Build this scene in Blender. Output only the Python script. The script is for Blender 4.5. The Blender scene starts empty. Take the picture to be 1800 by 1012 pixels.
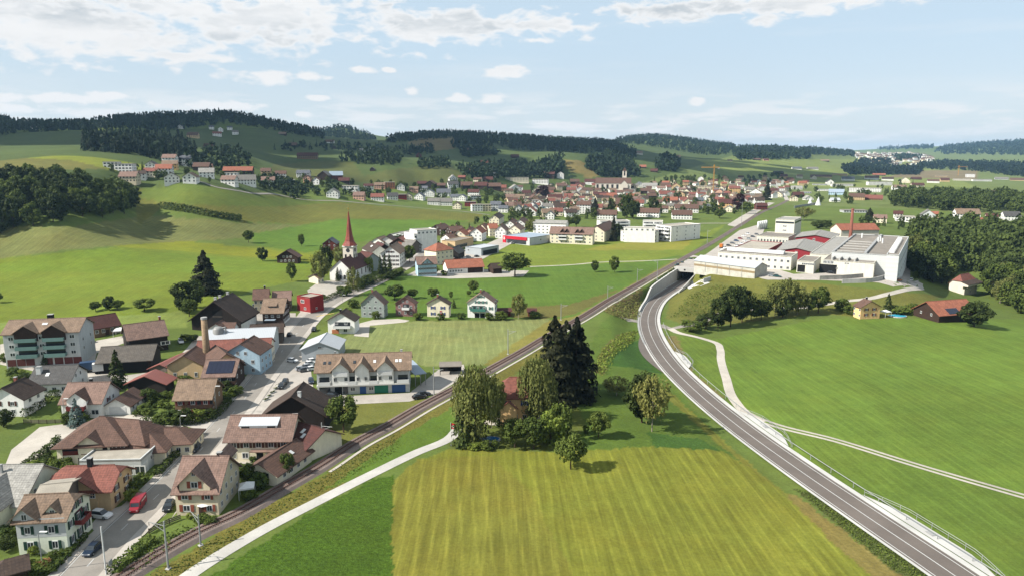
import bpy, math, random
import numpy as np
from mathutils import geometry, Vector
random.seed(7); RNG = np.random.default_rng(7)
R = math.radians
# ------------------------------------------------------------------ camera, sky, sun, exposure
F, CX, CY, CAMH = 1239.0, 900.0, 506.0, 72.0
PITCH = math.atan(231.0 / F)
CP, SP = math.cos(PITCH), math.sin(PITCH)
scene = bpy.context.scene
col = scene.collection
cd = bpy.data.cameras.new('camera'); cam = bpy.data.objects.new('camera', cd); col.objects.link(cam)
cam.location = (0, 0, CAMH); cam.rotation_euler = (math.pi / 2 - PITCH, 0, 0)
cd.sensor_width = 36.0; cd.lens = 36.0 * F / 1800.0; cd.clip_start = 1.0; cd.clip_end = 60000.0
scene.camera = cam
SUN_EL, SUN_AZ = R(40), R(252)            # azimuth clockwise from the view axis
to_sun = Vector((math.sin(SUN_AZ) * math.cos(SUN_EL), math.cos(SUN_AZ) * math.cos(SUN_EL), math.sin(SUN_EL)))
sd = bpy.data.lights.new('sun', 'SUN'); sd.energy = 5.0; sd.angle = R(0.53); sd.color = (1.0, 0.955, 0.88)
sun = bpy.data.objects.new('sun', sd); col.objects.link(sun)
sun.rotation_euler = to_sun.to_track_quat('Z', 'Y').to_euler(); sun.location = (-300, -80, 400)
scene.view_settings.view_transform = 'Standard'; scene.view_settings.look = 'None'
scene.view_settings.exposure = 1.0; scene.view_settings.gamma = 1.0
scene.cycles.use_denoising = True
scene.cycles.max_bounces = 6; scene.cycles.diffuse_bounces = 2; scene.cycles.volume_bounces = 0
scene.cycles.transparent_max_bounces = 6; scene.cycles.sample_clamp_indirect = 4.0

def world():
    w = bpy.data.worlds.new('World'); scene.world = w; w.use_nodes = True
    nt = w.node_tree; N = nt.nodes; L = nt.links; N.clear()
    def n(t, **k):
        x = N.new(t)
        for a, b in k.items(): setattr(x, a, b)
        return x
    def math_(op, a, b=None, c=None, clamp=False):
        m = n('ShaderNodeMath', operation=op, use_clamp=clamp)
        for i, v in enumerate((a, b, c)):
            if v is None: continue
            if isinstance(v, (int, float)): m.inputs[i].default_value = v
            else: L.new(v, m.inputs[i])
        return m.outputs[0]
    out = n('ShaderNodeOutputWorld'); bg = n('ShaderNodeBackground'); L.new(bg.outputs[0], out.inputs[0])
    bg.inputs[1].default_value = 0.05
    sky = n('ShaderNodeTexSky', sky_type='NISHITA', sun_disc=False)
    sky.sun_elevation = SUN_EL; sky.sun_rotation = SUN_AZ; sky.altitude = 600; sky.air_density = 1.0; sky.dust_density = 1.2; sky.ozone_density = 1.0
    tc = n('ShaderNodeTexCoord'); sep = n('ShaderNodeSeparateXYZ'); L.new(tc.outputs['Generated'], sep.inputs[0])
    X, Y, Z = sep.outputs
    az = math_('ARCTAN2', X, Y)
    hz = math_('SQRT', math_('ADD', math_('MULTIPLY', X, X), math_('MULTIPLY', Y, Y)))
    v = math_('DIVIDE', Z, math_('MAXIMUM', hz, 0.05))
    pos = n('ShaderNodeCombineXYZ'); L.new(az, pos.inputs[0]); L.new(v, pos.inputs[1])
    def noise(vec, scale, detail, rough, off=(0, 0, 0), stretch=(1, 1, 1), dist=0.0):
        mp = n('ShaderNodeMapping'); L.new(vec, mp.inputs[0]); mp.inputs['Location'].default_value = off; mp.inputs['Scale'].default_value = stretch
        t = n('ShaderNodeTexNoise'); L.new(mp.outputs[0], t.inputs['Vector'])
        t.inputs['Scale'].default_value = scale; t.inputs['Detail'].default_value = detail; t.inputs['Roughness'].default_value = rough; t.inputs['Distortion'].default_value = dist
        return t.outputs['Fac']
    def rng(x, a, b, c=0.0, d=1.0):
        m = n('ShaderNodeMapRange', interpolation_type='SMOOTHSTEP'); L.new(x, m.inputs[0])
        for i, q in enumerate((a, b, c, d)): m.inputs[i + 1].default_value = q
        return m.outputs[0]
    # the clouds that stand in the sky: bearing, height, half width, half height (in photograph pixels)
    near = None
    for px, py, rx, ry in LUMPS:
        dx, dy, dz = px - 900.0, F * CP + (CY - py) * SP, -F * SP + (CY - py) * CP
        a, e, ra, re = math.atan2(dx, dy), dz / math.hypot(dx, dy), rx / F, ry / F
        vm = n('ShaderNodeVectorMath', operation='MULTIPLY_ADD'); L.new(pos.outputs[0], vm.inputs[0]); vm.inputs[1].default_value = (1 / ra, 1 / re, 0); vm.inputs[2].default_value = (-a / ra, -e / re, 0)
        ln = n('ShaderNodeVectorMath', operation='LENGTH'); L.new(vm.outputs[0], ln.inputs[0])
        near = ln.outputs['Value'] if near is None else math_('MINIMUM', near, ln.outputs['Value'])
    fluff = noise(pos.outputs[0], 1.0, 8, 0.55, (4.3, 1.7, 0), (13, 34, 1), 0.25)
    fine = noise(pos.outputs[0], 1.0, 6, 0.55, (9.3, 2.7, 0), (34, 74, 1), 0.3)
    body = math_('ADD', math_('SUBTRACT', 1.0, near), math_('ADD', math_('MULTIPLY', math_('SUBTRACT', fluff, 0.5), 2.4), math_('MULTIPLY', math_('SUBTRACT', fine, 0.5), 2.3)))
    m1 = math_('MULTIPLY', rng(body, -0.05, 0.6), rng(near, 2.1, 1.0))
    # the same broken cover goes on overhead and all round
    zc = math_('MAXIMUM', Z, 0.0); inv = math_('DIVIDE', 1.0, math_('ADD', zc, 0.10))
    comb = n('ShaderNodeCombineXYZ'); L.new(math_('MULTIPLY', X, inv), comb.inputs[0]); L.new(math_('MULTIPLY', Y, inv), comb.inputs[1])
    high = noise(comb.outputs[0], 1.5, 8, 0.6, (2.1, 5.7, 0), dist=0.2)
    m3 = math_('MULTIPLY', rng(high, 0.50, 0.62), rng(v, 0.18, 0.26))
    # thin fair-weather rows low over the horizon
    puff = noise(pos.outputs[0], 1.0, 7, 0.6, (0.4, 9.1, 0), (9, 60, 1), 0.1)
    m2 = math_('MULTIPLY', math_('MULTIPLY', rng(puff, 0.47, 0.62), rng(v, 0.10, 0.04)), 0.9)
    cir = math_('MULTIPLY', rng(noise(pos.outputs[0], 1.0, 5, 0.6, (7.4, 3.1, 0), (3.2, 30, 1)), 0.5, 0.75), 0.18)
    mask = math_('MAXIMUM', math_('MAXIMUM', m1, m3), math_('MAXIMUM', m2, cir))
    # grey undersides where the banks are thick
    thick = math_('MULTIPLY', rng(body, 0.35, 1.0), rng(noise(pos.outputs[0], 1.0, 6, 0.6, (1.3, 2.2, 0), (4, 17, 1)), 0.34, 0.72))
    tone = n('ShaderNodeMix', data_type='RGBA'); L.new(math_('MULTIPLY', thick, rng(v, 0.10, 0.16)), tone.inputs['Factor'])
    tone.inputs['A'].default_value = (9.4, 9.4, 9.4, 1); tone.inputs['B'].default_value = (5.0, 5.6, 6.1, 1)
    low = n('ShaderNodeMix', data_type='RGBA'); L.new(rng(v, 0.0, 0.16), low.inputs['Factor']); low.inputs['A'].default_value = (8.6, 9.2, 9.6, 1); low.inputs['B'].default_value = (7.1, 8.7, 10.0, 1)
    veil = n('ShaderNodeMix', data_type='RGBA'); L.new(sky.outputs[0], veil.inputs['A']); L.new(low.outputs['Result'], veil.inputs['B'])
    veil.inputs['Factor'].default_value = VEIL
    mix = n('ShaderNodeMix', data_type='RGBA'); L.new(mask, mix.inputs['Factor']); L.new(veil.outputs['Result'], mix.inputs['A']); L.new(tone.outputs['Result'], mix.inputs['B'])
    L.new(mix.outputs['Result'], bg.inputs[0])
VEIL = 0.74
LUMPS = ((90, 40, 330, 62), (430, 28, 330, 58), (760, 44, 250, 34), (955, 46, 95, 16), (300, 98, 170, 9), (1200, 14, 135, 24), (1420, 2, 230, 20), (1325, 38, 46, 10), (462, 132, 72, 15), (545, 136, 34, 9), (888, 130, 40, 15), (638, 123, 24, 8), (684, 122, 13, 5), (868, 172, 30, 9), (808, 173, 22, 7), (1228, 177, 18, 8), (945, 72, 28, 7), (75, 172, 115, 11), (30, 192, 100, 9), (185, 168, 44, 8), (537, 202, 17, 7), (380, 186, 80, 9), (552, 172, 28, 5), (725, 160, 12, 7))
world()

# ------------------------------------------------------------------ geometry of the view
def rayd(px, py):
    return (px - CX, F * CP + (CY - py) * SP, -F * SP + (CY - py) * CP)
def proj(x, y, z):
    zr = z - CAMH
    d = y * CP - zr * SP
    return CX + F * x / d, CY - F * (y * SP + zr * CP) / d
def ctl(px, py, D):
    dx, dy, dz = rayd(px, py); h = math.hypot(dx, dy)
    return math.atan2(dx, dy), math.log(D * h / dy), CAMH + D * dz / dy
def ctz(px, py, z):
    dx, dy, dz = rayd(px, py); h = math.hypot(dx, dy)
    return math.atan2(dx, dy), math.log((z - CAMH) * h / dz), z
C = []
# near ground (heights known)
for py in (1250, 1012, 900, 800, 720):
    for px in (-500, -100, 200, 500, 900):
        C.append(ctz(px, py, 0.0 if px > 0 else 0.5))
    for px, z in ((1250, -1.2), (1550, -2.2), (1850, -3.0), (2300, -4)):
        C.append(ctz(px, py, z))
for p in ((100, 690, 1), (300, 690, 0.5), (90, 640, 3), (300, 640, 1.5), (480, 640, 0.5), (650, 690, 0), (800, 640, 0), (600, 600, 0.5), (900, 590, 0), (750, 560, 0.5), (480, 580, 1.5), (300, 600, 3),
          (1000, 540, 0), (800, 520, 0.5), (640, 530, 1.5), (560, 540, 2), (1000, 480, 0), (1130, 490, 0), (900, 460, 0.5), (1190, 460, 1), (1050, 440, 0.5), (900, 430, 1.5), (800, 440, 2), (720, 465, 2.5), (620, 490, 3), (660, 450, 4), (750, 420, 4),
          (1400, 700, -3), (1700, 700, -3.5), (2000, 700, -5), (1700, 610, -4.5), (1500, 610, -4.5), (1300, 620, -4.5), (1250, 580, -5), (1350, 565, -5), (1450, 560, -5), (1560, 562, -5), (1700, 575, -5), (1800, 590, -6), (2100, 600, -8),
          (1250, 490, 1.0), (1340, 496, 2), (1440, 500, 2), (1540, 505, 1.5), (1590, 495, 1), (1500, 460, 2), (1300, 450, 1.5), (1400, 420, 2), (1550, 415, 2), (1250, 420, 1), (1350, 390, 1), (1500, 390, 1),
          (1100, 640, -1.5), (1060, 580, -1), (1160, 700, -2), (1050, 700, -0.5), (1230, 540, -3.5), (1330, 525, -3), (1450, 530, -2.5), (1580, 535, -3),
          (1000, 400, 2.5), (1100, 400, 1), (1200, 400, 1), (1000, 370, 4), (1100, 355, 4), (1200, 360, 2), (1300, 350, 2), (1400, 350, 1), (1500, 350, 1), (1600, 380, 0), (1750, 365, 0), (1650, 345, 0), (1100, 335, 6), (1250, 330, 5), (1400, 325, 3), (1550, 325, 3), (1750, 325, 0), (2100, 350, 0), (2400, 400, -5)):
    C.append(ctz(*p))
# ravine on the right
for p in ((1650, 520, 430), (1700, 505, 500), (1800, 520, 470), (1760, 470, 560), (1900, 520, 480), (2150, 520, 450), (1650, 440, 640)):
    C.append(ctl(*p))
# hills: pixel of the bare ground and its distance
for p in ((0, 600, 262), (0, 560, 292), (0, 520, 335), (0, 480, 378), (0, 440, 415), (0, 410, 440), (-250, 560, 280), (-250, 480, 350), (-250, 420, 400), (-600, 480, 320), (-600, 380, 450),
          (120, 570, 285), (120, 500, 355), (120, 440, 420), (250, 560, 285), (250, 500, 350), (250, 440, 440), (250, 400, 540), (250, 372, 585), (240, 345, 640), (320, 322, 660), (400, 330, 685), (480, 347, 740),
          (430, 420, 550), (350, 440, 475), (400, 480, 390), (400, 520, 335), (500, 440, 500), (500, 400, 620), (500, 370, 700), (600, 400, 640), (600, 370, 760), (700, 380, 740), (700, 400, 650), (800, 390, 720), (850, 376, 850),
          (620, 352, 860), (700, 352, 950), (650, 332, 1050), (530, 332, 900), (750, 327, 1150), (850, 330, 1150), (900, 322, 1400), (960, 320, 1450), (1020, 318, 1500),
          (100, 395, 450), (100, 345, 520), (0, 330, 520), (-250, 330, 480), (200, 352, 560), (100, 288, 660), (0, 283, 700), (-250, 283, 700), (100, 270, 740), (200, 281, 740), (200, 302, 670), (320, 297, 790),
          (100, 258, 960), (0, 262, 960), (0, 240, 1150), (100, 238, 1120), (110, 231, 1250), (-250, 225, 1200), (60, 226, 1700), (170, 222, 1750), (-20, 212, 1650), (-250, 190, 1700), (-600, 190, 1700), (-600, 250, 900),
          (200, 264, 900), (240, 266, 900), (330, 290, 850), (250, 252, 1080), (320, 262, 1050), (390, 235, 1550), (440, 232, 1600), (400, 250, 1400), (430, 264, 1200), (450, 282, 1000), (400, 302, 850), (350, 292, 900),
          (560, 252, 1700), (530, 276, 1300), (500, 291, 1150), (600, 291, 1200), (480, 305, 930), (600, 266, 1500), (650, 256, 1800), (620, 247, 2000), (600, 312, 1000), (560, 322, 920), (690, 302, 1150), (790, 289, 1320), (790, 320, 1160), (760, 305, 1200),
          (870, 302, 1450), (720, 275, 1500), (800, 272, 1700), (750, 246, 2050), (700, 248, 2100), (850, 262, 1900), (920, 263, 1950), (1000, 263, 2050), (950, 287, 1620), (1020, 288, 1620), (1080, 277, 1900), (1150, 282, 1900), (1200, 286, 2100), (1280, 286, 2350),
          (1040, 300, 1600), (1060, 285, 1750),
          (300, 211, 1800), (230, 214, 1780), (400, 208, 1850), (480, 224, 1850), (540, 238, 1850), (590, 224, 3300), (560, 236, 3200), (640, 243, 3000), (700, 246, 2300), (780, 239, 2400), (850, 242, 2400), (920, 248, 2400), (1000, 252, 2500), (1070, 258, 2400), (1110, 275, 2250),
          (1110, 244, 4200), (1150, 241, 4200), (1200, 247, 4200), (1280, 258, 4200), (1350, 266, 3500), (1400, 268, 3500), (1250, 274, 3200), (1330, 280, 2700), (1400, 290, 2600), (1480, 270, 4800), (1500, 292, 3300), (1600, 292, 3400), (1720, 292, 3400), (1800, 296, 3200),
          (1520, 268, 8500), (1560, 262, 9000), (1650, 258, 8500), (1720, 255, 7600), (1800, 252, 7000), (2100, 240, 7000), (1600, 276, 6000), (1720, 274, 5500), (2400, 230, 6500), (2400, 300, 2500)):
    C.append(ctl(*p))
for px in (-600, -100, 300, 600, 900): C.append(ctl(px, 262, 4200))
for px in (-600, 0, 500, 900, 1200, 1500, 1800, 2400): C.append(ctl(px, 268, 14000))
C = np.array(C)
LS = 0.38
def tps_fit(C, lam=2e-5):
    P = np.stack([C[:, 0], C[:, 1] * LS], 1); n = len(P)
    r2 = ((P[:, None] - P[None]) ** 2).sum(-1)
    K = 0.5 * r2 * np.log(r2 + 1e-12)
    A = np.zeros((n + 3, n + 3)); A[:n, :n] = K + lam * np.eye(n); A[:n, n] = 1; A[:n, n + 1:] = P; A[n, :n] = 1; A[n + 1:, :n] = P.T
    b = np.zeros(n + 3); b[:n] = C[:, 2]
    return P, np.linalg.solve(A, b)
P_, W_ = tps_fit(C)
AZ = np.linspace(R(-53), R(53), 601)
LD = np.concatenate([np.arange(math.log(48), math.log(520), 0.0056), np.arange(math.log(520), math.log(16000), 0.0105)])
NR, NC = len(LD), len(AZ)
def tps_eval(az, ld):
    out = np.empty(az.shape); fa, fl, fo = az.ravel(), ld.ravel() * LS, out.ravel()
    for i in range(0, len(fa), 40000):
        a, l = fa[i:i + 40000, None], fl[i:i + 40000, None]
        r2 = (a - P_[None, :, 0]) ** 2 + (l - P_[None, :, 1]) ** 2
        fo[i:i + 40000] = (0.5 * r2 * np.log(r2 + 1e-12)) @ W_[:-3] + W_[-3] + W_[-2] * a[:, 0] + W_[-1] * l[:, 0]
    return fo.reshape(az.shape)
# coarse solve, then bilinear to the fine grid
AZc = np.linspace(AZ[0], AZ[-1], 151); LDc = np.linspace(LD[0], LD[-1], 260)
Zc = tps_eval(*np.meshgrid(AZc, LDc))
def bil(az, ld, A, B, Zg):
    i = np.clip((az - A[0]) / (A[1] - A[0]), 0, len(A) - 1.001); j = np.clip(np.interp(ld, B, np.arange(len(B))), 0, len(B) - 1.001)
    i0 = i.astype(int); j0 = j.astype(int); u = i - i0; v = j - j0
    return (Zg[j0, i0] * (1 - u) * (1 - v) + Zg[j0, i0 + 1] * u * (1 - v) + Zg[j0 + 1, i0] * (1 - u) * v + Zg[j0 + 1, i0 + 1] * u * v)
GA, GL = np.meshgrid(AZ, LD)
ZG = bil(GA, GL, AZc, LDc, Zc)
GD = np.exp(GL); GX = GD * np.sin(GA); GY = GD * np.cos(GA)
def hill_noise(x, y, D):
    a = np.clip((D - 250) / 900, 0, 1)
    return a * (1.3 * np.sin(x / 61 + 1.3 * np.sin(y / 83)) * np.sin(y / 71 + 2) + 0.6 * np.sin(x / 23 + y / 31))
ZG = ZG + hill_noise(GX, GY, GD) * np.clip((ZG - 6) / 20, 0, 1)
def height(x, y):
    x = np.asarray(x, float); y = np.asarray(y, float)
    return bil(np.arctan2(x, y), np.log(np.maximum(np.hypot(x, y), 49)), AZ, LD, ZG)
_T = np.exp(np.arange(math.log(60), math.log(15000), 0.004))
def hit(px, py, H=0.0):
    dx, dy, dz = rayd(px, py); h = math.hypot(dx, dy); ux, uy, s = dx / h, dy / h, dz / h
    zt = height(_T * ux, _T * uy) + H
    f = CAMH + _T * s - zt
    k = np.argmax(f <= 0)
    if f[k] > 0: k = len(_T) - 1
    D = _T[k]
    if k > 0:
        D = _T[k - 1] + (_T[k] - _T[k - 1]) * f[k - 1] / (f[k - 1] - f[k] + 1e-9)
    x, y = D * ux, D * uy
    return np.array((x, y, float(height(x, y))))
def at_z(px, py, z):
    dx, dy, dz = rayd(px, py); t = (z - CAMH) / dz
    return np.array((dx * t, dy * t, z))
def resample(P, step):
    P = np.asarray(P, float); d = np.r_[0, np.cumsum(np.linalg.norm(np.diff(P[:, :2], axis=0), axis=1))]
    # smooth with a Catmull-Rom through the points
    n = max(2, int(d[-1] / step)); t = np.linspace(0, d[-1], n); out = np.zeros((n, P.shape[1]))
    m = np.gradient(P, d, axis=0)
    k = np.clip(np.searchsorted(d, t, 'right') - 1, 0, len(d) - 2); h = (d[k + 1] - d[k])[:, None]; s = ((t - d[k]) / h[:, 0])[:, None]
    return (2 * s**3 - 3 * s**2 + 1) * P[k] + (s**3 - 2 * s**2 + s) * h * m[k] + (-2 * s**3 + 3 * s**2) * P[k + 1] + (s**3 - s**2) * h * m[k + 1]
def normals2(P):
    t = np.gradient(P[:, :2], axis=0); t /= np.linalg.norm(t, axis=1)[:, None] + 1e-9
    return np.stack([t[:, 1], -t[:, 0]], 1)          # to the right of travel
# the bypass road: pixel path of its centre line with its height; it sinks into a cut before the tunnel
HW = [(1790, 1090, -1.2), (1680, 1012, -1.4), (1533, 913, -1.8), (1407, 827, -2.2), (1300, 750, -2.6), (1220, 684, -3.2), (1179, 643, -3.6), (1153, 606, -4.0), (1141, 578, -4.4), (1139, 561, -4.8), (1143, 545, -5.3), (1153, 529, -5.9), (1182, 507.6, -7.0), (1203, 494, -7.5)]
HWP = np.array([at_z(*p) for p in HW])
e = HWP[-1] - HWP[-2]; e = e / np.linalg.norm(e[:2]); HWP = np.vstack([HWP, HWP[-1] + e * 22, HWP[-1] + e * 44]); HWP[-2:, 2] = -7.7
HWC = resample(HWP, 2.0); HWN = normals2(HWC)
PORTAL = HWP[len(HW) - 1].copy()
def carve_highway():
    global ZG
    P = HWC[:, :2]; m = (GD < 560) & (GX > 0)
    idx = np.argwhere(m); pts = np.stack([GX[m], GY[m]], 1)
    best = np.full(len(pts), 1e9); bi = np.zeros(len(pts), int)
    for i in range(len(P)):
        d = ((pts - P[i]) ** 2).sum(1); k = d < best; best[k] = d[k]; bi[k] = i
    r = np.sqrt(best); side = ((pts - P[bi]) * HWN[bi]).sum(1)
    zr = HWC[bi, 2] - 0.35; sidx = bi / len(P)
    dpor = np.linalg.norm(P[bi] - PORTAL[:2], axis=1); inside = bi > np.argmin(((P - PORTAL[:2]) ** 2).sum(1))
    wl = np.where((dpor < 105) | inside, 0.6 + 12 * np.clip((dpor - 70) / 35, 0, 1) * ~inside, 13.0)
    wr = np.where(inside, 0.6, np.where(dpor < 12, 5.0, 15.0))
    half = 5.6
    wd = np.where(side > 0, wr, wl)
    t = np.clip((r - half) / wd, 0, 1); t = t * t * (3 - 2 * t)
    endcap = (bi == len(P) - 1) | (bi == 0)
    z = ZG[m]; zn = zr * (1 - t) + z * t
    ok = (r < half + wd) & ~(endcap & (r > half + 1))
    z[ok] = zn[ok]; ZG[m] = z
carve_highway()
# ------------------------------------------------------------------ materials
ALB = 0.64          # sRGB swatches read off the sunlit picture, brought down to real albedo
def lin(c, k=None):
    return tuple((ALB if k is None else k) * ((v / 255) / 12.92 if v / 255 <= 0.04045 else ((v / 255 + 0.055) / 1.055) ** 2.4) for v in c)
_M = {}
def mat(key, rgb, rough=0.85, kind='plain', var=0.12, scale=1.0, bump=0.0, metal=0.0, spec=0.3):
    if key in _M: return _M[key]
    m = bpy.data.materials.new(key); m.use_nodes = True; nt = m.node_tree; N = nt.nodes; L = nt.links
    b = N['Principled BSDF']; b.inputs['Roughness'].default_value = rough; b.inputs['Metallic'].default_value = metal
    b.inputs['Specular IOR Level'].default_value = spec
    c = (*lin(rgb, 0.86 if kind in ('plaster', 'block') and min(rgb) > 120 else None), 1)
    tc = N.new('ShaderNodeTexCoord')
    def noise(sc, det=4, vec=None, stretch=None):
        t = N.new('ShaderNodeTexNoise'); t.inputs['Scale'].default_value = sc; t.inputs['Detail'].default_value = det; t.inputs['Roughness'].default_value = 0.6
        v = vec or tc.outputs['Object']
        if stretch:
            mp = N.new('ShaderNodeMapping'); mp.inputs['Scale'].default_value = stretch; L.new(v, mp.inputs[0]); v = mp.outputs[0]
        L.new(v, t.inputs['Vector']); return t.outputs['Fac']
    def mr(x, a, bb, lo, hi):
        r = N.new('ShaderNodeMapRange'); L.new(x, r.inputs[0])
        for i, v in enumerate((a, bb, lo, hi)): r.inputs[i + 1].default_value = v
        return r.outputs[0]
    def mul(a, bb):
        r = N.new('ShaderNodeMath'); r.operation = 'MULTIPLY'; L.new(a, r.inputs[0])
        if isinstance(bb, float): r.inputs[1].default_value = bb
        else: L.new(bb, r.inputs[1])
        return r.outputs[0]
    f = mr(noise(0.35 * scale, 5), 0.3, 0.7, 1 - var, 1 + var)
    f = mul(f, mr(noise(3.0 * scale, 3), 0.3, 0.7, 1 - var * 0.8, 1 + var * 0.8))
    hgt = None
    if kind in ('tile', 'metal', 'wood', 'block'):
        sep = N.new('ShaderNodeSeparateXYZ'); L.new(tc.outputs['Object'], sep.inputs[0])
        def saw(o, per, a, bb):
            r = N.new('ShaderNodeMath'); r.operation = 'MULTIPLY'; L.new(o, r.inputs[0]); r.inputs[1].default_value = 1 / per
            q = N.new('ShaderNodeMath'); q.operation = 'FRACT'; L.new(r.outputs[0], q.inputs[0])
            return mr(q.outputs[0], 0.0, 0.35, a, bb)
        if kind == 'tile':
            f = mul(f, saw(sep.outputs[2], 0.30, 0.70, 1.04)); f = mul(f, saw(sep.outputs[0], 0.55, 0.76, 1.06))  # stripes along x put the relief shading of the tile ribs into the colour
            nz = N.new('ShaderNodeTexVoronoi'); nz.inputs['Scale'].default_value = 2.6; L.new(tc.outputs['Object'], nz.inputs['Vector'])
            hs = N.new('ShaderNodeSeparateColor'); L.new(nz.outputs['Color'], hs.inputs[0])
            f = mul(f, mr(hs.outputs[0], 0, 1, 0.84, 1.14))
            f = mul(f, mr(noise(0.9, 6, stretch=(1, 1, 0.25)), 0.35, 0.75, 1.08, 0.72))
        elif kind == 'metal':
            f = mul(f, saw(sep.outputs[0], 0.6, 0.86, 1.0))
        elif kind == 'wood':
            f = mul(f, mr(noise(2.5, 6, stretch=(4, 4, 0.3)), 0.25, 0.75, 0.55, 1.35))
        elif kind == 'block':
            f = mul(f, saw(sep.outputs[2], 1.2, 0.9, 1.0))
    if kind == 'plaster':
        f = mul(f, mr(noise(0.8, 6, stretch=(1, 1, 0.18)), 0.3, 0.72, 1.05, 0.84))
    if kind == 'asphalt':
        f = mul(f, mr(noise(0.09, 6), 0.3, 0.7, 0.84, 1.13))
        f = mul(f, mr(noise(9.0, 2), 0.2, 0.8, 0.88, 1.12))
    mx = N.new('ShaderNodeVectorMath'); mx.operation = 'SCALE'; mx.inputs[0].default_value = c[:3]; L.new(f, mx.inputs['Scale'])
    oi = N.new('ShaderNodeObjectInfo')
    mx2 = N.new('ShaderNodeVectorMath'); mx2.operation = 'SCALE'; L.new(mx.outputs[0], mx2.inputs[0]); L.new(mr(oi.outputs['Random'], 0, 1, 0.93, 1.07), mx2.inputs['Scale'])
    L.new(mx2.outputs[0], b.inputs['Base Color'])
    if bump:
        bp = N.new('ShaderNodeBump'); bp.inputs['Strength'].default_value = bump; bp.inputs['Distance'].default_value = 0.1; L.new(f, bp.inputs['Height']); L.new(bp.outputs[0], b.inputs['Normal'])
    _M[key] = m; return m
def leaf_mat(key, rgb, rgb2, var=0.35):
    if key in _M: return _M[key]
    m = bpy.data.materials.new(key); m.use_nodes = True; nt = m.node_tree; N = nt.nodes; L = nt.links
    b = N['Principled BSDF']; b.inputs['Roughness'].default_value = 0.75; b.inputs['Specular IOR Level'].default_value = 0.12
    at = N.new('ShaderNodeAttribute'); at.attribute_name = 'tint'
    oi = N.new('ShaderNodeObjectInfo')
    ad = N.new('ShaderNodeMath'); ad.operation = 'MULTIPLY_ADD'; L.new(oi.outputs['Random'], ad.inputs[0]); ad.inputs[1].default_value = 0.5; L.new(at.outputs['Fac'], ad.inputs[2])
    fr = N.new('ShaderNodeMapRange'); L.new(ad.outputs[0], fr.inputs[0]); fr.inputs[1].default_value = 0.1; fr.inputs[2].default_value = 1.4
    mx = N.new('ShaderNodeMix'); mx.data_type = 'RGBA'; L.new(fr.outputs[0], mx.inputs['Factor']); mx.inputs['A'].default_value = (*lin(rgb), 1); mx.inputs['B'].default_value = (*lin(rgb2), 1)
    L.new(mx.outputs['Result'], b.inputs['Base Color'])
    tr = N.new('ShaderNodeBsdfTranslucent'); L.new(mx.outputs['Result'], tr.inputs[0])
    ms = N.new('ShaderNodeMixShader'); ms.inputs[0].default_value = 0.22; L.new(b.outputs[0], ms.inputs[1]); L.new(tr.outputs[0], ms.inputs[2])
    L.new(ms.outputs[0], N['Material Output'].inputs[0])
    _M[key] = m; return m
def glass_mat():
    m = bpy.data.materials.new('window_glass'); m.use_nodes = True; b = m.node_tree.nodes['Principled BSDF']
    b.inputs['Base Color'].default_value = (0.025, 0.03, 0.035, 1); b.inputs['Roughness'].default_value = 0.12; b.inputs['Specular IOR Level'].default_value = 0.5
    return m
GLASS = glass_mat()
WALL = {k: mat('plaster_' + k, v, 0.9, 'plaster', 0.06) for k, v in dict(white=(232, 230, 224), cream=(226, 216, 190), grey=(190, 192, 190), beige=(203, 190, 163), tan=(200, 172, 132), ochre=(222, 182, 128), pink=(208, 164, 142), blue=(166, 190, 204), red=(158, 48, 48), palegreen=(214, 218, 198), brown=(140, 112, 84), orange=(205, 130, 88), stone=(205, 196, 182), mauve=(150, 112, 108), greygreen=(148, 156, 150)).items()}
WALL['wood'] = mat('wood_dark', (62, 44, 34), 0.85, 'wood', 0.15); WALL['black'] = mat('wood_black', (44, 34, 29), 0.85, 'wood', 0.15)
WALL['redwood'] = mat('wood_red', (112, 48, 40), 0.8, 'wood', 0.12); WALL['greywood'] = mat('wood_grey', (112, 102, 92), 0.85, 'wood', 0.15)
WALL['metal'] = mat('cladding_white', (188, 190, 188), 0.6, 'block', 0.03); WALL['steel'] = mat('cladding_grey', (178, 184, 188), 0.6, 'metal', 0.04)
WALL['darkred'] = mat('cladding_red', (150, 42, 52), 0.7, 'plain', 0.05)
ROOF = {k: mat('roof_' + k, v, 0.85, 'tile', 0.13) for k, v in dict(brown=(106, 80, 68), dark=(75, 60, 51), pink=(134, 108, 96), red=(136, 84, 72), orange=(158, 98, 76), grey=(129, 125, 118), darkgrey=(84, 82, 80), tan=(137, 115, 96), maroon=(88, 52, 46), slate=(101, 104, 110), mottled=(99, 92, 84), lightgrey=(159, 156, 149)).items()}
ROOF['white'] = mat('roof_white_metal', (200, 204, 208), 0.55, 'metal', 0.03); ROOF['bluegrey'] = mat('roof_blue_metal', (158, 172, 186), 0.55, 'metal', 0.04)
ROOF['gravel'] = mat('roof_gravel', (172, 164, 150), 0.95, 'asphalt', 0.1); ROOF['felt'] = mat('roof_felt', (138, 130, 120), 0.95, 'asphalt', 0.1); ROOF['redmetal'] = mat('roof_red_metal', (150, 92, 82), 0.6, 'metal', 0.08)
WHITE = mat('white_paint', (235, 235, 232), 0.6, var=0.03); DARKWOOD = mat('trim_wood', (74, 52, 40), 0.8, 'wood'); CONC = mat('concrete', (172, 170, 165), 0.9, 'plaster', 0.08); CONCD = mat('concrete_dark', (150, 150, 148), 0.9, 'plaster', 0.08)
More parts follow.
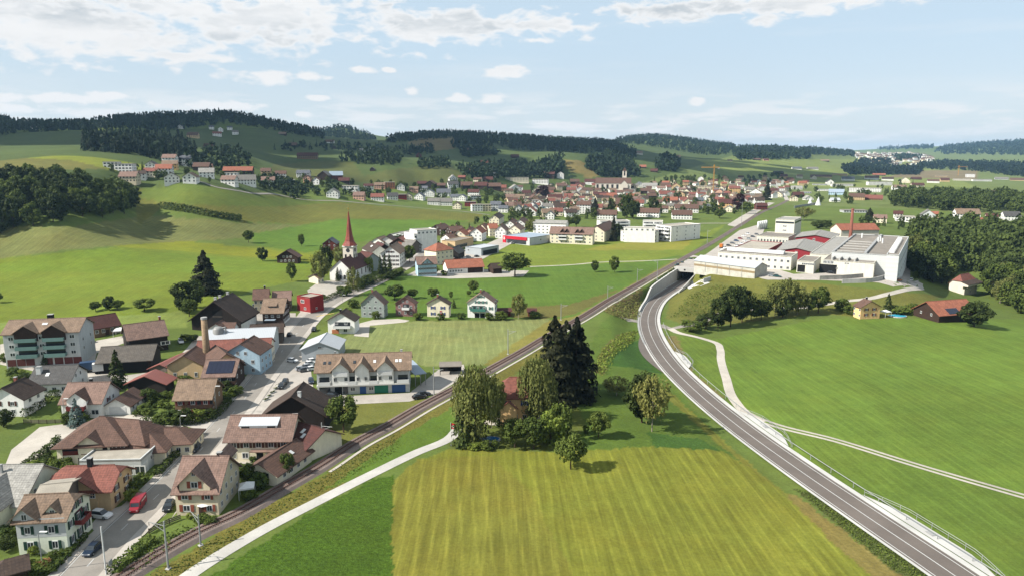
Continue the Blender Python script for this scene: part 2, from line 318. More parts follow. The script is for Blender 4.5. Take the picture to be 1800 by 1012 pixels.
ASPH = mat('asphalt', (150, 143, 134), 0.92, 'asphalt', 0.08); ASPHL = mat('asphalt_light', (184, 176, 166), 0.92, 'asphalt', 0.08); ASPHN = mat('asphalt_new', (110, 101, 94), 0.9, 'asphalt', 0.04); CONCW = mat('concrete_pale', (206, 204, 198), 0.85, 'asphalt', 0.05); TRACK = mat('track_concrete', (198, 194, 186), 0.9, 'asphalt', 0.08); PAVE = mat('paving_pale', (190, 182, 170), 0.9, 'asphalt', 0.08)
GRAVEL = mat('ballast', (132, 117, 109), 0.95, 'asphalt', 0.15, bump=0.4); RAILM = mat('rail_steel', (106, 74, 64), 0.5, var=0.1); SLEEPER = mat('sleeper', (104, 86, 78), 0.9); MARK = mat('road_paint', (208, 208, 204), 0.7, var=0.05); YMARK = mat('road_paint_yellow', (226, 196, 110), 0.7, var=0.08)
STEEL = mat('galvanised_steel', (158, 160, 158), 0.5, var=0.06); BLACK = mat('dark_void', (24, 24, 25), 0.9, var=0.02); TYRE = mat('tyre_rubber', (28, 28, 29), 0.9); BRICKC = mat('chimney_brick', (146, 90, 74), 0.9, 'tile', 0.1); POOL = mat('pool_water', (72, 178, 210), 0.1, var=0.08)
BARK = mat('bark', (86, 70, 56), 0.95, 'wood', 0.2); BARKP = mat('bark_pale', (176, 164, 146), 0.9, 'wood', 0.2)
SOLAR = mat('solar_cell', (30, 32, 52), 0.2, var=0.05, spec=0.6)

# ------------------------------------------------------------------ object helpers
def link(o, parent=None):
    col.objects.link(o)
    if parent is not None: o.parent = parent
    return o
def me(name, V, Fc, mats, fm=None, smooth=False):
    m = bpy.data.meshes.new(name); m.from_pydata([tuple(map(float, v)) for v in V], [], [tuple(map(int, f)) for f in Fc])
    for x in (mats if isinstance(mats, (list, tuple)) else [mats]): m.materials.append(x)
    if fm is not None: m.polygons.foreach_set('material_index', np.asarray(fm, dtype=np.int32))
    if smooth: m.polygons.foreach_set('use_smooth', np.ones(len(m.polygons), bool))
    m.update(); return m
def obj(name, mesh, parent=None, loc=None, rz=None, scale=None):
    o = bpy.data.objects.new(name, mesh); link(o, parent)
    if loc is not None: o.location = tuple(map(float, loc))
    if rz is not None: o.rotation_euler[2] = rz
    if scale is not None: o.scale = scale
    return o
def empty(name, loc, rz=0.0):
    o = bpy.data.objects.new(name, None); o.empty_display_size = 0.5; link(o); o.location = tuple(map(float, loc)); o.rotation_euler[2] = rz; return o
def tag(o, label, cat, group=None):
    o['label'] = label; o['category'] = cat
    if group: o['group'] = group
    return o
def struct(o): o['kind'] = 'structure'; return o
def stuff(o, label=None, cat=None):
    o['kind'] = 'stuff'
    if label: o['label'] = label
    if cat: o['category'] = cat
    return o
class MB:
    """collects boxes, prisms and tubes into one mesh"""
    def __init__(s): s.V = []; s.F = []; s.M = []
    def add(s, V, Fc, m=0):
        o = len(s.V); s.V += [tuple(v) for v in V]; s.F += [tuple(i + o for i in f) for f in Fc]; s.M += [m] * len(Fc); return s
    def box(s, x0, x1, y0, y1, z0, z1, m=0):
        return s.add([(x0, y0, z0), (x1, y0, z0), (x1, y1, z0), (x0, y1, z0), (x0, y0, z1), (x1, y0, z1), (x1, y1, z1), (x0, y1, z1)],
                     [(0, 3, 2, 1), (4, 5, 6, 7), (0, 1, 5, 4), (1, 2, 6, 5), (2, 3, 7, 6), (3, 0, 4, 7)], m)
    def tube(s, pts, rad, n=8, m=0, cap=True):
        pts = [np.array(p, float) for p in pts]; rad = rad if hasattr(rad, '__len__') else [rad] * len(pts); V = []; Fc = []
        for i, p in enumerate(pts):
            t = pts[min(i + 1, len(pts) - 1)] - pts[max(i - 1, 0)]; t /= np.linalg.norm(t) + 1e-9
            a = np.cross(t, (0, 0, 1)) if abs(t[2]) < 0.9 else np.cross(t, (1, 0, 0)); a /= np.linalg.norm(a); b = np.cross(t, a)
            for k in range(n):
                q = 2 * math.pi * k / n; V.append(p + rad[i] * (math.cos(q) * a + math.sin(q) * b))
        for i in range(len(pts) - 1):
            for k in range(n): Fc.append((i * n + k, i * n + (k + 1) % n, (i + 1) * n + (k + 1) % n, (i + 1) * n + k))
        if cap: Fc += [tuple(range(n))[::-1], tuple(range((len(pts) - 1) * n, len(pts) * n))]
        return s.add(V, Fc, m)
    def mesh(s, name, mats, smooth=False): return me(name, s.V, s.F, mats, s.M, smooth)
    def build(s, name, mats, parent=None, loc=None, rz=None, smooth=False): return obj(name, s.mesh(name, mats, smooth), parent, loc, rz)
def inpoly(px, py, poly):
    r = np.zeros(np.shape(px), bool); n = len(poly); j = n - 1
    for i in range(n):
        xi, yi = poly[i]; xj, yj = poly[j]
        if yi != yj: r ^= ((yi > py) != (yj > py)) & (px < (xj - xi) * (py - yi) / (yj - yi) + xi)
        j = i
    return r

# ------------------------------------------------------------------ the ground: one sheet to the horizon, coloured by what grows on it
PXG, PYG = proj(GX, GY, ZG)
JX, JY = (0.35 * np.sin(GX * 1.3 + q + 2 * np.sin(GY * .9)) + 0.3 * np.sin(GX * .37 + GY * .43 + q) + 0.25 * np.sin(GX * 3.1 - GY * 2.3 + q) for q in (0.0, 2.0))      # ragged margins
PXJ, PYJ = proj(GX + JX * 0.6, GY + JY * 0.9, ZG)
FIELDS = [  # polygon in photograph pixels, distance range, colour of the sward, stripe, lush
    ([(-900, 420), (-900, 250), (420, 225), (900, 235), (1400, 270), (1500, 340), (900, 345), (600, 330)], (600, 9000), (78, 108, 46), 0, 0),  # hill pasture: sward darkened to deepen the cloud shadow lying on it
    ([(1050, 345), (1300, 270), (3000, 255), (3000, 400), (1500, 400)], (1100, 16000), (112, 140, 66), 0, 0),
    ([(-900, 600), (-900, 440), (0, 455), (250, 430), (420, 432), (580, 440), (600, 480), (440, 510), (340, 560), (100, 570)], (150, 900), (116, 146, 38), 0.25, 0),
    ([(-200, 480), (0, 462), (180, 437), (440, 455), (580, 452), (590, 470), (430, 478), (250, 482), (100, 476)], (150, 900), (114, 150, 38), 0.2, 0),
    ([(185, 433), (300, 440), (560, 462), (570, 450), (330, 424), (230, 424)], (150, 900), (132, 152, 32), 0.1, 0),
    ([(-900, 460), (-900, 400), (130, 398), (262, 378), (430, 392), (560, 398), (410, 420), (230, 430), (90, 442), (0, 455)], (150, 900), (118, 134, 66), 0.5, 0),
    ([(-100, 600), (-100, 570), (150, 560), (330, 545), (330, 575), (200, 580)], (150, 900), (128, 158, 66), 0.2, 0),
    ([(240, 400), (240, 330), (420, 335), (600, 356), (850, 377), (830, 392), (700, 386), (560, 396), (430, 390), (290, 360)], (300, 1400), (110, 124, 44), 0.4, 0),
    ([(240, 336), (330, 322), (480, 345), (600, 356), (480, 364), (330, 360), (250, 350)], (300, 1400), (98, 128, 42), 0.2, 0),
    ([(440, 412), (600, 384), (700, 386), (830, 388), (760, 400), (640, 424), (540, 444), (450, 432)], (300, 1400), (92, 138, 38), 0.2, 0),
    ([(-900, 300), (-900, 262), (0, 262), (130, 268), (220, 279), (335, 299), (240, 302), (100, 292)], (500, 850), (138, 160, 48), 0.1, 0),
    ([(-900, 310), (-900, 274), (0, 277), (120, 281), (190, 297), (60, 300)], (500, 850), (116, 126, 54), 0.1, 0),
    ([(468, 312), (480, 290), (560, 283), (620, 285), (645, 315), (560, 318)], (800, 1500), (92, 110, 46), 0.3, 0),
    ([(600, 318), (690, 298), (790, 289), (810, 305), (800, 322), (700, 326)], (800, 1500), (88, 106, 46), 0.3, 0),
    ([(715, 252), (745, 240), (800, 237), (800, 262), (760, 266)], (1200, 3000), (128, 122, 66), 0.2, 0),
    ([(985, 280), (1020, 282), (1056, 308), (1040, 314), (1000, 300)], (1200, 3000), (134, 130, 66), 0.4, 0),
    ([(1220, 280), (1600, 280), (1720, 330), (1350, 330)], (1200, 5000), (132, 158, 72), 0.1, 0),
    ([(1600, 300), (1720, 300), (1720, 316), (1560, 312)], (1200, 5000), (138, 134, 90), 0.1, 0),
    ([(845, 474), (850, 455), (900, 428), (1050, 428), (1240, 408), (1280, 392), (1210, 448), (1130, 460), (930, 470)], (200, 900), (122, 152, 46), 0.2, 0),
    ([(1020, 440), (1060, 432), (1230, 412), (1200, 440)], (200, 900), (146, 158, 54), 0.1, 0),
    ([(640, 512), (700, 486), (930, 470), (1130, 460), (1190, 450), (1100, 505), (1000, 560), (640, 560)], (200, 900), (88, 132, 38), 0.25, 0),
    ([(880, 556), (960, 560), (1010, 552), (1090, 508), (1000, 535), (900, 540)], (200, 900), (112, 120, 52), 0, 0.4),
    ([(560, 625), (640, 566), (965, 560), (975, 575), (870, 640), (760, 644), (610, 630)], (150, 500), (138, 160, 88), 0.5, 0),
    ([(850, 640), (965, 562), (1010, 556), (1190, 455), (1200, 462), (1020, 566), (870, 648)], (150, 700), (140, 146, 62), 0, 0.3),
    ([(1190, 470), (1260, 480), (1560, 510), (1660, 520), (1560, 560), (1440, 552), (1220, 575), (1170, 560)], (200, 520), (116, 130, 50), 0, 0.5),
    ([(1180, 590), (1260, 596), (1440, 560), (1800, 560), (2600, 600), (2600, 1100), (1800, 870), (1480, 775), (1330, 740), (1270, 650)], (60, 460), (102, 142, 44), 0.5, 0),
    ([(1150, 590), (1190, 590), (1260, 605), (1270, 650), (1330, 740), (1480, 775), (2300, 1020), (2300, 1300), (1900, 1200), (1700, 1000), (1400, 800), (1230, 670)], (60, 460), (98, 136, 42), 0.5, 0),
    ([(1170, 590), (1190, 590), (1215, 650), (1275, 700), (1240, 690), (1190, 640)], (60, 460), (126, 128, 68), 0, 0.6),
    ([(1010, 790), (1010, 690), (1040, 600), (1060, 565), (1130, 500), (1170, 560), (1140, 620), (1220, 720), (1330, 830), (1270, 795)], (60, 460), (90, 128, 40), 0.1, 0.3),
    ([(1040, 650), (1060, 610), (1090, 585), (1120, 580), (1110, 600), (1080, 622), (1060, 660)], (60, 460), (110, 116, 54), 0, 0.8),
    ([(1060, 545), (1130, 505), (1120, 560), (1095, 560)], (60, 460), (132, 118, 74), 0, 0.8),
    ([(1058, 642), (1085, 608), (1128, 596), (1135, 625), (1165, 658), (1110, 645)], (60, 460), (58, 108, 34), 0, 0.6),
    ([(1130, 660), (1180, 690), (1290, 790), (1420, 900), (1450, 930), (1330, 835), (1240, 760)], (60, 460), (126, 138, 46), 0.6, 0),
    ([(1140, 760), (1230, 770), (1280, 800), (1150, 785)], (60, 460), (64, 112, 36), 0, 0.6),
    ([(790, 792), (780, 760), (800, 700), (880, 650), (1000, 690), (1030, 740), (1010, 790)], (60, 460), (98, 122, 44), 0, 0.2),
    ([(230, 1030), (420, 915), (560, 838), (720, 742), (960, 605), (975, 610), (800, 725), (800, 760), (700, 808), (560, 875), (440, 938), (330, 1010)], (60, 460), (116, 124, 46), 0, 0.8),
    ([(570, 860), (700, 770), (800, 712), (800, 762), (720, 800), (640, 835)], (60, 460), (92, 134, 38), 0, 0.3),
    ([(300, 1300), (310, 1040), (390, 1000), (560, 890), (655, 842), (692, 832), (688, 1300)], (40, 460), (70, 114, 20), 0, 1.0),
    ([(688, 1400), (690, 845), (735, 806), (800, 788), (900, 792), (1000, 792), (1150, 784), (1270, 792), (1330, 830), (1420, 905), (1520, 975), (1600, 1030), (1800, 1200), (1900, 1400)], (40, 460), (127, 143, 42), 0.8, 0),
    ([(688, 1400), (690, 845), (735, 806), (860, 800), (930, 860), (1010, 1012), (1080, 1300)], (40, 460), (129, 139, 44), 0.9, 0),
    ([(1375, 862), (1400, 870), (1480, 930), (1570, 1000), (1680, 1080), (1600, 1080), (1530, 1010), (1450, 940)], (40, 460), (136, 132, 62), 0.3, 0.3),
    ([(1395, 858), (1440, 868), (1680, 1040), (1800, 1130), (1700, 1100), (1570, 1000), (1480, 928)], (40, 460), (84, 106, 46), 0, 1.0),
    ([(560, 770), (590, 705), (800, 700), (700, 752), (620, 790)], (60, 460), (118, 134, 54), 0, 0.2),
]
def sward(c): return np.array(lin((c[0] + 28, c[1] + 17, c[2] + 22))) / 1.8
cols = np.tile(sward((100, 132, 50)), (NR, NC, 1)); stripe = np.zeros((NR, NC)); lush = np.zeros((NR, NC))
for poly, (d0, d1), rgb, st, lu in FIELDS:
    m = inpoly(PXJ, PYJ, poly) & (GD >= d0) & (GD <= d1)
    cols[m] = sward(rgb); stripe[m] = st; lush[m] = lu
FOREST_POLYS = []
def ground_mat():
    m = bpy.data.materials.new('meadow'); m.use_nodes = True; nt = m.node_tree; N = nt.nodes; L = nt.links
    b = N['Principled BSDF']; b.inputs['Roughness'].default_value = 0.95; b.inputs['Specular IOR Level'].default_value = 0.1
    def A(nm): a = N.new('ShaderNodeAttribute'); a.attribute_name = nm; return a
    tc = N.new('ShaderNodeTexCoord')
    def noise(sc, det, stretch=None, rot=0.0, rough=0.6):
        mp = N.new('ShaderNodeMapping'); L.new(tc.outputs['Object'], mp.inputs[0]); mp.inputs['Rotation'].default_value = (0, 0, rot)
        if stretch: mp.inputs['Scale'].default_value = stretch
        t = N.new('ShaderNodeTexNoise'); L.new(mp.outputs[0], t.inputs['Vector']); t.inputs['Scale'].default_value = sc; t.inputs['Detail'].default_value = det; t.inputs['Roughness'].default_value = rough
        return t.outputs['Fac']
    def mr(x, a, bb, lo, hi):
        r = N.new('ShaderNodeMapRange'); L.new(x, r.inputs[0])
        for i, v in enumerate((a, bb, lo, hi)):
            if isinstance(v, (int, float)): r.inputs[i + 1].default_value = v
            else: L.new(v, r.inputs[i + 1])
        return r.outputs[0]
    def mm(op, a, bb):
        r = N.new('ShaderNodeMath'); r.operation = op
        for i, v in enumerate((a, bb)):
            if isinstance(v, (int, float)): r.inputs[i].default_value = v
            else: L.new(v, r.inputs[i])
        return r.outputs[0]
    ac, as_, al = A('fcol'), A('stripe'), A('lush')
    f = mr(noise(0.018, 6), 0.25, 0.75, 0.80, 1.2)
    f = mm('MULTIPLY', f, mr(noise(0.16, 6, rough=0.7), 0.25, 0.75, 0.82, 1.18))
    f = mm('MULTIPLY', f, mr(noise(1.5, 5, rough=0.75), 0.2, 0.8, 0.70, 1.30))
    # mowing swaths run away from the viewer along the field
    s1 = noise(1.0, 4, (0.42, 0.012, 0.1), R(-5)); s2 = noise(1.0, 3, (1.7, 0.03, 0.1), R(-5))
    sx = N.new('ShaderNodeSeparateXYZ'); L.new(tc.outputs['Object'], sx.inputs[0]); ph = mm('ADD', mm('ADD', sx.outputs[0], mm('MULTIPLY', sx.outputs[1], 0.087)), mm('MULTIPLY', noise(0.012, 2), 5.0))
    ln = mm('POWER', mm('ADD', mm('MULTIPLY', mm('SINE', mm('MULTIPLY', ph, 2.2), 0), 0.5), 0.5), 5.0)
    s = mm('ADD', mm('MULTIPLY', mm('SUBTRACT', s1, 0.5), 1.1), mm('ADD', mm('MULTIPLY', mm('SUBTRACT', s2, 0.5), 0.8), mm('MULTIPLY', mm('SUBTRACT', mm('MULTIPLY', ln, s2), 0.1), 0.55)))
    f = mm('MULTIPLY', f, mm('ADD', 1.0, mm('MULTIPLY', s, as_.outputs['Fac'])))
    # tall grass: clumps with dark gaps
    cl = noise(0.9, 5, (1, 1.6, 1), 0.3, 0.8)
    f = mm('MULTIPLY', f, mm('ADD', 1.0, mm('MULTIPLY', mm('MULTIPLY', mm('SUBTRACT', cl, 0.52), 2.6), al.outputs['Fac'])))
    hue = N.new('ShaderNodeMix'); hue.data_type = 'RGBA'; hue.blend_type = 'MULTIPLY'
    L.new(ac.outputs['Color'], hue.inputs['A']); hue.inputs['B'].default_value = (1.22, 0.97, 0.9, 1)
    L.new(mr(noise(0.045, 7, rough=0.7), 0.42, 0.75, 0.0, 0.55), hue.inputs['Factor'])
    sc = N.new('ShaderNodeVectorMath'); sc.operation = 'SCALE'; L.new(hue.outputs['Result'], sc.inputs[0]); L.new(f, sc.inputs['Scale'])
    L.new(sc.outputs[0], b.inputs['Base Color'])
    bp = N.new('ShaderNodeBump'); bp.inputs['Distance'].default_value = 0.5; L.new(mr(al.outputs['Fac'], 0, 1, 0.25, 0.9), bp.inputs['Strength'])
    L.new(mm('ADD', noise(0.8, 5, rough=0.75), mm('MULTIPLY', s, 0.0)), bp.inputs['Height']); L.new(bp.outputs[0], b.inputs['Normal'])
    return m
def build_ground():
    V = np.stack([GX, GY, ZG], -1).reshape(-1, 3).astype(np.float32)
    i = (np.arange(NR - 1)[:, None] * NC + np.arange(NC - 1)[None]).ravel()
    q = np.stack([i, i + 1, i + NC + 1, i + NC], 1).astype(np.int32)
    m = bpy.data.meshes.new('ground'); m.vertices.add(len(V)); m.vertices.foreach_set('co', V.ravel())
    m.loops.add(q.size); m.loops.foreach_set('vertex_index', q.ravel()); m.polygons.add(len(q))
    m.polygons.foreach_set('loop_start', np.arange(0, q.size, 4, dtype=np.int32)); m.polygons.foreach_set('use_smooth', np.ones(len(q), bool))
    m.update(calc_edges=True)
    a = m.attributes.new('fcol', 'FLOAT_COLOR', 'POINT'); a.data.foreach_set('color', np.concatenate([cols.reshape(-1, 3), np.ones((NR * NC, 1))], 1).astype(np.float32).ravel())
    for nm, arr in (('stripe', stripe), ('lush', lush)):
        a = m.attributes.new(nm, 'FLOAT', 'POINT'); a.data.foreach_set('value', arr.astype(np.float32).ravel())
    m.materials.append(ground_mat())
    return struct(obj('ground', m))

# ------------------------------------------------------------------ sheets and strips laid on the ground
def sheet(name, poly, material, off=0.06, world=False, step=3.0, thick=0.0):
    P = [tuple(hit(*p)[:2]) for p in poly] if not world else [tuple(p) for p in poly]
    D = []
    for a, b in zip(P, P[1:] + P[:1]):
        n = max(1, int(math.dist(a, b) / step))
        for k in range(n): D.append((a[0] + (b[0] - a[0]) * k / n, a[1] + (b[1] - a[1]) * k / n))
    xs = [p[0] for p in D]; ys = [p[1] for p in D]
    gx, gy = np.meshgrid(np.arange(min(xs), max(xs), step * 1.3), np.arange(min(ys), max(ys), step * 1.3))
    k = inpoly(gx, gy, D); n = len(D)
    V = [Vector(p) for p in D] + [Vector((x, y)) for x, y in zip(gx[k], gy[k])]
    v, _e, f, *_ = geometry.delaunay_2d_cdt(V, [(i, (i + 1) % n) for i in range(n)], [], 1, 1e-4)
    xy = np.array([tuple(p) for p in v]); z = height(xy[:, 0], xy[:, 1]) + off
    ff = []
    for t in f:
        a, b, c = (xy[i] for i in t[:3]); ff.append(t if (b[0] - a[0]) * (c[1] - a[1]) - (b[1] - a[1]) * (c[0] - a[0]) > 0 else t[::-1])
    return struct(obj(name, me(name, np.c_[xy, z], ff, material)))
def band(P, r0, r1, off=0.06, z=None, nl=4):
    """a strip between two offsets from a centre line: vertices and faces"""
    Nn = normals2(P); V = []; Fc = []; n = len(P); w = np.linspace(r0, r1, nl)
    for k in w:
        xy = P[:, :2] + Nn * k; zz = (height(xy[:, 0], xy[:, 1]) if z is None else z) + off
        V.append(np.c_[xy, zz])
    V = np.stack(V, 1).reshape(-1, 3)
    for i in range(n - 1):
        for k in range(nl - 1):
            a = i * nl + k; Fc.append((a, a + 1, a + nl + 1, a + nl))
    return V, Fc
def strip(name, P, r0, r1, material, off=0.06, z=None, nl=4, parent=None):
    V, Fc = band(P, r0, r1, off, z, nl); o = obj(name, me(name, V, Fc, material), parent)
    return o if parent else struct(o)
def path(pts, step=2.5): return resample(np.array([hit(*p) for p in pts]), step)
# ------------------------------------------------------------------ roads, railway and yards
ground = build_ground()
# bypass
zc = HWC[:, 2]
road = strip('road', HWC, -4.0, 4.3, ASPHN, 0.0, zc, 5)
road.name = 'bypass_road'
for nm, r0, r1 in (('centre_line', -0.1, 0.1), ('edge_line', -3.55, -3.38), ('edge_line', 3.38, 3.55)):
    strip(nm, HWC, r0, r1, MARK, 0.02, zc, 2, road)
i0 = np.argmin(((HWC[:, :2] - PORTAL[:2]) ** 2).sum(1))
sh = HWC[:i0 + 1]
struct(strip('concrete_verge', sh, 4.3, 5.7, CONCW, 0.03, sh[:, 2], 3)); struct(strip('concrete_gutter', sh, -4.7, -4.0, CONCW, 0.03, sh[:, 2], 2))
k0 = i0 - 48
lay = sh[np.linspace(len(sh) * 0.42, len(sh) * 0.60, 40).astype(int)]
Nn = normals2(HWC)
# lay-by widening on the outside of the bend
la, lb = [np.argmin([abs(proj(*p)[1] - y) + (p[0] > 90) * 0 for p in HWC[:i0]]) for y in (655, 590)]
ii = np.arange(min(la, lb), max(la, lb) + 1); t = np.sin(np.linspace(0, math.pi, len(ii))) ** 1.0 * 3.2
Va = np.c_[HWC[ii, :2] - Nn[ii] * 4.6, HWC[ii, 2] + 0.04]; Vb = np.c_[HWC[ii, :2] - Nn[ii] * (4.6 + t)[:, None], HWC[ii, 2] + 0.04]
struct(obj('road_layby', me('road_layby', np.r_[Va, Vb], [(k, k + 1, k + 1 + len(ii), k + len(ii)) for k in range(len(ii) - 1)], ASPHN)))
# small maintenance bays of the verge with hatches
def bay(py, length):
    i = np.argmin([abs(proj(*p)[1] - py) for p in HWC[:i0]]); n = int(length / 2)
    ii = np.arange(i - n, i + n + 1); t = np.clip(np.sin(np.linspace(0, math.pi, len(ii))) * 3.6, 0, 2.8)
    Va = np.c_[HWC[ii, :2] + Nn[ii] * 5.9, HWC[ii, 2] + 0.06]; Vb = np.c_[HWC[ii, :2] + Nn[ii] * (5.9 + t)[:, None], HWC[ii, 2] + 0.06]
    o = struct(obj('verge_bay', me('verge_bay', np.r_[Va, Vb], [(k, k + 1, k + 1 + len(ii), k + len(ii)) for k in range(len(ii) - 1)], CONCW)))
    p = HWC[i] ; q = p[:2] + Nn[i] * 7.2; d = HWC[min(i + 1, len(HWC) - 1)] - HWC[i - 1]
    MB().box(-0.9, 0.9, -0.5, 0.5, 0, 0.12).build('hatch', CONCD, o, (q[0], q[1], p[2] + 0.07), math.atan2(d[1], d[0]))
    # rail fence round the bay
    mb = MB(); pts = []
    for k in range(0, len(ii), 1):
        q = HWC[ii[k], :2] + Nn[ii[k]] * (6.6 + t[k]); pts.append((q[0], q[1], HWC[ii[k], 2]))
    root = empty('bay_railing', pts[len(pts) // 2]); B = np.array(pts[len(pts) // 2])
    for h in (0.55, 1.05): MB().tube([np.array(p) + (0, 0, h) - B for p in pts], 0.05, 5).build('rail', STEEL, root)
    pm = MB().tube([(0, 0, -0.3), (0, 0, 1.1)], 0.05, 5).mesh('post', STEEL)
    for p in pts[::2]: obj('post', pm, root, np.array(p) - B)
    return root
tag(bay(945, 18), 'pale steel railing round the concrete bay, nearest on the bypass verge', 'railing')
tag(bay(752, 14), 'pale steel railing round the concrete bay where the farm track meets the bypass', 'railing')
tag(bay(632, 12), 'pale steel railing round the small concrete bay near the bypass bend', 'railing')
# retaining wall on the outside of the cut and the tunnel portal
def wall_along(name, P, r, top, thick, material, label, base=-1.2):
    Nn = normals2(P); V = []; Fc = []
    for i in range(len(P)):
        a = P[i, :2] + Nn[i] * r; b = P[i, :2] + Nn[i] * (r + thick)
        for (x, y), z in ((a, P[i, 2] + base), (a, top[i]), (b, top[i]), (b, P[i, 2] + base)): V.append((x, y, z))
    for i in range(len(P) - 1):
        for k in range(4): Fc.append((i * 4 + k, i * 4 + (k + 1) % 4, (i + 1) * 4 + (k + 1) % 4, (i + 1) * 4 + k))
    Fc += [(0, 1, 2, 3), tuple(len(V) - 4 + k for k in (3, 2, 1, 0))]
    o = obj(name, me(name, V, Fc, material)); return tag(o, label, 'wall')
iw = np.argmin([abs(proj(*p)[1] - 549) for p in HWC[:i0 + 1]])
w = HWC[iw:i0 + 1]; Nw = normals2(w); outer = w[:, :2] - Nw * 6.6; top = np.maximum(height(outer[:, 0], outer[:, 1]) + 0.7, w[:, 2] + 0.9); top = np.convolve(np.r_[[top[0]] * 3, top, [top[-1]] * 3], np.ones(7) / 7, 'valid')
rw = wall_along('retaining_wall', w, -4.75, top, -0.6, CONC, 'tall curved concrete retaining wall beside the bypass cut')
strip('coping', w, -5.5, -4.6, CONCW, 0.06, top, 2, rw)
s2 = HWC[i0 - 22:i0 + 1]; rr = s2[:, 2] + np.linspace(0.7, 3.0, len(s2)) ** 1.4
wall_along('retaining_wall', s2, 6.0, rr, 0.5, CONCW, 'low pale concrete wall rising to the tunnel mouth, inner side')
# portal frame and tunnel deck
e = HWC[i0 + 1] - HWC[i0 - 1]; rz = math.atan2(e[1], e[0]); p0 = HWC[i0]
root = empty('tunnel_portal', (p0[0], p0[1], p0[2]), rz); Hp = 9.0
MB().box(-0.2, 0.9, -8.5, 7.0, 6.1, Hp).build('lintel', CONCW, root)
MB().box(-0.2, 0.9, -7.4, -6.3, -0.6, 6.1).build('pier', CONCW, root); MB().box(-0.2, 0.9, 5.2, 6.2, -0.6, 6.1).build('pier', CONC, root)
MB().box(0.9, 40, -6.9, -6.2, -0.6, 6.1).build('side_wall', CONCD, root); MB().box(0.9, 40, 5.2, 5.9, -0.6, 6.1).build('side_wall', CONCD, root)
MB().box(0.91, 40, -8.3, 6.8, 6.1, 8.75).build('deck', ASPHL, root); MB().box(39.5, 40.3, -6.2, 5.2, -0.6, 6.1).build('end_wall', BLACK, root)
MB().box(-0.32, -0.21, -0.5, 0.5, 6.9, 7.9).build('signal_lamp', BLACK, root)
tag(root, 'concrete tunnel portal with dark opening under the factory yard', 'tunnel')
struct(sheet('portal_yard', [(1188, 478), (1216, 472), (1240, 455), (1215, 448), (1190, 462), (1180, 474)], ASPHL, 0.1))
# the railway
RW = [(150, 1060), (248.7, 995), (351, 936.5), (420, 904), (486, 864.8), (560, 822), (628, 778), (678, 751.5), (737, 717), (794, 686.5), (879, 640), (920, 617), (958, 594), (1023, 557.5), (1075, 525.5), (1118, 502), (1153, 482), (1187, 463), (1207, 451.6), (1253, 426), (1302, 395.5), (1336.5, 374.7), (1370, 360), (1384, 353)]
RP = path(RW, 2.0); zs = height(RP[:, 0], RP[:, 1]); zs = np.convolve(np.r_[[zs[0]] * 20, zs, [zs[-1]] * 20], np.ones(41) / 41, 'valid'); RP[:, 2] = zs
zb = zs + 0.15
V1, F1 = band(RP, -2.9, 2.9, 0, zb, 2)
rl = struct(strip('railway_ballast', RP, -1.9, 1.9, GRAVEL, 0.36, zb, 2))
for r0, r1, z0, z1 in ((-3.0, -1.9, -0.4, 0.36), (1.9, 3.0, 0.36, -0.4)):
    Va = np.c_[RP[:, :2] + normals2(RP) * r0, zb + z0]; Vb = np.c_[RP[:, :2] + normals2(RP) * r1, zb + z1]; n = len(RP)
    obj('ballast_shoulder', me('ballast_shoulder', np.r_[Va, Vb], [(i, i + n, i + n + 1, i + 1) for i in range(n - 1)], GRAVEL), rl)
for r in (-0.75, 0.75):
    n = len(RP); Nn = normals2(RP); V = []; Fc = []
    for i in range(n):
        for dr, dz in ((-0.06, 0.46), (-0.06, 0.62), (0.06, 0.62), (0.06, 0.46)): V.append((*(RP[i, :2] + Nn[i] * (r + dr)), zb[i] + dz))
    for i in range(n - 1):
        for k in range(3): Fc.append((i * 4 + k, i * 4 + k + 1, (i + 1) * 4 + k + 1, (i + 1) * 4 + k))
    obj('rail', me('rail', V, Fc, RAILM), rl)
sp = resample(np.c_[RP[:, :2], zb], 0.62); Ns = normals2(sp); T = np.stack([-Ns[:, 1], Ns[:, 0]], 1); k = np.hypot(sp[:, 0], sp[:, 1]) < 420; sp, Ns, T = sp[k], Ns[k], T[k]
V = np.concatenate([np.c_[sp[:, :2] + Ns * a + T * b, sp[:, 2] + c] for a, b, c in [(-1.25, -.13, .44), (1.25, -.13, .44), (1.25, .13, .44), (-1.25, .13, .44), (-1.25, -.13, .3), (1.25, -.13, .3), (1.25, .13, .3), (-1.25, .13, .3)]]); n = len(sp)
stuff(obj('sleepers', me('sleepers', V, [(i + a * n, i + b * n, i + c * n, i + d * n) for i in range(n) for a, b, c, d in ((0, 1, 2, 3), (0, 4, 5, 1), (2, 6, 7, 3))], SLEEPER), rl))
kk = np.array([proj(*p)[0] for p in RP]); rs = RP[(kk > 555) & (kk < 1190)]
struct(strip('cable_duct_path', rs, 3.4, 4.2, PAVE, 0.12, None, 2))
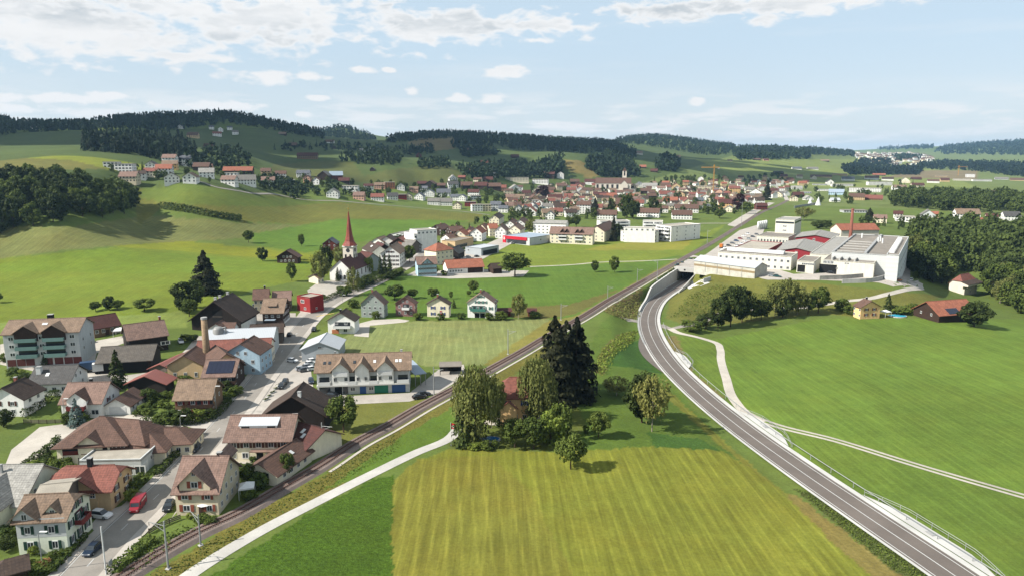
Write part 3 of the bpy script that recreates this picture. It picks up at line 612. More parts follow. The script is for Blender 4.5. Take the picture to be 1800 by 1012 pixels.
# farm track on the near side
struct(strip('farm_track', path([(265, 1060), (350, 998.5), (442, 942), (564, 878), (655.5, 832), (732, 795), (790, 770), (806, 752)]), -1.55, 1.55, TRACK, 0.07))
ft = path([(1178, 577), (1194, 585), (1232.6, 594), (1258, 602), (1266, 614), (1267, 630), (1276, 663), (1291.7, 704), (1317, 729), (1360, 746), (1467, 773), (1600, 814), (1800, 872), (1950, 915)])
px = np.array([proj(*p)[0] for p in ft]); py = np.array([proj(*p)[1] for p in ft]); a = np.argmin(abs(px - 1345) + abs(py - 742))
struct(strip('farm_track', ft[:a + 1], -1.5, 1.5, PAVE, 0.07))
two = strip('farm_track', ft[a:], -1.45, -0.45, PAVE, 0.07, None, 2); strip('wheel_strip', ft[a:], 0.45, 1.45, PAVE, 0.07, None, 2, two)
struct(strip('underpass_lane', path([(1160, 570), (1180, 577), (1200, 573), (1232, 565), (1260, 553), (1300, 545), (1340, 541)]), -1.8, 1.8, ASPH, 0.06))
struct(strip('underpass_lane', path([(1098, 561), (1112, 563), (1124, 565)]), -2.6, 2.6, ASPH, 0.06))
struct(strip('factory_lane', path([(1618, 497), (1600, 508), (1560, 517), (1520, 526), (1480, 530), (1440, 536), (1400, 541), (1340, 541)]), -1.7, 1.7, PAVE, 0.08))
struct(strip('field_path', path([(930, 469), (1000, 466), (1060, 461), (1130, 459), (1190, 456)]), -1.2, 1.2, PAVE, 0.08))
# village road
MR = path([(60, 1090), (138, 1012), (190, 955), (240, 906), (292, 856), (335, 810), (380, 760), (418, 716), (455, 668), (490, 624), (520, 588), (548, 556), (592, 526), (650, 500), (700, 474), (722, 462), (745, 446), (758, 432)])
vr = strip('village_road', MR, -3.4, 3.4, ASPH, 0.09); struct(vr)
strip('edge_line', MR, -3.15, -3.0, MARK, 0.12, None, 2, vr)
for i in range(6, len(MR) - 4, 5):
    V, Fc = band(MR[i:i + 2], -0.08, 0.08, 0.12, None, 2); obj('lane_dash', me('lane_dash', V, Fc, MARK), vr)
for i in range(7):     # zebra crossing by the red house
    p = hit(561 + i * 3.6, 555 - i * 0.6); MB().box(-1.5, 1.5, -0.3, 0.3, 0, 0.02).build('crossing_stripe', YMARK, vr, (p[0], p[1], p[2] + 0.13), R(52))
for r0, r1 in ((-5.2, -3.4), (3.4, 5.4)): struct(strip('pavement', MR, r0, r1, ASPHL, 0.14, None, 3))
Y = dict(off=0.03)
for nm, poly, m_ in (
    ('forecourt', [(290, 1020), (186, 1020), (214, 970), (258, 928), (290, 905), (308, 884), (280, 860), (210, 900), (150, 960), (96, 1012), (60, 1060), (150, 1060)], ASPHL),
    ('forecourt', [(157, 925), (178, 900), (215, 888), (232, 905), (200, 935), (170, 935)], ASPHL),
    ('forecourt', [(305, 905), (330, 860), (340, 815), (398, 760), (405, 805), (390, 815), (310, 900), (290, 925)], ASPHL),
    ('forecourt', [(365, 755), (340, 752), (315, 745), (290, 745), (250, 735), (320, 735), (395, 730), (420, 715), (440, 690), (470, 640), (550, 600), (545, 640), (552, 690), (620, 695), (720, 690), (770, 650), (815, 640), (820, 660), (770, 690), (720, 705), (620, 710), (590, 715), (530, 700), (480, 728), (410, 730)], ASPHL),
    ('forecourt', [(403, 805), (440, 800), (470, 805), (450, 822), (415, 830), (405, 815)], PAVE),
    ('village_lane', [(10, 815), (20, 790), (70, 750), (110, 745), (150, 748), (170, 730), (240, 728), (290, 735), (330, 752), (330, 760), (250, 745), (190, 745), (120, 775), (90, 790), (40, 820)], PAVE),
    ('forecourt', [(0, 640), (0, 605), (20, 600), (25, 640), (150, 630), (160, 600), (215, 590), (225, 600), (170, 620), (165, 645), (180, 650), (190, 645), (215, 660), (290, 650), (310, 655), (250, 672), (170, 668), (60, 652)], PAVE),
    ('factory_yard_lane', [(270, 655), (300, 640), (330, 610), (350, 600), (340, 630), (300, 660)], ASPHL),
    ('farmyard', [(330, 610), (345, 590), (420, 590), (430, 570), (450, 548), (520, 550), (520, 570), (500, 590), (440, 580), (420, 600), (370, 600)], ASPHL),
    ('forecourt', [(500, 600), (510, 570), (530, 545), (560, 530), (575, 545), (540, 580), (520, 610), (480, 650), (470, 640)], ASPHL),
    ('driveway', [(622, 590), (632, 568), (655, 562), (700, 560), (720, 563), (712, 566), (650, 572), (648, 592)], PAVE),
    ('churchyard', [(540, 510), (560, 495), (600, 492), (635, 500), (610, 515), (565, 535), (545, 525)], PAVE),
    ('farmyard', [(715, 484), (730, 476), (790, 476), (850, 474), (930, 476), (920, 486), (850, 488), (790, 490), (740, 486)], PAVE),
    ('car_park', [(800, 452), (810, 440), (840, 436), (880, 418), (930, 420), (950, 412), (965, 420), (930, 425), (900, 428), (870, 444), (850, 455), (820, 462)], ASPHL),
    ('factory_yard', [(1215, 470), (1240, 448), (1300, 405), (1330, 396), (1345, 400), (1335, 425), (1290, 440), (1285, 450), (1350, 470), (1395, 482), (1440, 480), (1545, 478), (1590, 492), (1615, 492), (1610, 505), (1570, 504), (1545, 497), (1480, 494), (1350, 492), (1340, 490)], ASPHL),
    ('factory_yard', [(1580, 494), (1592, 440), (1602, 440), (1600, 490), (1612, 498), (1590, 505)], ASPH),
    ('station_yard', [(1278, 396), (1300, 382), (1332, 364), (1352, 356), (1362, 357), (1340, 368), (1310, 388), (1292, 399)], PAVE),
    ('garden_terrace', [(850, 745), (870, 715), (900, 705), (900, 735), (960, 730), (985, 722), (990, 730), (930, 745), (890, 750)], PAVE),
    ('portal_apron', [(1206, 500), (1218, 494), (1240, 494), (1248, 497), (1232, 503), (1212, 508)], CONCW)):
    sheet(nm, poly, m_, **Y); Y['off'] += .003
# hillside lane
struct(strip('hillside_road', path([(336, 318), (352, 320), (375, 328), (430, 338), (500, 345), (600, 354), (680, 361), (740, 366), (800, 371), (860, 378)], 5), -1.9, 1.9, ASPH, 0.2, None, 3))
struct(strip('hill_road', path([(1384, 353), (1376, 340), (1362, 325), (1350, 313)], 8), -3.5, 3.5, PAVE, 0.3, None, 2))
struct(strip('town_lane', path([(1196, 394), (1250, 393), (1300, 393)], 6), -1.8, 1.8, PAVE, 0.2, None, 2))
# ------------------------------------------------------------------ parts shared by all buildings
_UM = {}
def win_mesh(frame, key):
    """unit window (1 wide, 1 high) standing 5 cm proud of the wall: a frame ring with a mullion, and its pane"""
    k = ('w', key)
    if k not in _UM:
        f = 0.10; mb = MB()
        for x0, x1, z0, z1 in ((-.5, .5, 0, f), (-.5, .5, 1 - f, 1), (-.5, -.5 + f, f, 1 - f), (.5 - f, .5, f, 1 - f), (-.03, .03, f, 1 - f)): mb.box(x0, x1, -.06, 0.02, z0, z1)
        mb.add([(-.5 + f, -.02, f), (.5 - f, -.02, f), (.5 - f, -.02, 1 - f), (-.5 + f, -.02, 1 - f)], [(0, 1, 2, 3)], 1)
        _UM[k] = mb.mesh('window', [frame, GLASS])
    return _UM[k]
def box_mesh(key, mat_, *b):
    k = ('b', key, mat_.name, b)
    if k not in _UM: _UM[k] = MB().box(*b).mesh(key, mat_)
    return _UM[k]
def shutter_mesh(mat_, key):
    return box_mesh('shutter', mat_, -.5, .5, -.09, 0.0, 0, 1)
SHUT = {k: mat('shutter_' + k, v, 0.7, var=0.08) for k, v in dict(green=(28, 66, 50), red=(120, 42, 38), brown=(88, 56, 44), blue=(48, 66, 140), teal=(66, 122, 110), rust=(150, 80, 60), white=(225, 225, 220), grey=(140, 142, 142)).items()}
FACES = {'F': (0, -1, 0.0), 'R': (1, 0, math.pi / 2), 'L': (-1, 0, -math.pi / 2), 'K': (0, 1, math.pi)}
class House:
    """a building on a pitched or flat roof, laid out from the photograph: local x along the ridge to the right, local y away from the viewer"""
    def __init__(s, name, ridge, H, eave, w, wall, roof, oh=0.6, hipL=0.0, hipR=0.0, thick=0.22, base=2.0, block=False, depth=None, L=None, ang=None):
        s.name = name; s.wall = WALL[wall] if isinstance(wall, str) else wall; s.roofm = ROOF[roof] if isinstance(roof, str) else roof
        A = hit(ridge[0], ridge[1], H); B = hit(ridge[2], ridge[3], H)
        if ang is not None:      # known direction of the front: find the end that lies on the second pixel's column
            z = A[2] + H; t0, t1 = 1.0, 300.0; d = np.array((math.cos(ang), math.sin(ang)))
            for _ in range(50):
                t = (t0 + t1) / 2; q = A[:2] + d * t
                if proj(q[0], q[1], z)[0] < ridge[2]: t0 = t
                else: t1 = t
            B = np.array((*(A[:2] + d * t), A[2]))
        u = B - A; ln = math.hypot(u[0], u[1]); ang = math.atan2(u[1], u[0])
        mid = (A + B) / 2
        v = (-math.sin(ang), math.cos(ang))
        if v[0] * mid[0] + v[1] * mid[1] < 0: ang += math.pi
        s.H = H; s.eave = eave; s.w = w; s.base = base; s.block = block
        if block:      # the given line is the front top edge
            s.L = ln; v = (-math.sin(ang), math.cos(ang)); s.w = w; mid = mid + np.array((v[0], v[1], 0)) * w / 2
        else:
            hd = w / 2 + oh
            s.L = (L or (ln + (hipL + hipR) * hd)) - 2 * oh
            sh = (hipR - hipL) * hd / 2; mid = mid + np.array((math.cos(ang), math.sin(ang), 0)) * sh
        s.oh = oh; s.hip = (hipL, hipR); s.ang = ang
        mid[2] = float(height(mid[0], mid[1])); s.pos = mid
        s.root = empty(name, mid, ang); s.th = thick
        s.px = proj(mid[0], mid[1], mid[2] + H / 2)
        s._body(); s._roof()
    def lab(s, label, cat='house', group=None): tag(s.root, label, cat, group); return s
    def slope(s): return (s.H - s.eave) / (s.w / 2)
    def _body(s):
        L, w, e, H, b = s.L / 2, s.w / 2, s.eave, s.H - 0.12, -s.base
        if s.block:
            V = [(-L, -w, b), (L, -w, b), (L, w, b), (-L, w, b), (-L, -w, s.H), (L, -w, s.H), (L, w, s.H), (-L, w, s.H)]
            Fc = [(0, 1, 5, 4), (1, 2, 6, 5), (2, 3, 7, 6), (3, 0, 4, 7)]
        else:
            e2 = e - 0.12
            V = [(-L, -w, b), (L, -w, b), (L, w, b), (-L, w, b), (-L, -w, e2), (L, -w, e2), (L, w, e2), (-L, w, e2)]
            Fc = [(0, 1, 5, 4), (2, 3, 7, 6)]
            for sgn, hip, (p, q, r, t) in ((-1, s.hip[0], (3, 0, 4, 7)), (1, s.hip[1], (1, 2, 6, 5))):
                n = len(V)
                if hip >= 0.99: Fc.append((p, q, r, t))
                elif hip > 0:
                    z = e2 + (H - e2) * (1 - hip) - 0.05; y = w * hip
                    V += [(sgn * L, (-y if sgn < 0 else y), z), (sgn * L, (y if sgn < 0 else -y), z)]; Fc.append((p, q, r, n, n + 1, t))
                else: V.append((sgn * L, 0, H)); Fc.append((p, q, r, n, t))
        s.wallo = obj('wall', me('wall', V, Fc, s.wall), s.root)
    def _roof(s):
        t = s.th
        if s.block:
            L, w = s.L / 2, s.w / 2; mb = MB(); r = 0.3
            mb.box(-L, L, -w, w, s.H - 0.45, s.H - 0.25)
            s.roofo = mb.build('roof', s.roofm, s.root)
            pr = MB()
            for b in ((-L, L, -w, -w + r), (-L, L, w - r, w), (-L, -L + r, -w + r, w - r), (L - r, L, -w + r, w - r)): pr.box(*b, s.H - 0.3, s.H + 0.12)
            pr.build('parapet', s.wall if s.wall != WALL['wood'] else CONC, s.root)
            return
        X, Y = s.L / 2 + s.oh, s.w / 2 + s.oh; sl = s.slope(); ze = s.H - sl * Y; rise = s.H - ze
        hl, hr = s.hip; V = []; Fc = []
        def end(sgn, h):
            if h <= 0: return [(sgn * X, 0, s.H)]
            y = Y * h; z = s.H - rise * h
            return [(sgn * (X - h * Y), 0, s.H), (sgn * X, -y, z), (sgn * X, y, z)]
        def eavepts(sgn, h): return [] if h >= 0.99 else [(sgn * X, -Y, ze), (sgn * X, Y, ze)]
        top = {}
        def v(p): V.append(p); return len(V) - 1
        l = [v(p) for p in end(-1, hl)]; r = [v(p) for p in end(1, hr)]
        lf, lb = (l[1], l[2]) if hl >= 0.99 else (v((-X, -Y, ze)), v((-X, Y, ze)))
        rf, rb = (r[1], r[2]) if hr >= 0.99 else (v((X, -Y, ze)), v((X, Y, ze)))
        front = [lf, rf] + ([r[1]] if 0 < hr < 0.99 else []) + [r[0], l[0]] + ([l[1]] if 0 < hl < 0.99 else [])
        back = [rb, lb] + ([l[2]] if 0 < hl < 0.99 else []) + [l[0], r[0]] + ([r[2]] if 0 < hr < 0.99 else [])
        Fc += [front, back]
        if hl > 0: Fc.append([l[2], l[1], l[0]])
        if hr > 0: Fc.append([r[1], r[2], r[0]])
        n = len(V); V += [(x, y, z - t) for x, y, z in V]
        tops = [list(f) for f in Fc]
        Fc += [[i + n for i in f[::-1]] for f in tops]
        ed = {}
        for f in tops:
            for a, b in zip(f, f[1:] + f[:1]): ed[(a, b)] = ed.get((a, b), 0) + 1
        for (a, b) in list(ed):
            if (b, a) not in ed: Fc.append([b, a, a + n, b + n])
        s.roofo = obj('roof', me('roof', V, Fc, s.roofm), s.root)
        if s.root.name.split('.')[0] not in ('shed',) and s.H > 5:
            MB().tube([(-X + hl * Y, 0, s.H + 0.02), (X - hr * Y, 0, s.H + 0.02)], 0.13, 6).build('ridge_cap', s.roofm, s.roofo)
    # --- openings
    def face(s, f):
        if f == 'N': f = s.near()
        nx, ny, rz = FACES[f]; half = s.w / 2 if f in 'FK' else s.L / 2; wid = s.L if f in 'FK' else s.w
        return nx * (half + 0.012), ny * (half + 0.012), rz, wid, f
    def near(s):
        d = np.array((math.cos(s.ang), math.sin(s.ang))); return 'R' if (s.pos[:2] @ d) < 0 else 'L'
    def spot(s, f, t):
        ox, oy, rz, wid, f = s.face(f); a = (math.cos(rz), math.sin(rz)); return ox + a[0] * t * wid / 2, oy + a[1] * t * wid / 2, rz
    def win(s, f, t, z, w=1.1, h=1.3, shut=None, frame='white', pane=False):
        x, y, rz = s.spot(f, t)
        o = obj('window', win_mesh(WHITE if frame == 'white' else DARKWOOD, frame), s.root, (x, y, z), rz, (w, 1, h))
        if shut:
            for sg in (-1, 1): obj('shutter', shutter_mesh(SHUT[shut], shut), o, (sg * 0.75, -0.01, 0), 0, (0.46, 1, 1.04))
        return o
    def row(s, f, z, n, w=1.1, h=1.3, span=0.74, shut=None, c=0.0, frame='white'):
        for i in range(n):
            t = c + (0 if n == 1 else span * (2 * i / (n - 1) - 1)); s.win(f, t, z, w, h, shut, frame)
        return s
    def door(s, f, t, z=0.0, w=1.1, h=2.1, m=None, name='door'):
        x, y, rz = s.spot(f, t); o = obj(name, box_mesh(name, m or DARKWOOD, -.5, .5, -.05, .03, 0, 1), s.root, (x, y, z), rz, (w, 1, h)); return o
    def band(s, f, z, h, m, name='panel', t0=-1.0, t1=1.0, proud=0.04):
        ox, oy, rz, wid, f = s.face(f); x, y, _ = s.spot(f, (t0 + t1) / 2)
        return obj(name, box_mesh(name, m, -.5, .5, -proud, .0, 0, 1), s.root, (x, y, z), rz, ((t1 - t0) * wid / 2, 1, h))
    def balcony(s, f, t, z, w, d=1.5, h=1.0, m=None, dark=True):
        x, y, rz = s.spot(f, t); o = MB().box(-w / 2, w / 2, -d, 0, -0.2, 0).build('balcony', CONC, s.root, (x, y, z), rz)
        MB().box(-w / 2, w / 2, -d - 0.08, -d, -0.22, h).build('railing', m or DARKWOOD, o)
        for sg in (-1, 1): MB().box(sg * w / 2 - 0.04, sg * w / 2 + 0.04, -d, 0, 0, h).build('railing', m or DARKWOOD, o)
        if dark: MB().box(-w / 2 + 0.3, w / 2 - 0.3, -0.04, 0, 0, 2.2).build('balcony_door', GLASS, o)
        return o
    # --- roof furniture
    def roofz(s, y): return s.H - s.slope() * abs(y)
    def chimney(s, t, y=0.6, h=1.3, m=None, w=0.7):
        x = t * s.L / 2; z = s.roofz(y); mb = MB().box(-w / 2, w / 2, -w / 2, w / 2, -0.8, h); mb.box(-w / 2 - 0.08, w / 2 + 0.08, -w / 2 - 0.08, w / 2 + 0.08, h, h + 0.14, 1)
        mb.build('chimney', [m or BRICKC, CONCD], s.roofo, (x, y, z)); return s
    def skylight(s, t, yf=0.5, w=0.9, l=1.2, side=-1, m=None):
        y = side * yf * s.w / 2; a = math.atan(s.slope())
        o = MB().box(-w / 2, w / 2, -l / 2, l / 2, 0, 0.1).build('skylight', m or GLASS, s.roofo, (t * s.L / 2, y, s.roofz(y) + 0.03)); o.rotation_euler[0] = -side * a; return s
    def solar(s, t0, t1, y0, y1, n, rows=1):
        a = math.atan(s.slope()); x0, x1 = t0 * s.L / 2, t1 * s.L / 2; w = (x1 - x0) / n; Y0, Y1 = y0 * s.w / 2, y1 * s.w / 2; l = (Y1 - Y0) / rows
        for r in range(rows):
            for i in range(n):
                y = -(Y0 + l * (r + .5)); hl = l / 2 / math.cos(a) * 0.97
                o = MB().box(-w / 2 * .97, w / 2 * .97, -hl, hl, 0.04, 0.1).build('solar_panel', SOLAR, s.roofo, (x0 + w * (i + .5), y, s.roofz(y) + 0.05)); o.rotation_euler[0] = a
        return s
    def dormer(s, t, w, zb, ze, zr, out=0.0, side=-1, wall=None, roof=None, oh=0.35, win=None, shed=False, shut=None, name='dormer', frame='white'):
        """cross gable (or shed dormer) on the front or back slope; its face stands `out` metres in front of the wall line"""
        x = t * s.L / 2; yf = -(s.w / 2 + out); m = WALL[wall] if wall else s.wall; rm = ROOF[roof] if roof else s.roofm
        ytop = -max(0.0, (s.H - zr) / s.slope()) + 0.3; h = w / 2
        if shed: V = [(-h, yf, zb), (h, yf, zb), (h, yf, ze), (-h, yf, ze), (-h, ytop, zb), (h, ytop, zb), (h, ytop, zr - 0.1), (-h, ytop, zr - 0.1)]; Fc = [(0, 1, 2, 3), (1, 5, 6, 2), (4, 0, 3, 7)]
        else: V = [(-h, yf, zb), (h, yf, zb), (h, yf, ze), (0, yf, zr - 0.15), (-h, yf, ze), (-h, 0, zb), (h, 0, zb), (h, 0, ze), (-h, 0, ze)]; Fc = [(0, 1, 2, 3, 4), (1, 6, 7, 2), (5, 0, 4, 8)]
        o = obj(name, me(name, V, Fc, m), s.root, (x, 0, 0)); tt = 0.16
        if side > 0: o.rotation_euler[2] = math.pi
        if shed:
            V = [(-h - oh, yf - oh, ze - (zr - ze) / (ytop - yf) * oh), (h + oh, yf - oh, ze - (zr - ze) / (ytop - yf) * oh), (h + oh, ytop, zr), (-h - oh, ytop, zr)]
            V = [(a, b, c + 0.12) for a, b, c in V]; V += [(a, b, c - tt) for a, b, c in V]
            Fc = [(0, 1, 2, 3), (7, 6, 5, 4), (0, 4, 5, 1), (1, 5, 6, 2), (2, 6, 7, 3), (3, 7, 4, 0)]
        else:
            sl = (zr - ze) / h; X = h + oh; zl = zr - sl * X; yl = -(s.H - zl) / s.slope() + 0.2; yl = min(yl, ytop); yl = max(yl, yf + 0.2)
            V = [(-X, yf - oh, zl), (0, yf - oh, zr), (X, yf - oh, zl), (-X, yl, zl), (0, ytop, zr), (X, yl, zl)]; V += [(a, b, c - tt) for a, b, c in V]
            Fc = [(0, 1, 4, 3), (1, 2, 5, 4), (9, 10, 7, 6), (10, 11, 8, 7), (6, 7, 1, 0), (7, 8, 2, 1), (0, 3, 9, 6), (2, 8, 11, 5)]
        obj('dormer_roof', me('dormer_roof', V, Fc, rm), o)
        if win:
            n, z, ww, hh = win
            for i in range(n):
                xx = 0 if n == 1 else (i / (n - 1) - .5) * (w - ww - 0.7)
                q = obj('window', win_mesh(WHITE if frame == 'white' else DARKWOOD, frame), o, (xx, yf - 0.012, z), 0, (ww, 1, hh))
        return o
def H_(name, label, ridge, H, eave, w, wall, roof, cat='house', **k):
    h = House(name, ridge, H, eave, w, wall, roof, **k); h.lab(label, cat); return h
def block(name, label, FL, FR, depth, H, wall, roof='gravel', cat='building', BR=None, base=2.5, ang=None):
    if ang is not None:
        a = hit(*FL, H); z = a[2] + H; v = np.array((-math.sin(ang), math.cos(ang))); t0, t1 = 2.0, 200.0
        h0 = House.__new__(House); d = np.array((math.cos(ang), math.sin(ang))); lo, hi = 1.0, 300.0
        for _ in range(50):
            t = (lo + hi) / 2; q = a[:2] + d * t
            if proj(q[0], q[1], z)[0] < FR[0]: lo = t
            else: hi = t
        b = a[:2] + d * t
        if BR is not None:
            for _ in range(50):
                t = (t0 + t1) / 2; q = b + v * t
                if proj(q[0], q[1], z)[1] > BR[1]: t0 = t
                else: t1 = t
            depth = t
    elif BR is not None:
        a, b, c = hit(*FL, H), hit(*FR, H), hit(*BR, H); u = (b - a)[:2]; u /= np.linalg.norm(u); d = (c - b)[:2]; depth = abs(-u[1] * d[0] + u[0] * d[1])
    h = House(name, (*FL, *FR), H, H, depth, wall, roof, block=True, base=base, ang=ang); h.lab(label, cat); return h
# ------------------------------------------------------------------ the village, near and middle distance
TEAL = mat('balcony_teal', (120, 152, 146), 0.7, var=0.05); GATE = mat('garage_door_red', (104, 52, 48), 0.7, var=0.06); GREEND = mat('garage_door_green', (40, 132, 104), 0.6, var=0.05); BLUED = mat('garage_door_blue', (52, 92, 150), 0.6, var=0.05)
# block of flats
h = H_('apartment_block', 'grey four storey block of flats with teal balconies and red garage doors', (16, 567, 152, 557.5), 14.5, 11.3, 13, 'grey', 'tan', 'apartment block')
for t in (-0.38, 0.36):
    h.dormer(t, 6.8, 8.5, 11.7, 14.0, out=0.9, oh=0.6, wall='wood')
    for z in (3.2, 5.9, 8.6): h.balcony('F', t, z, 6.4, 1.7, 1.0, TEAL)
for z in (3.4, 6.1, 8.8):
    for t in (-0.80, -0.0, 0.82): h.win('F', t, z, 1.7, 1.3)
h.row('R', 4, 2, 1.1, 1.3, 0.5).row('R', 7, 2, 1.1, 1.3, 0.5)
for t in (-0.85, -0.6, -0.36, 0.12, 0.4, 0.66, 0.9): h.door('F', t, 0, 2.6, 2.3, GATE, 'garage_door')
h.chimney(0.05, 0.8, 1.6, BLACK, 1.6); h.skylight(0.0, 0.4, 1.6, 1.0, m=WHITE)
h = H_('farm_building', 'low dark red roofed brown building behind the block of flats', (152, 559, 203, 547), 7.2, 3.6, 10, 'brown', 'maroon', 'building')
h.row('F', 1.2, 2, 1.2, 1.5, 0.25, c=-0.55).row('F', 1.2, 2, 1.2, 1.5, 0.2, c=0.6).door('F', -0.02, 0, 1.4, 2.2)
h = H_('chalet', 'black timber chalet with white window rows and red sill band', (215, 570, 289, 562.5), 9.4, 5.2, 12.5, 'black', 'pink')
h.row('R', 1.0, 5, 1.2, 1.2, 0.62).row('R', 3.6, 2, 1.6, 1.2, 0.35).row('R', 6.2, 1, 2.4, 1.2); h.band('R', 0.0, 0.95, WALL['redwood'], 'sill_band', -.75, .75); h.band('R', 2.3, 0.5, WALL['redwood'], 'sill_band', -.75, .75)
h.row('F', 1.4, 1, 3.2, 1.4, c=0.86); h.chimney(0.86, 0.5, 1.6)
h = H_('barn', 'long open timber barn with mottled grey roof and stacked planks', (177, 607.5, 277, 605.5), 7.4, 4.2, 13, 'black', 'mottled', 'barn', oh=1.0); h.band('F', 0.0, 3.2, BLACK, 'open_bay', -.85, .9)
h = H_('house', 'long house with dark grey roof and white dormer chimney', (62, 642, 139, 640.5), 7.4, 3.8, 12, 'white', 'darkgrey'); h.row('F', 1.0, 4, 1.3, 1.3, 0.7).row('R', 1.0, 2, 1.1, 1.3, 0.4).row('R', 3.8, 2, 0.9, 1.2, 0.25); h.chimney(-0.72, -2.4, 1.8, WHITE, 1.3); h.skylight(-0.25, 0.55, 1.0, 1.3, m=WHITE)
h = H_('garage', 'low grey roofed garage annex beside the dark grey roofed house', (155, 662, 194, 657), 4.2, 2.9, 9, 'grey', 'darkgrey', 'garage'); h.row('R', 1.0, 2, 1.0, 1.0, 0.4)
h = H_('house', 'white house with dark brown roof cut by the photograph edge', (2, 682, 44.5, 661), 8.4, 5.2, 10.5, 'white', 'dark'); h.row('L', 3.0, 2, 1.2, 1.3, 0.4, 'brown').row('L', 0.7, 2, 1.2, 1.3, 0.4).row('F', 3.2, 2, 1.2, 1.2, 0.4).row('F', 0.8, 2, 1.2, 1.3, 0.5); h.chimney(0.4)
h = H_('house', 'white house with pinkish roof and dark red balcony gable', (118.6, 671, 194.7, 670.6), 8.6, 4.6, 11, 'white', 'pink')
h.dormer(-0.12, 5.2, 2.8, 5.6, 7.7, out=0.9, roof='brown'); h.balcony('F', -0.12, 2.9, 4.8, 1.9, 1.0, SHUT['red']); h.row('F', 0.8, 1, 2.2, 1.5, c=0.68).row('F', 0.8, 1, 1.4, 1.4, c=-0.7).row('R', 3.2, 1, 1.0, 1.2, c=-.2, shut='red').row('R', 3.2, 1, 1.0, 1.2, c=.3); h.chimney(0.05, 0.5, 1.2, BLACK)
h = H_('garage', 'white double garage with striped brown roof and hedge beside drive', (202.6, 701, 234, 677.5), 4.9, 2.8, 7, 'white', 'brown', 'garage'); h.door(h.near(), 0, 0, 4.6, 2.2, WHITE, 'garage_door'); h.row('F' if h.near() == 'L' else 'F', 1, 3, 1.0, 1.0, 0.6)
h = H_('shed', 'dark timber shed with red and pale metal roof', (253, 661, 274, 647), 5.8, 3.4, 11.5, 'black', 'redmetal', 'shed', oh=0.9)
# the L-shaped inn with the flat annex
h = H_('inn', 'large hipped brown roofed house with pillared veranda above the flat annex', (174, 731, 184, 730.5), 9.6, 5.4, 14, 'cream', 'brown', 'inn', hipL=1, hipR=1, oh=0.9)
h.dormer(-0.02, 5.4, 3.0, 5.6, 7.6, out=0.2, oh=0.8); h.band('F', 2.8, 2.3, BLACK, 'veranda_recess', -0.85, 0.5, 0.03); h.band('F', 2.8, 1.0, WALL['redwood'], 'veranda_railing', -0.85, 0.5, 0.12)
for t in (-0.86, -0.33, 0.28, 0.52): h.band('F', 0, 5.2, WALL['cream'], 'pillar', t - 0.03, t + 0.03, 0.25)
h.row('F', 2.9, 2, 1.9, 1.9, 0.12, c=0.74).row('F', 0.4, 3, 1.6, 1.6, 0.4, c=-0.3, frame='brown')
h = H_('inn_wing', 'brown hipped wing joining the veranda house to the street wing', (190, 733, 244, 737), 8.6, 5.0, 10, 'cream', 'brown', 'house wing', hipR=1)
h = H_('inn_wing', 'street wing with brown hipped roof and half timbered dormer', (212, 748, 249, 746.5), 7.2, 3.5, 15, 'cream', 'brown', 'house wing', hipR=1); h.row('R', 1.0, 5, 1.1, 1.3, 0.8)
h = H_('inn_wing', 'low street wing with striped roof behind the parked blue car', (268, 752, 312, 750.5), 5.6, 3.4, 9, 'cream', 'brown', 'house wing', hipR=1); h.row('F', 0.9, 5, 1.1, 1.3, 0.8).row('R', 0.9, 3, 1.0, 1.2, 0.5)
h = block('annex', 'pale flat roofed annex in front of the veranda house', (139, 809), (247, 807), 14, 4.0, 'grey', 'gravel', 'annex', BR=(276, 780.7)); h.row('R', 1.8, 4, 1.2, 1.1, 0.3, c=0.5); h.row('F', 0.3, 2, 2.6, 2.2, 0.2, c=0.75).door('R', -0.6, 0, 3.0, 2.6, WHITE, 'garage_door')
h = H_('house', 'cream house with pale grey tiled roof at the lower left edge', (-50, 815, 77.5, 815.7), 9.0, 4.0, 15, 'palegreen', 'lightgrey'); h.row('R', 1.0, 3, 1.1, 1.3, 0.6).row('R', 3.8, 3, 0.9, 1.2, 0.38); h.dormer(0.1, 8.5, 0, 4.6, 8.0, out=5.0, win=(2, 3.8, 1.0, 1.2)); h.chimney(-0.05, -1.5, 1.6, STEEL, 0.4)
h = H_('house', 'tan house with red tiled half hipped roof beside white parked car', (116, 818, 202, 816), 8.0, 5.0, 9.6, 'tan', 'red', hipL=0.35, hipR=0.3, oh=0.8)
h.dormer(0.0, 7.0, 0, 5.1, 7.8, out=0.3, oh=0.7, win=(2, 3.0, 1.1, 1.4)); h.row('R', 0.9, 2, 1.2, 1.4, 0.45, 'brown').row('R', 3.2, 2, 1.2, 1.3, 0.45, 'brown').row('R', 5.3, 1, 0.9, 1.0); h.row('F', 0.9, 1, 1.2, 1.4, c=0.3, shut='brown'); h.chimney(0.02, 0.0, 1.6, BLACK, 0.9); h.skylight(-0.1, 0.55, 1.0, 1.4)
h = H_('house', 'cream and pale grey house with green shutters nearest the road', (42, 868, 122, 865.5), 9.7, 6.9, 9.2, 'palegreen', 'tan', hipR=0.32, oh=0.6)
h.band('F', 3.4, 3.7, WALL['grey'], 'upper_cladding', -1, 1, 0.008); h.dormer(-0.62, 4.0, 6.4, 7.5, 9.4, out=0.02, oh=0.6, win=(1, 6.8, 1.0, 1.3), wall='grey'); h.dormer(0.38, 2.2, 6.8, 8.0, 9.2, out=-1.2, oh=0.5, win=(1, 7.2, 0.9, 0.9))
h.win('F', -0.55, 4.1, 1.1, 1.5, 'green'); h.win('F', 0.42, 4.1, 1.2, 1.5, 'green'); h.win('F', -0.5, 1.0, 1.2, 1.6, 'green'); h.win('F', 0.5, 1.0, 1.1, 1.6, 'green')
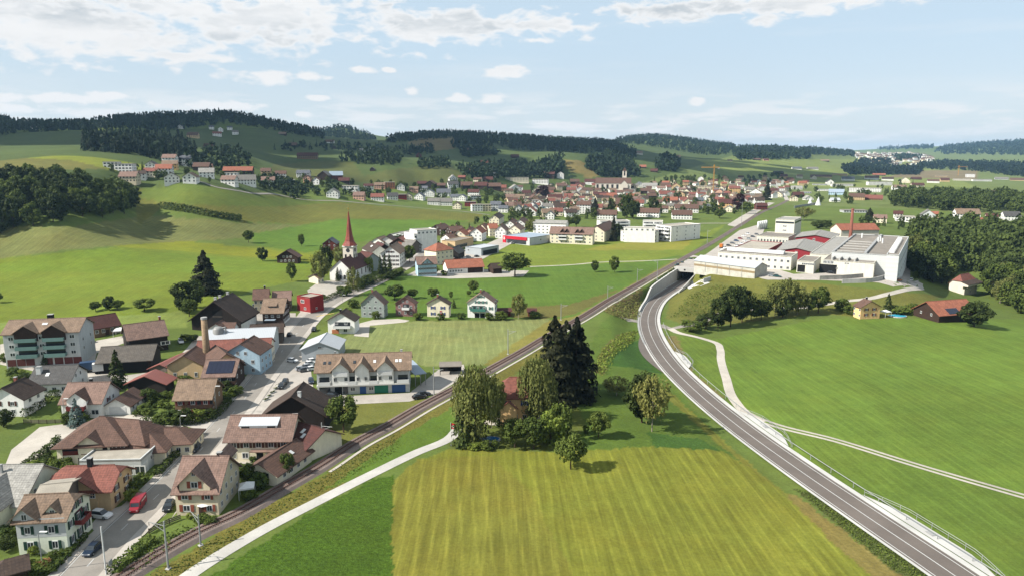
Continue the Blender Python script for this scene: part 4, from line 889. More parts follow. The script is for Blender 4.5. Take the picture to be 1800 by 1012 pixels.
h.row('R', 1.0, 3, 1.1, 1.6, 0.6, 'green').row('R', 4.1, 3, 1.1, 1.5, 0.6, 'green').row('R', 6.7, 2, 1.0, 1.2, 0.25, 'green'); h.balcony('R', 0.05, 3.9, 3.6, 1.3, 0.9, SHUT['red'])
h = H_('house_wing', 'rear wing with pale flat felt roof behind the green shuttered house', (70, 851, 128, 846), 8.6, 7.4, 9, 'greywood', 'gravel', 'house wing')
h = H_('shed', 'small brown hipped garden shed at the lower left corner', (8, 982, 40, 974), 3.4, 2.1, 5, 'wood', 'dark', 'shed', hipL=0.6, hipR=0.3)
# beige house by the track
h = H_('house', 'beige house with rust shutters and tall front gable by the railway', (320.4, 800.7, 404, 800), 10.3, 5.5, 12.0, 'beige', 'pink', oh=0.7)
h.dormer(-0.05, 6.2, 4.8, 7.0, 10.1, out=0.02, oh=0.8, win=(1, 8.6, 0.8, 0.9)); h.win('F', -0.05, 6.0, 1.5, 1.4, 'rust'); h.win('F', -0.55, 3.5, 1.4, 1.3, 'rust'); h.win('F', 0.52, 3.5, 1.2, 1.3, 'rust'); h.win('F', -0.5, 0.9, 1.5, 1.4, 'rust'); h.win('F', 0.58, 0.9, 1.2, 1.4, 'rust'); h.door('F', 0.2, 0, 1.2, 2.3)
h.row('R', 1.0, 4, 1.0, 1.3, 0.7).row('R', 3.7, 4, 1.0, 1.3, 0.7).row('R', 6.4, 2, 1.0, 1.3, 0.3); h.chimney(0.55, 1.2, 1.2, BLACK, 0.9); h.dormer(0.6, 2.6, 7.5, 9.2, 10.6, side=1)
# inn with the white dormer
h = H_('guesthouse', 'cream house with long white roof dormer and brown shutters', (405, 729, 524, 727), 9.7, 5.9, 11.2, 'cream', 'pink', oh=0.9)
h.dormer(-0.08, 8.8, 6.2, 8.2, 9.3, out=-2.4, wall='white', roof='white', shed=True, oh=0.25, win=(2, 7.0, 1.9, 1.2), frame='brown'); h.row('F', 3.5, 5, 1.4, 1.4, 0.8, 'brown').row('F', 0.8, 2, 1.6, 1.5, 0.2, c=-0.65, shut=None); h.door('F', 0.02, 0, 1.6, 2.4, BLACK); h.win('F', 0.35, 1.2, 2.0, 0.9); h.band('F', 2.9, 0.18, ROOF['pink'], 'porch_roof', -0.25, 0.8, 1.6)
h.row('R', 3.6, 2, 1.1, 1.3, 0.4)
h = H_('outbuilding', 'brown roofed wing with two skylights joining guesthouse and barn', (524, 740, 572, 755), 6.6, 3.8, 11, 'cream', 'maroon', 'outbuilding'); h.skylight(-0.2, 0.35, 0.9, 1.4, m=WHITE).skylight(0.1, 0.55, 0.9, 1.4, m=WHITE); h.row('F', 1, 2, 1.1, 1.2, 0.5)
h = H_('outbuilding', 'long low outbuilding with striped red brown roof beside the railway', (453, 814, 522, 769), 5.2, 3.0, 8.5, 'cream', 'brown', 'outbuilding', oh=0.7); h.skylight(0.3, 0.5, 0.8, 1.2, m=WHITE); h.row('F', 1, 4, 1.1, 1.1, 0.6); h.band(h.near(), 0.2, 2.6, BLACK, 'barn_opening', -.7, .5)
h = H_('barn', 'tall dark timber barn with ribbed brown roof by the village road', (512, 696, 534, 669.6), 10.4, 5.2, 16, 'black', 'dark', 'barn', oh=1.0); h.win(h.near(), 0.05, 4.5, 1.6, 0.9); h.chimney(-0.7 if h.near() == 'L' else 0.7, -1.4, 1.2, WHITE, 0.8)
# garage and flats with the three white gables
h = H_('garage_building', 'long pale building with three white gables and coloured workshop doors', (556, 622.5, 724, 617.5), 11.2, 7.8, 12.5, 'grey', 'tan', 'building', oh=0.8)
for t, w in ((-0.48, 5.0), (-0.02, 4.2), (0.48, 5.0)):
    h.dormer(t, w, 3.4, 8.4, 10.7, out=1.3, oh=0.7, win=(2, 4.5, 1.1, 1.4), wall='white')
    if w == 5.0: h.balcony('F', t, 6.4, 4.2, 1.6, 0.9, WHITE)
for t in (-0.84, -0.24, 0.22, 0.86): h.balcony('F', t, 3.5, 3.6 if abs(t) > .5 else 2.6, 1.3, 1.0, WHITE)
h.band('F', 3.0, 0.45, CONCW, 'floor_slab', -1, 1, 1.4)
for t, m in ((0.38, GREEND), (0.76, BLUED)): h.door('F', t, 0, 4.2, 2.8, m, 'garage_door')
h.door('F', -0.02, 0, 1.9, 2.3, BLUED); h.door('F', -0.55, 0, 2.2, 2.7, BLACK, 'entrance'); h.band('F', 0.4, 2.2, GLASS, 'shop_window', -0.96, -0.72); h.band('F', 0.2, 2.4, GLASS, 'shop_window', -0.45, -0.34); h.win('F', -0.24, 1, 1.6, 1.2); h.win('F', 0.16, 1, 1.6, 1.2)
for t in (-0.85, -0.74, -0.2, 0.24, 0.72, 0.8): h.skylight(t, 0.55, 0.8, 1.2, m=WHITE if t > 0 else None)
h.chimney(-0.66, 1.5, 1.2, STEEL, 0.4).chimney(0.82, 0.8, 0.9, WHITE, 0.6)
h = H_('hall', 'pale grey hall with white metal roof beside the row of parked cars', (561, 601, 575, 583), 7.2, 4.6, 13, 'steel', 'white', 'hall', oh=0.5); h.row(h.near(), 4.6, 2, 0.7, 0.9, 0.05)
def carport(name, label, pts, H, H2, roof, wall=None):
    P = [hit(*p, H) for p in pts]; u = (P[1] - P[0])[:2]; ang = math.atan2(u[1], u[0]); L = np.linalg.norm(u); d = (P[2] - P[1])[:2]; dep = abs(-math.sin(ang) * d[0] + math.cos(ang) * d[1])
    m = P[0][:2] + u / 2 + np.array((-math.sin(ang), math.cos(ang))) * dep / 2; r = empty(name, (*m, float(height(*m))), ang); h = L / 2; w = dep / 2
    V = [(-h, -w, H), (h, -w, H), (h, w, H2), (-h, w, H2)]; V += [(a, b, c - .2) for a, b, c in V]
    obj('roof', me('roof', V, [(0, 1, 2, 3), (7, 6, 5, 4), (0, 4, 5, 1), (1, 5, 6, 2), (2, 6, 7, 3), (3, 7, 4, 0)], roof), r)
    for x in (-h + .3, 0, h - .3):
        for y in (-w + .3, w - .3): MB().box(x - .1, x + .1, y - .1, y + .1, -1, min(H, H2) - .1).build('post', DARKWOOD if wall is None else wall, r)
    MB().box(-h + .1, h - .1, w - .35, w - .25, -1, min(H, H2) - .1).build('rear_panel', wall or DARKWOOD, r); tag(r, label, 'carport'); return r
carport('carport', 'open carport with pale blue metal roof beside the long gabled building', [(729, 658), (750, 655), (754, 632)], 4.0, 4.8, ROOF['bluegrey'], STEEL)
carport('shelter', 'low black open shelter with grey roof by the railway yard', [(772, 644), (812, 643), (815, 636)], 3.0, 3.4, ROOF['felt'], BLACK)
# solar roof, shuttered chalet, blue house
h = H_('house', 'dark timber house with six large solar panels on its roof', (362, 630.7, 422, 630), 8.6, 5.0, 11.5, 'wood', 'pink'); h.solar(-0.86, 0.86, 0.12, 0.9, 6); h.row('F', 3.0, 3, 1.2, 1.2, 0.7).row('F', 0.6, 3, 1.3, 1.3, 0.7).row('R', 3.0, 2, 1.0, 1.2, 0.4).row('R', 5.6, 1); h.balcony('F', 0.3, 2.6, 8, 1.4, 0.9)
h = H_('chalet', 'brown timber house with mossy roof and dark red shutters behind hedge', (312.4, 666.7, 382.5, 664.7), 9.2, 5.4, 11, 'brown', 'tan'); h.row('F', 3.5, 3, 1.2, 1.2, 0.7, 'red').row('F', 0.8, 4, 1.3, 1.3, 0.75, 'red').row('R', 3.3, 2, 1.0, 1.2, 0.4); h.balcony('F', 0.45, 3.0, 7, 1.3, 0.9)
h = H_('house', 'light blue house with brown gable roof and white windows on the street', (422, 604, 447, 588), 10.6, 7.2, 12, 'blue', 'brown'); n = h.near(); h.row(n, 0.8, 3, 1.1, 1.3, 0.6).row(n, 3.6, 3, 1.1, 1.4, 0.6).row(n, 6.5, 2, 1.0, 1.3, 0.22).row('F', 3.6, 3, 1.1, 1.4, 0.6).row('F', 0.8, 3, 1.1, 1.4, 0.6); h.chimney(-0.3, 0.6, 1.2)
h = H_('factory_hall', 'long village factory with orange red tiled roof and cream street front', (347, 596.5, 479, 594.3), 8.2, 5.6, 11, 'cream', 'red', 'factory', oh=0.4); h.row('R', 1.2, 5, 1.1, 1.6, 0.75).row('R', 4.2, 3, 1.0, 1.4, 0.5); h.dormer(0.55, 3, 6, 7.0, 8.6, out=-1)
h = H_('factory_hall', 'long shed with bright white sheet roof behind the orange roofed factory', (366, 577, 486, 576), 9.0, 7.0, 15, 'grey', 'white', 'factory', oh=0.5)
h = H_('storehouse', 'low storehouse with dark brown roof facing the village road', (439, 568.5, 500, 567.5), 7.0, 4.6, 9, 'greywood', 'dark', 'storehouse'); h.door('R', 0, 0, 4, 3.4, BLACK, 'bay_opening')
h = H_('house', 'small white gabled house with two arched windows behind the white roof', (379, 568.5, 391, 561), 8.0, 5.2, 9, 'white', 'brown'); h.row(h.near(), 5.2, 2, 0.8, 1.1, 0.22); h.dormer(0.3, 5, 3, 5.4, 7.6, out=1.5)
h = H_('barn', 'great dark barn with broad brown roof and open hay loft', (374.4, 530, 409.4, 513.3), 12.6, 5.2, 20, 'black', 'dark', 'barn', oh=1.2); n = h.near(); h.band(n, 4.2, 4.4, BLACK, 'loft_opening', -0.12, 0.28); h.band(n, 6.0, 0.25, WALL['greywood'], 'loft_rail', -0.12, 0.28, 0.1); h.band('F', 0, 3.0, WALL['white'], 'white_plinth', -0.95, 0.95); h.row('F', 1.0, 5, 1.1, 1.2, 0.7)
for t in (-0.8, -0.3, 0.6): h.chimney(t, 0.3, 1.2, CONC, 0.9)
h = H_('farmhouse', 'farmhouse with brown roof directly behind the great dark barn', (444, 507, 474, 507.6), 9.4, 5.8, 11, 'beige', 'brown'); h.row('F', 1, 3).row('F', 3.6, 3); h.chimney(0.5, 0.4, 1.4, BLACK)
h = H_('farm_building', 'long low building with pinkish roof behind the timber inn', (478, 510.5, 513, 511), 8.2, 5.0, 11, 'greywood', 'pink', 'building'); h.row('F', 1.2, 3)
h = H_('inn', 'dark timber inn with tan roof, dormer and pale blue awning', (463, 522.8, 505, 524.5), 10.4, 6.0, 12.5, 'wood', 'tan', 'inn', oh=0.9); h.dormer(-0.1, 3.2, 6.8, 8.0, 9.0, out=-1.8, shed=True, win=(2, 7.0, 0.9, 0.8)); h.row('R', 1.0, 4, 1.4, 1.2, 0.6).row('R', 3.6, 4, 1.4, 1.2, 0.6).row('R', 6.2, 3, 1.3, 1.2, 0.3); h.row('F', 3.4, 3, 1.2, 1.2, 0.6); h.band('F', 2.6, 0.2, ROOF['bluegrey'], 'awning', -0.7, 0.35, 2.4); h.band('R', 0, 0.8, WALL['white'], 'white_plinth', -.95, .95)
h = block('annex', 'small bright red cube house with grey flat roof beside churchyard', (521.5, 518.5), (544.5, 523.5), 9, 7.2, 'red', 'gravel', 'house', BR=(561, 517)); h.win('F', -0.15, 4.2, 2.2, 1.6); h.win('F', 0.2, 1.2, 1.4, 1.2); h.win('R', -0.1, 1.2, 1.0, 1.0); h.band('F', -0.2, 0.5, CONCW, 'plinth', -1, 1, 0.06)
h.root.name = 'red_house'
h = H_('house', 'white house with veranda and grey gable roof above the paved drive', (598, 549.5, 608, 541), 8.8, 5.6, 11, 'white', 'dark'); n = h.near(); h.row(n, 3.7, 2, 1.3, 1.3, 0.35).row(n, 0.6, 2, 1.6, 1.8, 0.3); h.balcony(n, 0.1, 2.6, 7.0, 1.6, 0.9, WHITE); h.chimney(-0.5, 0.5, 1.2, BLACK); h.band(n, 0, 1.6, WALL['orange'], 'timber_screen', -0.7, -0.2, 0.2)
h = H_('house', 'tall grey green gabled house, first of the row below the orchard', (653, 514.5, 661, 509), 11.4, 6.6, 10.5, 'greygreen', 'pink'); n = h.near(); h.row(n, 1.0, 4, 1.1, 1.4, 0.7).row(n, 3.8, 4, 1.1, 1.3, 0.7).row(n, 6.6, 2, 1.1, 1.2, 0.32).row(n, 9.0, 1, 1.0, 0.8); h.row('F', 3.8, 2).row('F', 1, 2); h.chimney(-0.3, 0.4)
h = H_('house', 'mauve house with small balcony, second of the row below the orchard', (711, 521, 716.5, 517), 9.2, 6.2, 9, 'mauve', 'brown'); n = h.near(); h.row(n, 1.0, 3, 1.0, 1.2, 0.6).row(n, 3.7, 3, 1.0, 1.3, 0.6).row(n, 6.3, 2, 0.9, 1.0, 0.22); h.balcony(n, 0.1, 3.4, 3.4, 1.3, 0.9, WHITE); h.row('F', 3.7, 2)
h = H_('house', 'cream house with blue shutters, third of the row below the orchard', (769, 523, 773.5, 518.5), 9.0, 6.2, 10, 'cream', 'dark'); n = h.near(); h.row(n, 0.8, 2, 1.1, 1.3, 0.45, 'blue').row(n, 3.6, 2, 1.1, 1.3, 0.45, 'blue'); h.row('F', 3.6, 2, shut='blue'); h.chimney(-0.2, 0.4)
h = H_('house', 'white house with teal shutters and balcony, last of the row below the orchard', (845, 514.5, 850.5, 509), 11.6, 7.2, 12.5, 'white', 'pink'); n = h.near(); h.row(n, 3.8, 4, 1.0, 1.4, 0.72, 'teal').row(n, 6.6, 3, 1.0, 1.2, 0.3, 'teal').row(n, 9.2, 2, 0.9, 0.9, 0.12, 'teal'); h.balcony(n, -0.2, 3.4, 7.0, 1.4, 1.0, SHUT['teal']); h.door(n, -0.3, 0, 2.2, 2.2, BLACK, 'garage_door'); h.door(n, 0.1, 0, 2.2, 2.2, BLACK, 'garage_door'); h.row('F', 3.8, 2, shut='teal').row('F', 6.4, 2, shut='teal'); h.chimney(-0.3, 0.5)
H_('shed', 'low dark red shed beside the white teal shuttered house', (873, 540.5, 899, 540), 3.4, 2.4, 5, 'redwood', 'maroon', 'shed'); H_('shed', 'small dark red shed at the pale field corner by the railway', (926, 541, 944, 541), 3.4, 2.4, 4, 'redwood', 'maroon', 'shed')
# around the church
h = H_('house', 'pale blue shingled house with front gable beside the main road', (730, 451, 766.5, 451), 11.2, 7.6, 10, 'blue', 'pink'); h.dormer(-0.0, 6.2, 7, 8.0, 10.8, out=0.05, oh=0.6, win=(3, 7.8, 0.9, 1.1)); h.row('F', 1.0, 6, 0.9, 1.3, 0.8, 'grey').row('F', 4.0, 7, 0.9, 1.3, 0.85, 'grey'); h.row('R', 4, 2).row('R', 1, 2)
h = H_('house', 'yellow house with orange hipped roof at the road bend', (768, 427, 774, 426.5), 13.6, 9.6, 12, 'cream', 'orange', hipL=1, hipR=1); h.row('F', 1, 4).row('F', 3.9, 4).row('F', 6.8, 4).row('R', 3.9, 3).row('R', 6.8, 3); h.chimney(0, 0.3, 1.4, BLACK)
h = H_('barn', 'small black timber barn beside the yellow hipped roof house', (794, 436, 806, 431), 9, 5.5, 9, 'black', 'darkgrey', 'barn')
h = H_('farmhouse', 'low farmhouse with long faded orange roof above the green meadow', (781, 456, 847, 454.8), 7.8, 3.8, 13, 'white', 'orange', 'farmhouse'); h.row('F', 1, 5, 1.2, 1.3, 0.3, c=-0.55); h.band('F', 0, 3.4, WALL['wood'], 'timber_front', 0.1, 0.95); h.chimney(-0.5)
H_('barn', 'small open timber barn beside the big round tree', (861, 463, 879, 462), 6.0, 3.6, 8, 'wood', 'dark', 'barn')
h = H_('parsonage', 'tall white house with many shuttered windows beside the dark conifers', (685, 433.5, 698, 425), 13.2, 8.8, 12, 'white', 'tan'); n = h.near()
for z in (0.9, 3.5, 6.1): h.row(n, z, 5, 0.9, 1.3, 0.75, 'brown'); h.row('F', z, 4, 0.9, 1.3, 0.75, 'brown')
h.row(n, 9.0, 3, 0.9, 1.2, 0.3, 'brown')
h = H_('house', 'brown roofed house directly behind the red spired church', (650, 424, 668, 433), 10, 6, 11, 'white', 'dark'); h.row('F', 3.6, 3).row('F', 1, 3); h.skylight(0, .4, 3, 1.5, m=WHITE)
h = H_('house', 'house with maroon roof right of the red spire', (636, 440, 656, 446), 11, 6.5, 12, 'greygreen', 'maroon'); h.row('F', 3.6, 3).row('F', 1, 3)
h = H_('house', 'small dark red timber house on the meadow left of the spire', (578, 420, 584.5, 416.5), 9, 5.6, 9.5, 'redwood', 'slate'); n = h.near(); h.row(n, 0.8, 3).row(n, 3.4, 3).row(n, 6, 1)
h = H_('farmhouse', 'timber farmhouse with pale gable windows alone on the meadow slope', (503, 440, 511, 437), 8.4, 4.4, 13, 'wood', 'brown', 'farmhouse', oh=1.0); n = h.near(); h.row(n, 1, 4, 1.2, 1.3, .6).row(n, 3.6, 3, 1.2, 1.2, .35)
for args in (('white gabled house with dark roof left of the modern white flats', (679, 416, 686, 411), 9, 6, 10, 'white', 'dark'), ('low pinkish roofed house furthest left in the cluster behind the church', (662, 418, 676, 414), 8, 5, 10, 'white', 'tan'), ('dark barn with red roof left of the modern white flats', (700, 418, 715, 411), 10, 5.5, 14, 'wood', 'red'), ('low house with orange roof beside the parsonage garden', (700, 425, 714, 425), 7, 4.5, 9, 'beige', 'orange'), ('grey roofed farm building behind the parsonage', (712, 420, 732, 423), 9, 5, 12, 'greywood', 'grey'), ('wide pale grey roofed hall behind the modern white flats', (700, 408, 722, 405), 8, 6, 18, 'grey', 'lightgrey'), ('maroon roofed shed above the parsonage', (664, 424, 676, 430), 8, 5, 9, 'wood', 'maroon')):
    h = H_('house', *args); h.row('F', 1, 3).row('F', 3.4, 2); h.row(h.near(), 1, 2).row(h.near(), 3.6, 2)
h = block('flats', 'modern white flats with balconies at the road bend', (728, 411), (762, 409.5), 14, 13.5, 'white', 'gravel', 'flats')
for z in (1, 4, 7, 10): h.row('F', z, 4, 1.2, 1.3, 0.75); h.row('R', z, 2)
for z in (3.4, 6.4, 9.4): h.balcony('F', -0.7, z, 5, 1.5, 1.0, WHITE)
h = block('flats', 'white penthouse storey block set behind the modern white flats', (733, 405), (768, 404), 12, 16, 'white', 'gravel', 'flats'); h.row('F', 13.2, 5, 1.6, 1.5, .8)
# street row towards the supermarket
ROWH = [((806, 405, 815, 401), 10, 6.2, 11, 'cream', 'orange', 'cream gabled house with orange roof, first of the street row'), ((823, 402, 831, 398), 10, 6.5, 9, 'pink', 'pink', 'pinkish gabled house, second of the street row'), ((836, 401, 845, 396.5), 11, 7, 10, 'white', 'orange', 'white gabled house with bright orange roof, third of the street row'),
        ((857, 393, 874, 393), 11, 7.5, 10, 'cream', 'orange', 'cream side-on house with orange roof in the street row'), ((879, 397, 886, 393), 11, 7, 9, 'white', 'tan', 'white narrow gabled house, fifth of the street row'), ((903, 396, 912, 391.5), 11, 7, 11, 'cream', 'pink', 'cream gabled house with arched windows behind the red store'),
        ((895, 388, 905, 384), 10, 6.5, 10, 'white', 'brown', 'brown roofed house at the back of the street row'), ((913, 386, 921, 381), 10, 6.5, 10, 'white', 'brown', 'white gabled house next to the pale silvery tree'), ((787, 398, 812, 397), 9, 5.5, 13, 'wood', 'brown', 'timber house with brown roof at the slope foot'), ((765, 396, 782, 392), 9, 5.5, 12, 'wood', 'brown', 'timber gabled house left end of the slope foot'), ((782, 412, 800, 410), 8, 5, 11, 'white', 'brown', 'white house with brown roof below the flat white garage'), ((868, 378, 878, 373), 10, 6.5, 10, 'cream', 'dark', 'cream gabled house alone beside the round trees'), ((846, 394, 856, 393), 10, 6, 10, 'beige', 'brown', 'beige brown roofed house in the middle of the street row')]
for r, Hh, ev, w, wa, ro, lb in ROWH:
    h = H_('house', lb, r, Hh, ev, w, wa, ro); n = h.near(); h.row(n, 1, 3).row(n, 3.6, 3).row(n, 6.2, 2, span=.3).row('F', 1, 3).row('F', 3.6, 3); h.chimney(0.3)
h = block('garage_block', 'long white flat roofed building at the foot of the meadow', (760, 402), (788, 401.5), 10, 4.5, 'white', 'gravel', 'building'); h.row('F', 1.5, 4)
h = block('workshop', 'pale grey workshop with white flat roof and open bays', (818, 433.5), (846, 437), 14, 5.4, 'steel', 'white', 'workshop', BR=(862, 430)); h.band('R', 0, 3.4, BLACK, 'open_bay', -.8, .8); h.win('F', -.6, 2.5, 2, 1.5)
h = block('workshop', 'tan flat roofed shop beside the pale workshop', (800, 425), (832, 417.5), 12, 6, 'tan', 'felt', 'shop'); h.band('F', .4, 2.4, GLASS, 'shop_window', -.8, .3)
h = block('supermarket', 'low supermarket with bright red front band and grey flat roof', (884.5, 413.5), (931, 419), 22, 6.0, 'grey', 'bluegrey', 'supermarket', BR=(959, 411)); h.band('F', 3.6, 2.5, mat('sign_red', (200, 30, 52), 0.5, var=0.03), 'red_fascia', -1, 0.82, 0.5); h.band('F', 0.2, 3.2, GLASS, 'shop_window', -0.7, 0.75); h.band('F', 0.2, 5.8, _M['sign_red'], 'sign_tower', -1.0, -0.76, 0.7)
for z in (3.0, 4.3): h.band('F', z, 0.7, WHITE, 'sign_panel', -0.94, -0.82, 0.74)
h.win('R', -.1, 2.4, 2.2, 1.6)
def flats(name, label, FL, FR, depth, H, floors, wall='white', BR=None, n=4):
    h = block(name, label, FL, FR, depth, H, wall, 'gravel', 'flats', BR=BR); d = H / floors
    for f in range(floors):
        z = f * d
        for k in range(n): h.win('F', -0.8 + 1.6 * k / (n - 1), z + 0.8, 2.2, 1.5)
        h.row('R', z + 0.8, 3, 1.1, 1.4, 0.6); h.row('L', z + 0.8, 3, 1.1, 1.4, 0.6)
        if f: h.balcony('F', -0.35, z, h.L * 0.42, 1.6, 1.0, WHITE); h.balcony('F', 0.5, z, h.L * 0.36, 1.6, 1.0, WHITE)
    return h
flats('flats', 'long white modern flats nearest the railway meadow', (1091, 405), (1158, 406.5), 15, 9.5, 3); h = block('penthouse', 'set back white top storey of the flats nearest the railway meadow', (1097, 400), (1152, 401), 10, 12.4, 'white', 'gravel', 'flats'); h.row('F', 10, 6, 1.8, 1.5, .85)
flats('flats', 'white modern flats with open side windows right of the long white flats', (1153, 396), (1180, 398.5), 26, 13, 4, BR=(1196, 390.5)); flats('flats', 'white modern flats behind the brown roofed apartment house', (1055, 388.5), (1108, 389), 13, 12, 4); flats('flats', 'white modern flats rear block with top balconies', (1130, 389), (1165, 389.5), 13, 12.5, 4)
h = H_('apartment_house', 'long cream apartment house with brown roof and paired dormers', (968, 397.7, 1045, 400.8), 13.4, 8.6, 13, 'cream', 'pink', 'apartment house'); 
for t in (-.42, -.22, .28, .48): h.dormer(t, 3.4, 8.8, 10.0, 12.2, out=-0.8, oh=.5, wall='wood')
for z in (1, 3.7, 6.4): h.row('F', z, 9, 1.2, 1.3, .88); h.row('R', z, 2)
for t in (-.4, .36):
    for z in (3.4, 6.1): h.balcony('F', t, z, 7, 1.4, 1, WHITE)
h = H_('apartment_house', 'white long apartment house with pale flat pitched roof', (939, 386, 998, 388.5), 12.5, 10.5, 13, 'white', 'lightgrey', 'apartment house')
for z in (1, 3.8, 6.6): h.row('F', z, 8, 1.5, 1.2, .88); h.row('R', z, 2)
h = H_('apartment_house', 'gabled cream apartment house with brown roof beside tall conifers', (1048, 397, 1072, 388), 13.5, 9, 14, 'cream', 'brown', 'apartment house'); n = h.near()
for z in (1, 3.8, 6.6): h.row(n, z, 3); h.row('F', z, 4)
# the red spired church
ch = hit(618, 482); nave = H_('church', 'white church with slim red spire, clock faces and maroon nave roof', (597, 457, 634, 444), 12.0, 6.2, 13, 'white', 'maroon', 'church', oh=0.5)
n = nave.near(); nave.row('F', 1.6, 5, 1.2, 3.4, 0.8, frame='brown'); nave.row('L', 1.0, 3, 1.2, 2.4, 0.35, frame='brown')
d = np.array((math.cos(nave.ang), math.sin(nave.ang))); c, s_ = math.cos(-nave.ang), math.sin(-nave.ang); q = hit(617, 484)[:2] - nave.pos[:2]; lx, ly = c * q[0] - s_ * q[1], s_ * q[0] + c * q[1]
tw = 3.1
MB().box(lx - tw, lx + tw, ly - tw, ly + tw, -2, 17.2).build('tower', WALL['stone'], nave.root)
MB().box(lx - tw - .3, lx + tw + .3, ly - tw - .3, ly + tw + .3, 17.2, 17.7).build('cornice', WALL['white'], nave.root)
SPIRE = mat('spire_red', (146, 70, 56), 0.6, 'tile', 0.08)
mb = MB(); V = []; prof = ((4.0, 17.7), (2.5, 20.3), (1.75, 23.5), (0.9, 31), (0.18, 37.5))
for i, (r, z) in enumerate(prof):
    for k in range(8): a = math.pi / 8 + k * math.pi / 4; rr = r / math.cos(math.pi / 8); V.append((lx + rr * math.cos(a), ly + rr * math.sin(a), z))
mb.add(V, [(i * 8 + k, i * 8 + (k + 1) % 8, (i + 1) * 8 + (k + 1) % 8, (i + 1) * 8 + k) for i in range(len(prof) - 1) for k in range(8)])
sp_ = mb.build('spire', SPIRE, nave.root); GOLD = mat('gilding', (212, 180, 96), 0.3, metal=0.8)
MB().tube([(lx, ly, 37.3), (lx, ly, 41.5)], 0.07, 6).build('finial', GOLD, sp_); MB().tube([(lx, ly, 38.6), (lx, ly, 38.8), (lx, ly, 39.2), (lx, ly, 39.4)], [0.12, .42, .42, .12], 8).build('gilded_ball', GOLD, sp_)
CLOCK = mat('clock_face', (40, 44, 60), 0.5)
for f, (nx, ny, rz) in FACES.items():
    x, y = lx + nx * (tw + .02), ly + ny * (tw + .02)
    o = MB().tube([(0, -.08, 0), (0, 0, 0)], 1.15, 16).build('clock_face', CLOCK, nave.root, (x, y, 15.2), rz); MB().box(-.06, .06, -.14, -.09, 0, .9).build('clock_hand', GOLD, o); MB().box(0, .6, -.14, -.09, -.06, .06).build('clock_hand', GOLD, o)
    for t in (-.45, .45):
        a = t * tw; ca, sa = math.cos(rz), math.sin(rz)
        obj('belfry_opening', box_mesh('belfry_opening', BLACK, -.5, .5, -.04, .02, 0, 1), nave.root, (x + ca * a, y + sa * a, 9.2), rz, (1.1, 1, 3.6))
H_('vestry', 'low cream vestry annex left of the church nave', (549, 482, 561, 480), 5, 3.4, 7, 'cream', 'tan', 'annex').row('F', .6, 2)
# the villa among the trees
h = H_('villa', 'hidden villa with bright orange red roof between the big trees', (895, 662, 918, 662), 12, 8, 9, 'ochre', 'red', hipL=.4, hipR=.4); h.row('F', 5.4, 2, shut='blue').row('F', 1.5, 3); h.dormer(-.6, 4.5, 0, 5.5, 7.2, out=2.2)
# right of the bypass
h = H_('house', 'small orange plastered house with dark red shutters beside the meadow', (1518, 523.5, 1533, 529.5), 8.6, 5.8, 10.5, 'ochre', 'brown'); n = h.near(); h.row('R', 3.8, 2, 1.2, 1.2, .4, 'red').row('R', 1.2, 2, 1.2, 1.2, .4, 'red').row('F', 3.6, 2).row('F', 1, 2); h.chimney(-.6, .5, 1.2, BLACK)
h = H_('barn', 'dark timber barn with salmon tiled roof beside the bushy pine', (1627.8, 528.4, 1698, 528.4), 9, 4.2, 15, 'wood', 'orange', 'barn', oh=.9); h.band('F', 0, 3.2, BLACK, 'open_bay', .1, .95); h.solar(-.5, .1, .62, 1.05, 4); h.row('L', 2.5, 2, 1.0, 1.3, .4)
h = H_('mill_house', 'small house with red topped roof hidden in the wooded ravine', (1688, 481, 1703, 481), 13, 7.2, 10, 'stone', 'red', hipL=.6, hipR=.6); h.row('F', 3.6, 3).row('F', .8, 3)
h.dormer(-.1, h.L + 3, 6, 7.4, 9.0, out=3.0, shed=True, roof='dark')
# ------------------------------------------------------------------ the factory
CR = mat('wall_cream_white', (208, 204, 190), 0.8, 'plaster', 0.04); WALL['factory'] = CR; FA = R(-31.5)
h = H_('storage_hall', 'weathered grey hall with white roof at the tunnel mouth', (1231, 451, 1340, 458), 9.0, 6.6, 14, mat('weathered_concrete', (176, 172, 160), 0.9, 'plaster', 0.2), 'white', 'hall', oh=0.4)
h.band('F', 3.2, 1.3, mat('stained_render', (158, 138, 106), 0.9, 'plaster', 0.25), 'stained_band', -1, 1); 
for t in (-.6, -.2, .2, .6): h.band('F', 0, 6.2, STEEL, 'downpipe', t - .004, t + .004, .15)
h = block('factory_building', 'cream factory building with two window rows behind the white roofed hall', (1262, 447.5), (1391, 457.5), 20, 9.0, CR, 'felt', 'factory', BR=(1399, 449.5), ang=FA); h.row('F', 1.2, 12, 1.6, 1.8, .92).row('F', 5.2, 12, 1.6, 1.8, .92).row('R', 1, 2)
MB().box(-h.L * .42, h.L * .36, -2.6, 2.6, 9, 10.6).build('roof_light', WHITE, h.root)
h = block('factory_building', 'small cream factory wing with black loading door', (1401, 459.5), (1431, 461.5), 12, 6.5, CR, 'felt', 'factory', BR=(1436, 452), ang=FA); h.row('F', 4.4, 6, 1.1, 1.2, .6, c=.3); h.door('F', -.45, 0, 4.2, 4.2, BLACK, 'loading_door')
h = block('factory_building', 'long low cream hall with roof fins and black loading door', (1447, 455.5), (1537, 459.5), 14, 8.0, CR, 'felt', 'factory', BR=(1545, 449), ang=FA); h.door('F', -.78, 0, 9.5, 5.4, BLACK, 'loading_door'); h.row('F', 5.8, 6, 1.6, 1.8, .15, c=-.78).row('F', 6.4, 2, 1.2, .8, .05, c=-.05); h.win('F', -.42, 3, 1, 1)
for t in (-.7, -.4, -.1, .2): MB().box(t * h.L / 2, t * h.L / 2 + .8, -h.w / 2 + 2, h.w / 2, 7.7, 9.2).build('roof_fin', CONC, h.roofo)
